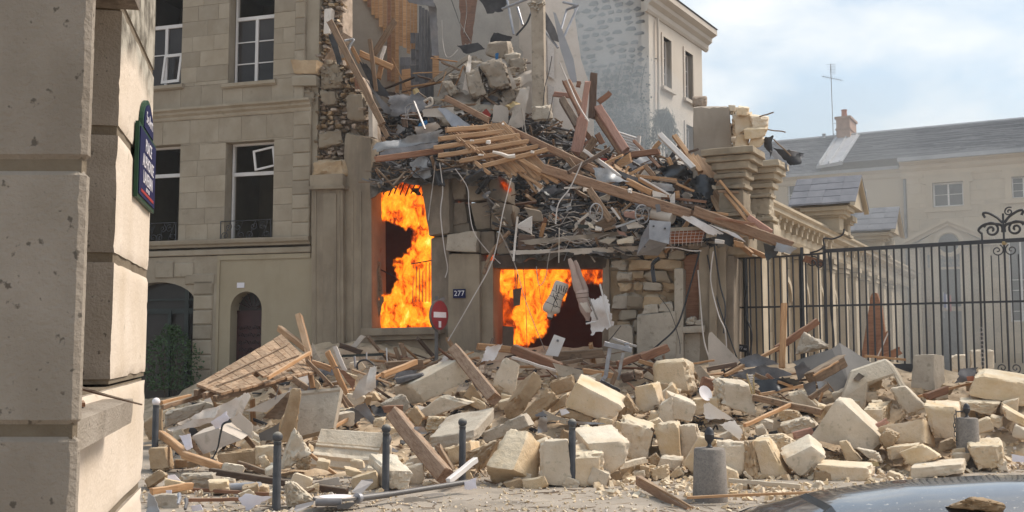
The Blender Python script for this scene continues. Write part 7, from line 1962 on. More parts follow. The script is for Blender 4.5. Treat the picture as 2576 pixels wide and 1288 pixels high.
# stone with the square socket (an L of two legs)
vs,fs=prism_px(TP('Z',(420,515,490,312,735,228,792,275,885,440,840,450,790,345,610,405,590,590)),PL.depth(2150,1010)-.35,.7,dof=[0,.25,.35,.3,.1,.05,.2,-.1,-.1],off=(4,0))
sk=emit('limestone_block',vs,fs,M[LP]); sk.modifiers.new('bevel','BEVEL').width=.035; tag(sk,'large angled block with a square socket hole, leaning against the grey board','stone')
vs,fs=prism_px(TP('Z',(512,372,550,328,592,352,552,386)),PL.depth(2150,1010)-.28,.1); emit('socket_hole',vs,fs,M['heap_dark'],sk)
# moulded cornice block, fluted slab
def moulded(tile,flat,prof,d,dof,m,label,seed,parts=22,thick=.5):
    q=[P(*p,d+e) for p,e in zip(TP(tile,flat),dof)]; nrm=(q[1]-q[0]).cross(q[3]-q[0]).normalized()
    if nrm.y>0: nrm=-nrm
    rng=random.Random(seed); secs=[]
    for i in range(parts+1):
        u=i/parts; sec=[]
        for v,o in prof:
            c=noise.noise(Vector((u*6,v*9,seed))); ch=.02*max(0,c)+(.035*max(0,noise.noise(Vector((u*9,v*3,seed+3)))) if o>.05 else 0)
            sec.append((q[0].lerp(q[1],u)).lerp(q[3].lerp(q[2],u),v)+nrm*(o-ch))
        sec+=[q[3].lerp(q[2],u)-nrm*thick,q[0].lerp(q[1],u)-nrm*thick]; secs.append(sec)
    return tag(MB().loft(secs).build('moulded_block',M[m],smooth=28),label,'stone')
moulded('A',(1945,450,2590,492,2420,1010,1800,925),[(0,0),(.02,.02),(.29,.02),(.31,.0),(.33,.055),(.37,.06),(.39,.02),(.42,.03),(.5,.03),(.55,.07),(.59,.08),(.62,.03),(.64,.015),(.76,.02),(.78,-.03),(.84,-.03),(.86,.0),(1.0,.01)],17.6,(.45,.45,0,0),LP,'moulded cornice block lying face up behind the left and middle iron bollards',5)
moulded('D0',(1740,720,2142,680,2066,1085,1690,1180),[(0,.03),(.06,.03),(.1,.0),(.5,.0),(1,0)],19.6,(.3,.3,0,0),LG,'tall grey slab standing upright with a raised rim',6,thick=.25)
stone('D0',(1650,712,1740,722,1690,1182,1522,1205),'broken end of the tall grey slab',(-10,0),.3,LB,.025)
# ------------------------------------------------------------------ fallen roof boarding (left)
rbp=thing('fallen_roof',P(640,960,22.5),'fallen slope of close brown roof boards lying on the left of the heap','roof section')
A0,A1,B1,B0=P(*T('D0',690,655),20.4),P(*T('D0',1545,150),24.0),P(*T('D0',1905,500),22.6),P(*T('D0',930,740),19.9)
rng=random.Random(23)
for i in range(17):
    t0,t1=i/17,(i+.94)/17; f=0.0; hole=(7,8,12)
    p=lambda u,v: (A0.lerp(A1,u)).lerp(B0.lerp(B1,u),v)
    while f<1:
        L=rng.uniform(.2,.45); e=min(f+L,1+rng.uniform(-.1,.06)); e=max(e,f+.06)
        if not (i in hole and .55<f<.85):
            dz=Vector((0,-.004,.012*rng.random()+.012)); s=[p(t0,f+rng.uniform(0,.012)),p(t0,e),p(t1,e),p(t1,f+rng.uniform(0,.012))]
            dz2=Vector((0,0,-.03)); MB().hexa([s[3]+dz,s[2]+dz,s[1]+dz,s[0]+dz,s[3]+dz2,s[2]+dz2,s[1]+dz2,s[0]+dz2]).build('roof_board',M['roofwood'],rbp)
        f=e+.004
for v in (.3,.62): beam_obj('batten',p(.05,v)+Vector((0,-.02,.05)),p(.95,v)+Vector((0,-.02,.05)),.03,.02,M['oldwood'],5+int(v*10),rbp)
for v in (.1,.5,.9): beam_obj('rafter',p(-.04,v)-Vector((0,0,.1)),p(1.03,v)-Vector((0,0,.1)),.09,.12,M['oldwood'],8+int(v*10),rbp)
for a in [
    ('D0',1715,-50,1835,400,66,'lath','plank standing almost upright at the top of the fallen roof boarding',(24.3,23.4)),
    ('D0',1520,80,1800,300,62,'lath','plank poking out up left at the top of the fallen roof boarding',(24.4,23.6)),
    ('D0',1400,590,1835,325,36,'pine','honey coloured batten lying across the fallen roof boarding',(20.9,22.4)),
    ('D0',1800,330,1860,690,50,'lath','plank below the upright plank beside the fallen roof boarding',22.6),
    ('D0',1830,420,2060,500,60,'lath','short board right of the fallen roof boarding',22.8),
    ('D0',1790,400,2070,680,34,'oldwood','thin board slanting down right of the fallen roof boarding',22.4),
    ('D0',2000,310,2090,490,56,'pine','pale splintered board pointing up, upper piece',22.6),
    ('D0',2080,480,2200,760,56,'pine','pale splintered board, lower piece right of the grey slab',22.3),
    ('D0',2075,260,2190,520,42,'whitewood','grey white pole leaning behind the splintered pale board',23.6),
    ('D0',2120,250,2360,330,54,'darkwood','dark split boards below the window sill',(24.6,24.6)),
    ('D0',2260,290,2375,150,50,'plaster','pale wedge of moulding under the window sill',24.9),
    ('D0',330,835,625,765,42,'pine','upper of two honey rafters below the fallen roof boarding',(19.8,21)),
    ('D0',340,880,740,765,46,'oldwood','lower of two rafters below the fallen roof boarding',(19.6,21)),
    ('D0',2130,720,2260,880,40,'oldwood','grey brown board right of the tall grey slab',21.4),
    ('D0',1640,580,1820,700,60,'oldwood','stub of timber under the right end of the fallen roof boarding',21.4),
    ('D0',2070,1080,2340,920,34,'pine','batten slanting right of the tall grey slab',(19.8,20.6)),
    ('D0',2420,620,2600,520,30,'pine','thin stick under the dark split boards',(22.2,22.8)),
    ('A',830,880,2225,1085,66,'darkwood','long dark squared timber lying behind the left iron bollard',(16.6,15.2)),
    ('A',1110,795,1500,925,46,'oldwood','grey plank lying above the long dark timber',(17.4,16.6)),
    ('A',325,500,620,730,78,'pine','broken yellow beam with a splintered end, upper half',(18.4,17.6)),
    ('A',560,710,960,850,76,'pine','broken yellow beam, lower half lying to the right',(17.6,16.8)),
    ('A',210,1090,670,1020,70,'pine','brown board lying by the foot of the corner building',(14.8,15.2)),
    ('A',650,1062,1450,1110,34,'redwood','thin reddish board behind the left iron bollard',(15.4,14.9)),
    ('A',600,1165,1150,1160,34,'redwood','short red batten near the bottom left',14.2),
    ('A',1090,420,1290,650,44,'oldwood','edge board of the beige panel box',18.2),
    ('B',640,985,925,760,60,'white_paint','white painted board leaning by the second iron bollard',(15.4,16.2)),
    ('D1',90,935,625,1590,152,'beamwood','broad reddish broken timber leaning in front of the heap',(18.6,15.6)),
    ('D1',-20,900,200,890,70,'redwood','short red board at the top of the reddish broken timber',19.4),
    ('D1',700,285,1115,800,120,'beamwood','thick notched timber lying over the long pale block',(22.6,19.6)),
    ('D1',1285,285,1800,490,96,'redwood','long dark red beam below the burning doorway',(23.6,22.6)),
    ('D1',925,262,1310,305,70,'pine','splintered pale end of the long dark red beam',(23.4,23.6)),
    ('D1',1285,375,1740,515,26,'whitewood','white edged strip under the long dark red beam',(23.2,22.4)),
    ('D1',1690,370,2240,330,96,'oldwood','grey brown plank lying in front of the doorway',(23.8,23.8)),
    ('D1',1750,440,2000,400,40,'oldwood','thinner plank just under the grey brown plank',(23.4,23.6)),
    ('D1',1985,505,2320,565,56,'pine','orange plank passing behind the steel table legs',(22.8,22.6)),
    ('D1',2335,450,2640,345,66,'redwood','reddish plank rising right from the steel table legs',(22.8,23.2)),
    ('D1',2000,470,2500,420,32,'oldwood','long thin lath behind the steel table legs',23.2),
    ('D1',2280,670,2340,520,46,'oldwood','upright brown block below the steel table legs',21.8),
    ('D1',-20,560,330,420,56,'pine','pale long batten on the boards left of the long pale block',(22.2,23.2)),
    ('D1',0,470,410,440,100,'oldwood','wide brown boards left of the long pale block',(23.4,23.6)),
    ('D1',110,270,160,420,40,'oldwood','small upright brown stick below the blazing window',24.4),
    ('D1',165,225,215,380,48,'oldwood','taller upright brown stick below the blazing window',24.4),
    ('D1',25,280,35,450,14,'white_paint','thin white rod upright below the blazing window',24.4),
    ('D1',700,400,905,320,14,'pine','thin splinter crossing the notched timber',22.4),
    ('D2',-10,390,290,275,84,'redwood','broken red beam end left of the big round boulder',(22.8,23.0)),
    ('D2',-20,410,150,460,40,'pine','pale board under the broken red beam end',22.6),
    ('D2',530,440,755,405,20,'pine','thin pale stick right of the big round boulder',22.8),
    ('D2',850,560,1420,270,36,'pine','long thin brown lath leading up to the reddish beam',(22.0,22.8)),
    ('D2',1360,300,1790,10,66,'redwood','reddish beam leaning up against the fence',(22.8,22.9)),
    ('D2',1452,-170,1428,500,56,'pine','tall pale plank standing upright against the fence',(22.6,22.3)),
    ('D2',1700,600,2060,400,124,'oldwood','thick squared brown beam lying on the grey board',(20.6,21.2)),
    ('D2',1740,560,2000,415,18,'pine','thin lath lying along the thick brown beam',(20.4,20.9)),
    ('D2',1118,775,1842,930,64,'oldwood','long grey brown plank lying right of the jagged yellow block',(20.6,19.6)),
    ('D2',1045,1065,1510,850,38,'pine','pale stick propped over the small broken tiles',(18.8,20.0)),
    ('D2',1200,755,1740,640,30,'lath','long splintered lath above the grey brown plank',(20.8,21.2)),
    ('D2',1150,545,1420,660,40,'oldwood','brown batten lying on the dark sheeting',21.4),
    ('D2',1270,545,1400,660,34,'redwood','short red batten on the dark sheeting',21.2),
    ('D2',1380,620,1540,670,28,'pine','short pale lath on the dark sheeting',21.0),
    ('D2',660,500,980,440,46,'darkwood','dark board lying behind the jagged yellow block',22.2),
    ('D2',600,620,760,660,120,'redwood','dark red board half buried right of the round boulder',21.6),
    ('D2',1700,790,1900,660,50,'oldwood','grey brown board above the huge pale block',20.2),
    ('D2',1800,830,1840,730,22,'pine','small pale stick above the huge pale block',20.0),
    ('D2',1530,1170,1745,1110,70,'pinkwood','short orange brown brick like board above the tipped cube',18.6),
    ('E',60+1010,440,1210,365,50,'pinkwood','short pinkish board leaning on the broad block',18.8),
    ('Z',590,212,880,240,16,'pine','thin board lying along the fence foot',21.6),
    ('Z',960,490,1435,375,16,'pine','long thin pale lath by the fence plinth',(20.4,20.8)),
    ('Z',1000,500,1170,440,50,'redwood','reddish board end under the long thin lath',20.3),
    ('C',-20,960,500,1290,96,'beamwood','dark reddish squared beam on the road left of the granite bollard',(15.4,13.9)),
    ('C',-5,945,515,1240,22,'lath','pale strip along the reddish squared beam',(15.25,13.8)),
    ('C',470,1145,2050,1075,26,'pine','long thin orange lath lying across the foot of the granite bollard',(14.1,14.8)),
    ('C',880,970,1620,1030,44,'limestone_pale','long pale round stone pole behind the granite bollard',(16.0,15.4)),
    ('B',2340,840,2640,760,60,'limestone_pale','short pale pole end left of the tall broken block',(16.6,17.0)),
    ('C',1040,880,1130,970,30,'limestone_pale','small pale stick right of the granite bollard',15.8),
    ('C',110,440,150,480,24,'oldwood','tiny stick poking out beside the tall broken block',17.2),
]:
    beamP(*a[:7],label=a[7],d=a[8],md=PL)
# ------------------------------------------------------------------ sheets, papers, panels on the heap
def crp(*a,**k): return crump(*a,**k)
for a in [
    ('plaster_sheet','D0',(395,1130,900,870,1200,730,1080,985),18.8,'plaster_white','large crumpled white plaster sheet below the fallen roof boarding','plaster',61,18,12,.13,1.8),
    ('plaster_roll','D0',(600,1000,760,900,920,870,880,985),18.4,'plaster_white','rolled white plaster moulding on the crumpled sheet','plaster',62,8,8,.14,2.4),
    ('plaster_shard','D0',(1090,940,1170,730,1235,760,1130,985),18.5,'plaster_white','white plaster shard standing up at the end of the crumpled sheet','plaster',63,4,8,.1,2.6),
    ('grey_sheet','D0',(1165,920,1560,735,1650,715,1395,935),20.0,'plaster','flat grey beige panel left of the tall grey slab','panel',64,5,4,.015,1),
    ('tar_roll','D0',(1355,990,1620,720,1640,800,1545,1000),19.6,'oldwood','half rolled brown felt beside the tall grey slab','roofing',65,10,8,.14,1.6),
    ('tar_roll','A',(1310,500,1530,390,1510,560,1330,570),18.2,'grey_board','dark grey sheet under the brown felt','sheeting',66,6,5,.06,1.6),
    ('beige_hardboard','A',(1020,370,1120,280,1250,400,1245,550),18.0,'plaster','beige board leaning at the right of the crumpled sheet','panel',67,4,4,.02,1),
    ('paper','A',(830,385,985,280,1030,340,890,470),17.7,'paper','crumpled bluish white paper on the crumpled plaster sheet','paper',68,6,6,.06,4),
    ('paper','A',(508,520,625,500,655,640,595,665),17.6,'paper','bluish white paper hanging left of the beige panel box','paper',69,5,6,.05,4),
    ('paper','A',(1115,1150,1190,1100,1450,1130,1205,1270),13.9,'paper','large curled white paper lying left of the left iron bollard','paper',70,8,6,.12,1.6),
    ('paper','A',(392,918,470,920,560,1010,400,1018),15.5,'paper','torn white paper by the dark rounded lump','paper',71,5,4,.05,3),
    ('paper','A',(380,1070,438,1068,438,1116,382,1116),14.6,'paper','small white paper square on the brown board','paper',72,3,3,.02,3),
    ('paper','A',(635,1225,735,1212,755,1265,650,1282),13.6,'paper','white paper scrap at the bottom left','paper',73,4,3,.03,3),
    ('paper','B',(812,985,930,940,930,1050,806,1065),15.2,'paper','bluish paper sheet stuck on the fallen grey pole','paper',74,5,5,.03,3),
    ('plastic_wrap','A',(200,1090,270,1130,330,1290,190,1290),13.2,'grey_film','clear plastic wrap at the foot of the corner building','plastic sheet',75,5,8,.08,3),
    ('white_bag','D1',(980,420,1030,270,1190,242,1110,400),22.9,'white_bag','stuffed white bag caught on the dark red beam','bag',76,10,10,.26,1.6),
    ('white_scrap','D0',(2230,830,2300,640,2480,450,2470,700),21.6,'plaster','torn grey white panel left of the long pale block','panel',77,8,10,.14,1.8),
    ('white_scrap','D0',(2390,690,2430,480,2500,460,2490,680),21.4,'plaster_white','white peeling edge of the torn panel','plaster',78,4,10,.1,3),
    ('metal_scrap','D0',(2100,940,2260,880,2420,950,2240,1070),20.4,'grey_cloth','dark crushed sheet metal right of the tall grey slab','sheet metal',79,10,8,.22,1.8),
    ('metal_scrap','D0',(2270,880,2380,820,2520,1060,2460,1050),20.2,'zinc_dark','bent grey metal sheet above the reddish broken timber','sheet metal',80,6,8,.12,2),
    ('metal_scrap','B',(300,430,400,425,430,500,330,510),17.4,'steel','crumpled shiny foil right of the reddish broken timber','foil',81,6,5,.1,4),
    ('metal_scrap','B',(1560,330,1640,330,1645,480,1545,505),17.6,'steel','curled shiny metal plate above the block behind the bollard','sheet metal',82,5,5,.08,3),
    ('metal_scrap','B',(1520,310,1600,275,1650,320,1530,330),17.7,'zinc_dark','small dark metal flap above the curled shiny plate','sheet metal',83,4,3,.05,3),
    ('grey_slate','B',(1590,250,1740,330,1900,360,1650,370),18.2,'limestone_grey','flat grey tile left of the chalky topped block','tile',84,6,4,.04,2),
    ('white_shell','B',(1760,260,1830,250,1870,290,1790,318),18.5,'ceramic','small white dish on the stone with a hole','dish',85,5,4,.05,3),
    ('tarpaulin','B',(1930,375,2200,390,2240,402,1960,410),18.2,'steel','thin shiny sheet on the white topped block','sheet metal',86,8,3,.04,3),
    ('dark_cloth','D2',(1000,400,1180,330,1400,440,1060,480),22.2,'grey_cloth','dark sheeting under the fence number plate','sheeting',87,12,8,.22,1.6),
    ('dark_cloth','D2',(900,560,1250,450,1540,540,1180,640),21.6,'grey_cloth','grey cloth spread over the rubble by the fence','sheeting',88,14,8,.26,1.5),
    ('dark_cloth','D2',(1160,610,1500,580,1700,640,1230,740),21.0,'black_plastic','black sheeting in the hollow right of the jagged yellow block','sheeting',89,14,8,.26,1.8),
    ('dark_cloth','D2',(1540,470,1640,420,1720,500,1600,620),21.4,'grey_cloth','grey cloth bundle left of the thick brown beam','cloth',90,8,8,.2,2),
    ('dark_cloth','D2',(1640,640,1760,620,1780,740,1700,770),20.4,'grey_cloth','dark rag below the thick brown beam','cloth',91,6,6,.15,2),
    ('shiny_scrap','D2',(1780,620,1880,610,1900,680,1800,700),20.2,'steel','shiny metal scrap below the thick brown beam','sheet metal',92,5,5,.08,3),
    ('white_scrap','D2',(2240,960,2330,950,2330,990,2250,990),19.8,'plaster','pale scrap by the squared stone','plaster',93,4,3,.03,3),
    ('grey_bag','Z',(1210,400,1240,300,1385,290,1340,380),20.6,'grey_cloth','dark grey plastic bundle in front of the fence plinth','bag',94,10,8,.24,1.8),
    ('orange_scrap','Z',(1295,355,1350,352,1355,385,1305,388),20.3,'terracotta','small orange piece beside the dark grey bundle','scrap',95,4,3,.05,3),
    ('dark_flap','Z',(790,265,925,268,915,330,800,290),21.0,'tarpaper','black flap between the socketed block and the upright grey block','roofing',96,6,4,.06,2),
    ('plaster_curl','D2',(645,850,700,830,950,1000,650,1000),17.6,'plaster_white','white curved plaster shell, upper fold above the granite bollard','plaster',97,12,8,.12,1.2),
    ('plaster_curl','D2',(800,1050,950,1010,1025,1110,1000,1210),17.2,'plaster_white','white curved plaster shell, lower fold above the granite bollard','plaster',98,8,8,.1,1.4),
    ('paper','Z',(1607,890,1700,905,1700,945,1610,940),17.8,'paper','white paper folded at the right edge of the road','paper',99,5,3,.03,3),
    ('yellow_scrap','Z',(640,945,680,940,690,972,650,972),16.4,'yellow_foam','small yellow scrap below the thin slab','scrap',100,4,4,.05,4),
    ('slab_sheet','D0',(1850,220,1900,330,1940,400,1860,420),23.2,'limestone_grey','grey slab behind the upright plank','slab',101,4,4,.04,2),
    ('green_metal','D0',(2150,350,2580,330,2576,360,2150,375),24.2,'green_dark','dark green metal bar below the window apron','metal bar',102,8,2,.02,2),
    ('brown_board','D0',(2120,500,2180,510,2290,600,2270,710),21.8,'redwood','reddish brown shiny panel behind the splintered pale board','panel',103,4,4,.02,2),
    ('white_scrap','B',(380,1110,590,1090,620,1110,400,1140),14.7,'plaster_white','white flat fragment under the fallen pole','plaster',104,6,3,.03,3),
    ('white_scrap','B',(190,1150,330,1130,440,1165,210,1200),14.2,'plaster','pale flat crumb in front of the fallen pole','plaster',105,6,3,.03,3),
    ('white_scrap','C',(1180,1210,1330,1190,1340,1240,1200,1250),13.8,'plaster_white','white flaky fragment on the road by the pointed shard','plaster',106,6,4,.05,3),
    ('white_scrap','A',(1870,990,2110,935,2150,1020,1890,1030),15.6,'plaster','pale flat slab leaning on the moulded cornice block','slab',107,5,4,.02,2),
]: crp(*a)
def ppx(name,tile,flat,d,t,m,label,cat,dof=None,off=(0,0)):
    vs,fs=prism_px(TP(tile,flat),d,t,dof,off); return tag(emit(name,vs,fs,M[m]),label,cat)
ppx('grey_board','D2',(1530,420,1930,290,2010,230,2330,430,2100,640,1990,780),21.6,.05,'grey_board','large dark grey board leaning on the heap before the fence','board',dof=(.5,.4,.5,.2,-.4,-.6))
vs,fs=chunk(hex_px(TP('D2',(1640,95,1950,260,1700,310,1560,340)),22.1,.4,(0,4)),900,n=9,cuts=3,rough=.04); tag(emit('plaster_lump',vs,fs,M['limestone_grey'],smooth=45),'horn shaped pale plaster lump on top of the dark grey board','plaster')
ppx('white_slab','D2',(695,130,720,118,1005,410,980,440,690,480,685,180),23.2,.05,'plaster','torn beige panel leaning left of the fence number plate','panel')
ppx('grey_slab','D2',(540,470,600,450,720,590,600,600),22.4,.06,'limestone_grey','grey slab edge right of the big round boulder','slab')
ppx('grey_slab','D1',(1695,430,2000,505,2010,545,1960,610,1760,560),22.2,.12,'limestone_grey','grey slab lying above the small brown squared stone','slab')
pl8=ppx('white_plate','D1',(1622,352,1712,145,1826,186,1752,368),23.4,.03,'white_paint','white metal plate standing on the heap before the doorway','plate')
MB().tube([P(*T('D1',1748,208),23.39),P(*T('D1',1748,208),23.34)],.03,8).build('bolt',M['zinc_dark'],pl8)
bxp=thing('panel_box',P(*T('A',900,720),17.6),'open beige hardboard box lying under the crumpled sheet','box')
vs,fs=chunk(hex_px(TP('A',(640,525,905,445,1150,560,755,712)),17.7,.5,(30,-20)),901,n=5,cuts=0,rough=.006,k=60); emit('front_board',vs,fs,M['plaster'],bxp)
vs,fs=prism_px(TP('A',(645,540,755,712,720,712,640,640)),17.65,.3); emit('side_board',vs,fs,M['oldwood'],bxp)
tag(MB().tube(curve_pts([P(*T('A',*p),17.3) for p in ((1040,375),(960,400),(930,500),(900,650),(845,760)) ],5),.022,5,r2=.012).build('black_strap',M['black_plastic']),'black strap hanging over the beige panel box','strap')
tag(MB().tube([P(*T('A',880,1045),15.4),P(*T('A',1330,1022),15.2)],.055,10).build('grey_pipe',M['zinc'],smooth=40),'grey pipe lying behind the left iron bollard','pipe')
gb=thing('gilt_strip',P(*T('D2',1120,740),20.4),'carved pale openwork strip standing beside the jagged yellow block','ornament')
beam_obj('frame',P(*T('D2',1075,540),20.4),P(*T('D2',1130,745),20.3),.03,.03,M['yellow_foam'],1,gb); beam_obj('frame',P(*T('D2',1140,548),20.4),P(*T('D2',1148,745),20.3),.03,.03,M['yellow_foam'],2,gb)
for i in range(9): beam_obj('rung',P(*T('D2',1078+6*i,560+22*i),20.38),P(*T('D2',1142+i,556+22*i),20.38),.025,.03,M['plaster_white'],i,gb)
ds=MB().lathe([(0,0),(.06,.01),(.15,.04),(.16,.05),(.06,.03),(0,.025)],(0,0,0),18).build('plate_dish',M['ceramic'],smooth=40); ds.location=P(*T('D2',645,745),20.6); ds.rotation_euler=(1.1,.5,.3); tag(ds,'white plate propped on crumbs right of the round boulder','plate')
wbx=thing('wooden_drum',P(*T('D1',1060,590),22.2),'dark split wooden box under the stuffed white bag','box')
for i in range(5): beam_obj('slat',P(*T('D1',985+36*i,450+26*i),22.4),P(*T('D1',975+36*i,545+16*i),22.2),.12,.04,M['darkwood'],i,wbx)
for i,(q,m_,l) in enumerate((((2370,540,2500,500,2520,600,2400,640),'darkwood','dark curved wooden block right of the steel table legs'),((2500,500,2600,520,2610,600,2520,610),'oldwood','brown broken block end beside the dark curved block'),((105,590,400,530,420,560,130,660),'grey_cloth','grey bolster lying on the long pale block'))):
    vs,fs=chunk(hex_px(TP('D1',q),21.9+.1*i,.4,(2,-3)),910+i,n=6,cuts=3,rough=.02,k=10); tag(emit('debris_piece',vs,fs,M[m_],smooth=45),l,'debris')
# steel table legs
tl2=thing('upturned_table',P(*T('D1',2280,650),22.2),'bent bare steel table frame standing upside down on the heap','table frame')
for (x1,y1,x2,y2,w) in ((2215,238,2490,305,52),(2270,285,2235,560,40),(2235,555,2185,625,40),(2410,330,2350,600,34),(2300,185,2540,268,24),(2440,230,2450,290,46)): beamP('D1',x1,y1,x2,y2,w,'steel' if w<40 else 'galvanised',d=22.2,md=PL,parent=tl2,name='leg' if abs(y2-y1)>60 else 'bar',ragged=0)
for (x1,y1,x2,y2,l) in ((2180,610,2380,715,'dark flat metal strip at the foot of the steel table frame'),): beamP('D1',x1,y1,x2,y2,30,'iron_black',label=l,d=21.6,md=PL)
hp=MB().tube(curve_pts([P(*T('D0',*p),23.4) for p in ((2310,500),(2310,440),(2360,405),(2420,410),(2480,460),(2490,520))],5),.022,5).build('black_hose',M['cable_black']); tag(hp,'loop of black hose below the window apron','hose')
for (x1,y1,x2,y2,r,l) in ((2280,370,2290,480,.03,'dark metal stub left of the black hose loop'),(2400,330,2400,400,.02,'thin dark metal stub behind the black hose loop'),(1520,660,1480,800,.008,'thin wire hook hanging from the fallen roof boarding')): tag(MB().tube([P(*T('D0',x1,y1),23.6 if x1>2000 else 20),P(*T('D0',x2,y2),23.4 if x1>2000 else 20)],r,5).build('metal_stub',M['zinc_dark']),l,'metal')

# ------------------------------------------------------------------ bollards and signs
def bollard(px,base,top,label,white=False):
    g=ground(px,base); d=g.y; h=(base-top)*d/FPX; t=thing('iron_bollard',g,label,'bollard','iron bollards along the kerb')
    r=.056
    MB().lathe([(r*1.12,0),(r*1.12,.03),(r,.05),(r*.96,h-.2),(r*.9,h-.19),(r*.9,h-.165),(r*.96,h-.16),(r*.96,h-.13),(r*.55,h-.115)],tuple(g),18).build('post',M['bollard_iron'],t,smooth=40)
    bz=h-.07; MB().lathe([(.001,bz-.072)]+[(.07*math.sin(math.pi*i/12),bz-.07*math.cos(math.pi*i/12)) for i in range(1,12)]+[(.001,bz+.07)],tuple(g),18).build('ball',M['ceramic' if white else 'bollard_iron'],t,smooth=60)
bollard(388,1182,1004,'iron bollard with a white ball top beside the corner building',True)
bollard(695,1281,1091,'nearest iron bollard, in front of the dark squared timber')
bollard(970,1237,1071,'iron bollard in front of the moulded cornice block')
bollard(1163,1214,1055,'iron bollard half hidden behind the leaning white board')
bollard(1440,1223,1057,'iron bollard standing before the squared blocks on clear road')
def granite(px,base,top,fin,wt,wb,label,chain=None):
    g=ground(px,base); k=g.y/FPX; h=(base-top)*k; t=thing('stone_bollard',g,label,'bollard','conical granite bollards')
    MB().lathe([(wb*k/2,-.05),(wb*k/2,0),(wt*k/2*1.01,h-.02),(wt*k/2-.012,h),(.001,h+.012)],tuple(g),32).build('stone_cone',M['granite'],t,smooth=40)
    f=(top-fin)*k; pr=[(.26,0),(.26,.06),(.17,.1),(.15,.2),(.2,.28),(.34,.38),(.38,.5),(.38,.62),(.41,.64),(.38,.66),(.35,.8),(.24,.93),(.1,1.0),(.001,1.01)]
    MB().lathe([(a*f*.62,h+.005+b*f) for a,b in pr],tuple(g),18).build('pine_cone_finial',M['iron_black'],t,smooth=50)
    c=g+Vector((0,0,h+f*.48))
    s=1 if chain is None else -1
    MB().tube([c+Vector((s*.06,-.02,0)),c+Vector((s*.19,-.03,-.01))],.014,6).build('chain_hook',M['iron_black'],t)
    return g,c,k
granite(1787,1262,1131,1080,76,87,'nearer squat granite bollard with a black pine cone finial')
g,c,k=granite(2437,1180,1054,1019,52,56,'farther granite bollard with black finial and hanging chain',1)
cn=thing('bollard_chain',c+Vector((-.25,0,-.8)),'dark chain dangling down the left side of the far granite bollard','chain')
for i in range(11):
    q=c+Vector((-.2-.02*i+.003*i*i,-.03,-.02-.075*i)); e=(1,.2,0) if i % 2 else (.3,1,0)
    MB().tube([q+Vector((.022*math.cos(a)*e[0],.022*math.cos(a)*e[1],.048*math.sin(a))) for a in [j*.7 for j in range(10)]],.008,4,cap=False).build('link',M['bollard_iron'],cn)
# no entry sign
sg=thing('no_entry_sign',ground(1099,950),'red and white no entry sign turned sideways on a grey pole','road sign')
SGP=P(1106,793,24.6); nx_=Vector((.86,-.51,0)).normalized(); tx=Vector((.51,.86,0)); tz=Vector((0,0,1))
def disc(c,r,off,th,m,nm,n=32):
    a=[c+nx_*off+tx*(r*math.cos(2*math.pi*i/n))+tz*(r*math.sin(2*math.pi*i/n)) for i in range(n)]
    return MB().loft([a,[v-nx_*th for v in a]]).build(nm,M[m],sg,smooth=40)
disc(SGP,.37,0,.05,'sign_grey','backing'); disc(SGP,.345,.006,.004,'sign_red','red_disc')
def bar(u0,u1,z0,z1,m,nm): MB().hexa([SGP+nx_*e+tx*u+tz*z for e in (.012,.0065) for u,z in ((u0,z1),(u1,z1),(u1,z0),(u0,z0))]).build(nm,M[m],sg)
bar(-.26,.26,-.055,.075,'enamel_white','white_bar'); bar(-.05,.05,-.29,-.14,'enamel_white','sticker')
MB().tube([P(1098,1000,24.7),P(1098,745,24.7)],.045,10).build('pole',M['sign_grey'],sg)
vs,fs=sheet([P(1087,760,24.55),P(1117,746,24.75),P(1120,752,24.8),P(1090,790,24.5)],4,4,.02,3,4); emit('bent_plate',vs,fs,M['zinc_dark'],sg)
# fallen road sign with its pole
fs_=thing('fallen_sign',P(860,1262,13.6),'fallen round road sign lying flat with its long grey pole','road sign')
def lay(pts,r,m,nm,r2=None): MB().tube([P(*T('A',*p),d) for p,d in pts],r,10,r2=r2).build(nm,M[m],fs_,smooth=40)
cS=P(*T('A',2090,1135),13.9); rS=.30
ax,ay=Vector((1,.06,.0)),Vector((-.05,1,-.03)).normalized()
MB().loft([[cS+ax*rS*math.cos(i*.2618)+ay*rS*math.sin(i*.2618)+Vector((0,-.01,h)) for i in range(24)] for h in (-.03,.0)]).build('sign_disc',M['sign_grey'],fs_)
MB().loft([[cS+ax*rS*.93*math.cos(i*.2618)+ay*rS*.93*math.sin(i*.2618)+Vector((0,-.01,h)) for i in range(24)] for h in (.001,.005)]).build('sign_face',M['plaster'],fs_)
MB().loft([[cS+ax*rS*.7*math.cos(i*.2618)+ay*rS*.7*math.sin(i*.2618)+Vector((0,-.01,h)) for i in range(24)] for h in (.006,.009)]).build('sign_centre',M['paper'],fs_)
lay((((2320,1150),13.9),((2620,1112),14.3)),.045,'sign_grey','pole'); lay((((2600,1115),14.3),((3420,985),15.3)),.038,'sign_grey','pole')
lay((((2300,1150),13.85),((2330,1146),13.9)),.07,'galvanised','clamp'); lay((((1890,1190),13.6),((2150,1190),13.6)),.05,'zinc_dark','bracket_tube')
vs,fs=prism_px(TP('A',(2250,1085,2350,965,2460,955,2470,985,2340,1110)),14.1,.05,dof=(0,.3,.4,.4,0)); emit('bracket_plate',vs,fs,M['zinc_dark'],fs_)
vs,fs=prism_px(TP('A',(2100,1220,2220,1190,2300,1190,2220,1255,2110,1260)),13.5,.06); emit('bracket_plate',vs,fs,M['sign_grey'],fs_)
ppx('dark_plate','A',(1665,1270,1690,1220,1875,1175,1860,1215,1700,1290),13.3,.03,'zinc_dark','bent grey plate lying under the fallen sign','plate',dof=(0,.2,.3,.2,0))
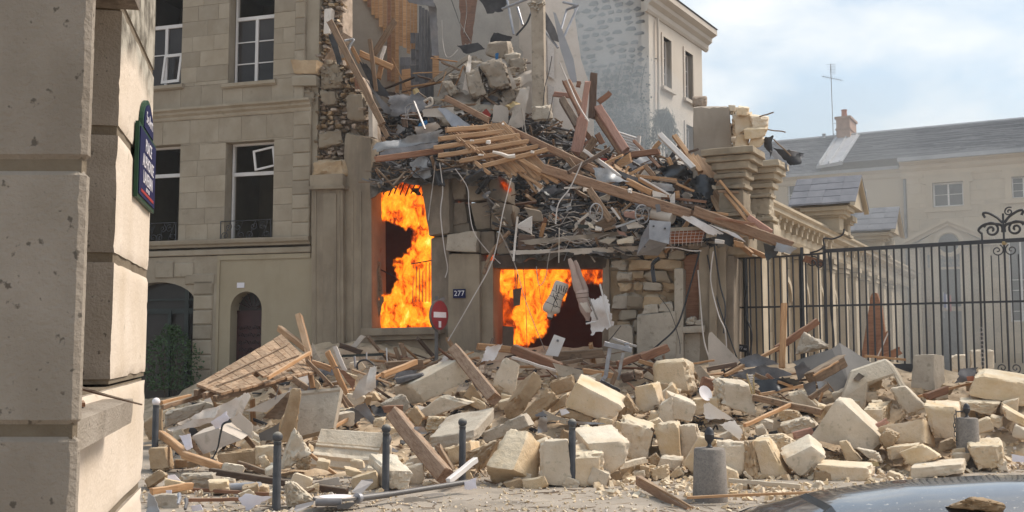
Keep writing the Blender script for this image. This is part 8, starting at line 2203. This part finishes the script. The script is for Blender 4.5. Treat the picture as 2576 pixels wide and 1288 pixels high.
for i,(x,y) in enumerate(((515,1150),(585,1200))):
    tag(MB().tube([P(*T('A',x,y-40),13.6),P(*T('A',x+5,y),13.5),P(*T('A',x-10,y+60),13.4)],.03,6,r2=.02).build('pipe_fitting',M['zinc_dark' if i else 'galvanised']),('pale','dark')[i]+' pipe fitting at the bottom left by the low block','fitting')
# ------------------------------------------------------------------ parked car
ca=thing('parked_car',Vector((3.0,5.6,0)),'dark grey parked car, dusty roof and rubble on it, bottom right corner','car')
def zr_(x):
    k=[(-.1,.62),(.1,.78),(.7,.92),(1.05,1.12),(1.4,1.31),(1.7,1.40),(2.1,1.455),(2.6,1.485),(3.1,1.49),(3.6,1.46),(4.0,1.38),(4.3,1.15),(4.5,.9),(4.6,.6)]
    for a,b in zip(k,k[1:]):
        if x<=b[0]: return a[1]+(b[1]-a[1])*(x-a[0])/(b[0]-a[0])
    return k[-1][1]
secs=[]; XS=[-.1+4.7*i/60 for i in range(61)]
def csec(x,grow=0.0):
    z=zr_(x)+grow; belt=min(.92,z-.02); w=.86-.25*max(0,abs(x-2.25)/2.35-.75); g=max(0,(z-.92)/.56)
    rw=w-.25*g; half=[(-w+.03,.28),(-w,.5),(-w+.01,.75),(-w+.03,belt)]
    half+=[(-rw-.02,z-.2*g),(-rw+.02,z-.145*g),(-rw+.08,z-.11*g),(-rw+.22,z-.055*g),(-rw*.35,z-.01*g)]
    return [(x,5.55+y+.0,zz) for y,zz in half]+[(x,5.55-y,zz) for y,zz in half[::-1]]
MB().loft([csec(x) for x in XS]).build('body',M['car_paint'],ca,smooth=40)
sm_=MB(); sm_.tube([(x,csec(x)[6][1]+.01,csec(x)[6][2]+.003) for x in XS if 1.25<x<4.0],.011,5); sm_.build('roof_seam',M['rubber'],ca)
sm_=MB(); sm_.tube([(x,csec(x)[-7][1]-.01,csec(x)[-7][2]+.003) for x in XS if 1.25<x<4.0],.007,4); sm_.build('roof_seam',M['rubber'],ca)
MB().tube([(x,csec(x)[4][1]-.004,csec(x)[4][2]+.004) for x in XS if 1.1<x<4.2],.009,5).build('trim_strip',M['steel'],ca)
for side in (0,1):
    for x0,x1 in ((1.45,2.4),(2.5,3.6)):
        q=[];
        for x,i,f in ((x0,3,.15),(x1,3,.15),(x1,3,.9),(x0,3,.85)):
            s=csec(x); a,b=(s[3],s[4]) if side==0 else (s[-4],s[-5]); q.append(Vector(a).lerp(Vector(b),f)+Vector((0,-.012 if side==0 else .012,0)))
        MB().hexa([q[3],q[2],q[1],q[0]]+[v+Vector((0,.01 if side==0 else -.01,0)) for v in (q[3],q[2],q[1],q[0])]).build('side_window',M['car_glass'],ca)
ws=[];
for x,f in ((.78,.0),(1.62,.0)):
    s=csec(x,.008); ws.append([Vector(s[5]),Vector(s[8]),Vector(s[-9]),Vector(s[-6])])
MB().add(ws[0]+ws[1],[(0,1,5,4),(1,2,6,5),(2,3,7,6)]).build('windscreen',M['car_glass'],ca)
for x in (.75,3.75):
    for y in (4.76,6.34):
        w_=MB(); w_.loft([[(x+r*math.cos(i*.2618),y+o,.32+r*math.sin(i*.2618)) for i in range(24)] for r,o in ((.2,-.1),(.31,-.1),(.32,-.06),(.32,.06),(.31,.1),(.2,.1))]); wo=w_.build('wheel',M['rubber'],ca)
        w_=MB(); w_.loft([[(x+.2*math.cos(i*.2618),y+o,.32+.2*math.sin(i*.2618)) for i in range(24)] for o in (-.08,.08)]); w_.build('rim',M['steel'],wo)
for y in (4.95,6.1): MB().box(-.12,-.02,y,y+.25,.55,.68).build('headlight',M['ceramic'],ca)
stone('E',(1815,1240,2060,1150,2380,1215,2360,1300),'torn slab of plaster lying on the parked car roof',(10,-14),.25,LB,.012,3,d=5.0,name='plaster_slab')
# ------------------------------------------------------------------ filler stones and loose boards, one by one
rng=random.Random(51); k=0; tries=0
SADJ=['small angular','pale broken','chipped','dusty yellow','rough little','wedge shaped','squarish','cracked']
while k<190 and tries<6000:
    tries+=1; x=rng.uniform(400,2570); yb,db,yt,dt=PL.at(x); t=rng.random() ** 1.2; y=yb+(yt-yb)*t*.9
    if 1880<x<2060 and y<1010 or any(abs(x-a)<w*.33 and abs(y-b)<w*.26 for a,b,w in STC): continue
    s=rng.uniform(20,54)*(1.1-.35*t); h=s*rng.uniform(.5,.9); j=lambda: rng.uniform(-.18,.18)*s; an=rng.uniform(-.5,.5); ca_,sa=math.cos(an),math.sin(an)
    q=[(x+a*s*ca_-b*h*sa+j(),y+a*s*sa+b*h*ca_+j()) for a,b in ((-.5,-.5),(.5,-.5),(.5,.5),(-.5,.5))]
    dep=PL.depth(x,y+h*.4)-.12; SID[0]+=1
    vs,fs=chunk(hex_px(q,dep,s*dep/FPX*rng.uniform(.6,1.1),(rng.uniform(-6,6),rng.uniform(-9,0))),SID[0],n=6,cuts=5,rough=.016,k=24); STC.append((x,y,s*.6))
    tag(emit('limestone_chunk',vs,fs,M[rng.choice(('limestone','limestone',LP,LB))],smooth=33),autolabel(x,y,'stone',SADJ),'stone','loose stones of the heap'); k+=1
WADJ=['short broken','dusty brown','splintered','thin weathered','dark','pale ragged','nail studded','tilted']
loose(34,(420,1250),(900,1180),PL,['oldwood','pine','darkwood','lath'],(.4,1.1),(.04,.12),15,'board',WADJ,lambda x,y: y>PL.at(x)[2] and y<PL.at(x)[0]-10,lift=.15)
loose(26,(1250,1900),(880,960),PL,['oldwood','pine','darkwood','redwood'],(.4,1.2),(.04,.12),16,'board',WADJ,lambda x,y: y>PL.at(x)[2]-8,lift=.15)
loose(24,(1880,2150),(900,1030),PL,['oldwood','darkwood','lath'],(.4,1.1),(.04,.1),17,'board',WADJ,lambda x,y: y>PL.at(x)[2],lift=.15)
loose(22,(930,1260),(865,930),PL,['oldwood','pine','darkwood','redwood','lath'],(.5,1.3),(.05,.12),18,'board',WADJ,lambda x,y: y>PL.at(x)[2]-12,lift=.2)
scraps(30,(420,1250),(900,1150),PL,['tarpaper','zinc_dark','grey_cloth','plaster','plaster_white','plaster_dull'],(22,60),93,'sheet',['crumpled','torn dusty','bent','ragged','small folded'],lambda x,y: y>PL.at(x)[2] and y<PL.at(x)[0]-20,lift=.2)
def pick_pl(lo,hi,xa=380,xb=2700,pw=1.0,up=.12):
    def f(rng):
        x=rng.uniform(xa,xb); yb,db,yt,dt=PL.at(x); t=lo+(hi-lo)*rng.random() ** pw; y=yb+(yt-yb)*t
        return P(x,y,PL.depth(x,y)-rng.uniform(-.05,up))+Vector((0,.13,-.155))*min(1,t*6)
    return f
crumbs('limestone_crumbs',4600,pick_pl(-.02,1,pw=.9),M['limestone'],(.015,.12),11)
crumbs('pale_rubble',900,pick_pl(-.02,1),M['plaster_white'],(.02,.09),12)
splinters('heap_splinters',900,pick_pl(0,1,380,1950),M['oldwood'],(.1,.6),(.006,.025),13)
splinters('dark_litter',400,pick_pl(.25,1,420,2100),M['tarpaper'],(.15,.6),(.01,.05),14)
def pick_road(rng):
    px=rng.uniform(360,2750); py=1170+150*rng.random() ** .8
    g=ground(px,py); return Vector((g.x,g.y,.01)) if not (g.y<7) else None
crumbs('road_gravel',4200,pick_road,M['limestone'],(.008,.05),15)
crumbs('road_grit',700,pick_road,M['plaster_white'],(.008,.04),16)
def pick_right(rng):
    g=ground(rng.uniform(1500,2300),1160+100*rng.random()); return Vector((g.x,g.y,.02))
crumbs('road_rubble',900,pick_right,M['limestone'],(.03,.12),17)
splinters('road_splinters',500,pick_road,M['oldwood'],(.05,.4),(.004,.012),18,tilt=.05)
# ------------------------------------------------------------------ haze of dust and smoke
def vol(name,col,dens):
    m=bpy.data.materials.new(name); m.use_nodes=True; n_=m.node_tree.nodes; n_.clear()
    o_=n_.new('ShaderNodeOutputMaterial'); v_=n_.new('ShaderNodeVolumePrincipled')
    v_.inputs['Color'].default_value=(*col,1); v_.inputs['Density'].default_value=dens; v_.inputs['Anisotropy'].default_value=.2
    m.node_tree.links.new(v_.outputs[0],o_.inputs['Volume']); return m
smk=vol('smoke',(.66,.70,.74),.085); smk2=vol('smoke_thin',(.74,.75,.75),.015)
for (px,py,d,rx,ry,rz,m_) in ((1560,300,36,2.6,2.2,2.4,smk),(1500,180,36,2.2,2.0,2.6,smk),(1610,360,37,2.4,2.0,1.5,smk),(1440,60,37,2.6,2.0,2.4,smk),(1180,110,32,2.4,1.2,2.0,smk),(2400,640,43,9,6,4.5,smk2),(2250,480,45,8,6,5.0,smk2),(2480,780,36,6,5,3.0,smk2),(2050,420,40,4,4,3.5,smk2),(2150,800,33,4.5,3.5,2.6,smk2),(1250,220,31.5,2.2,.9,1.6,smk2)):
    c=P(px,py,d)
    mb=MB().loft([[(c.x+rx*math.sin(math.pi*j/14)*math.cos(i*.3142),c.y+ry*math.sin(math.pi*j/14)*math.sin(i*.3142),c.z-rz*math.cos(math.pi*j/14)) for i in range(20)] for j in range(1,14)])
    tag(mb.build('smoke',m_),kind='stuff')
hz=MB().box(-80,80,-6,95,-1,24).build('haze',M['paper']); tag(hz,kind='stuff')
hm=bpy.data.materials.new('haze'); hm.use_nodes=True; hn=hm.node_tree.nodes; hn.clear()
ho=hn.new('ShaderNodeOutputMaterial'); hv=hn.new('ShaderNodeVolumePrincipled')
hv.inputs['Color'].default_value=(.86,.88,.9,1); hv.inputs['Density'].default_value=.0009; hv.inputs['Anisotropy'].default_value=.2
hm.node_tree.links.new(hv.outputs[0],ho.inputs['Volume']); hz.data.materials.clear(); hz.data.materials.append(hm)
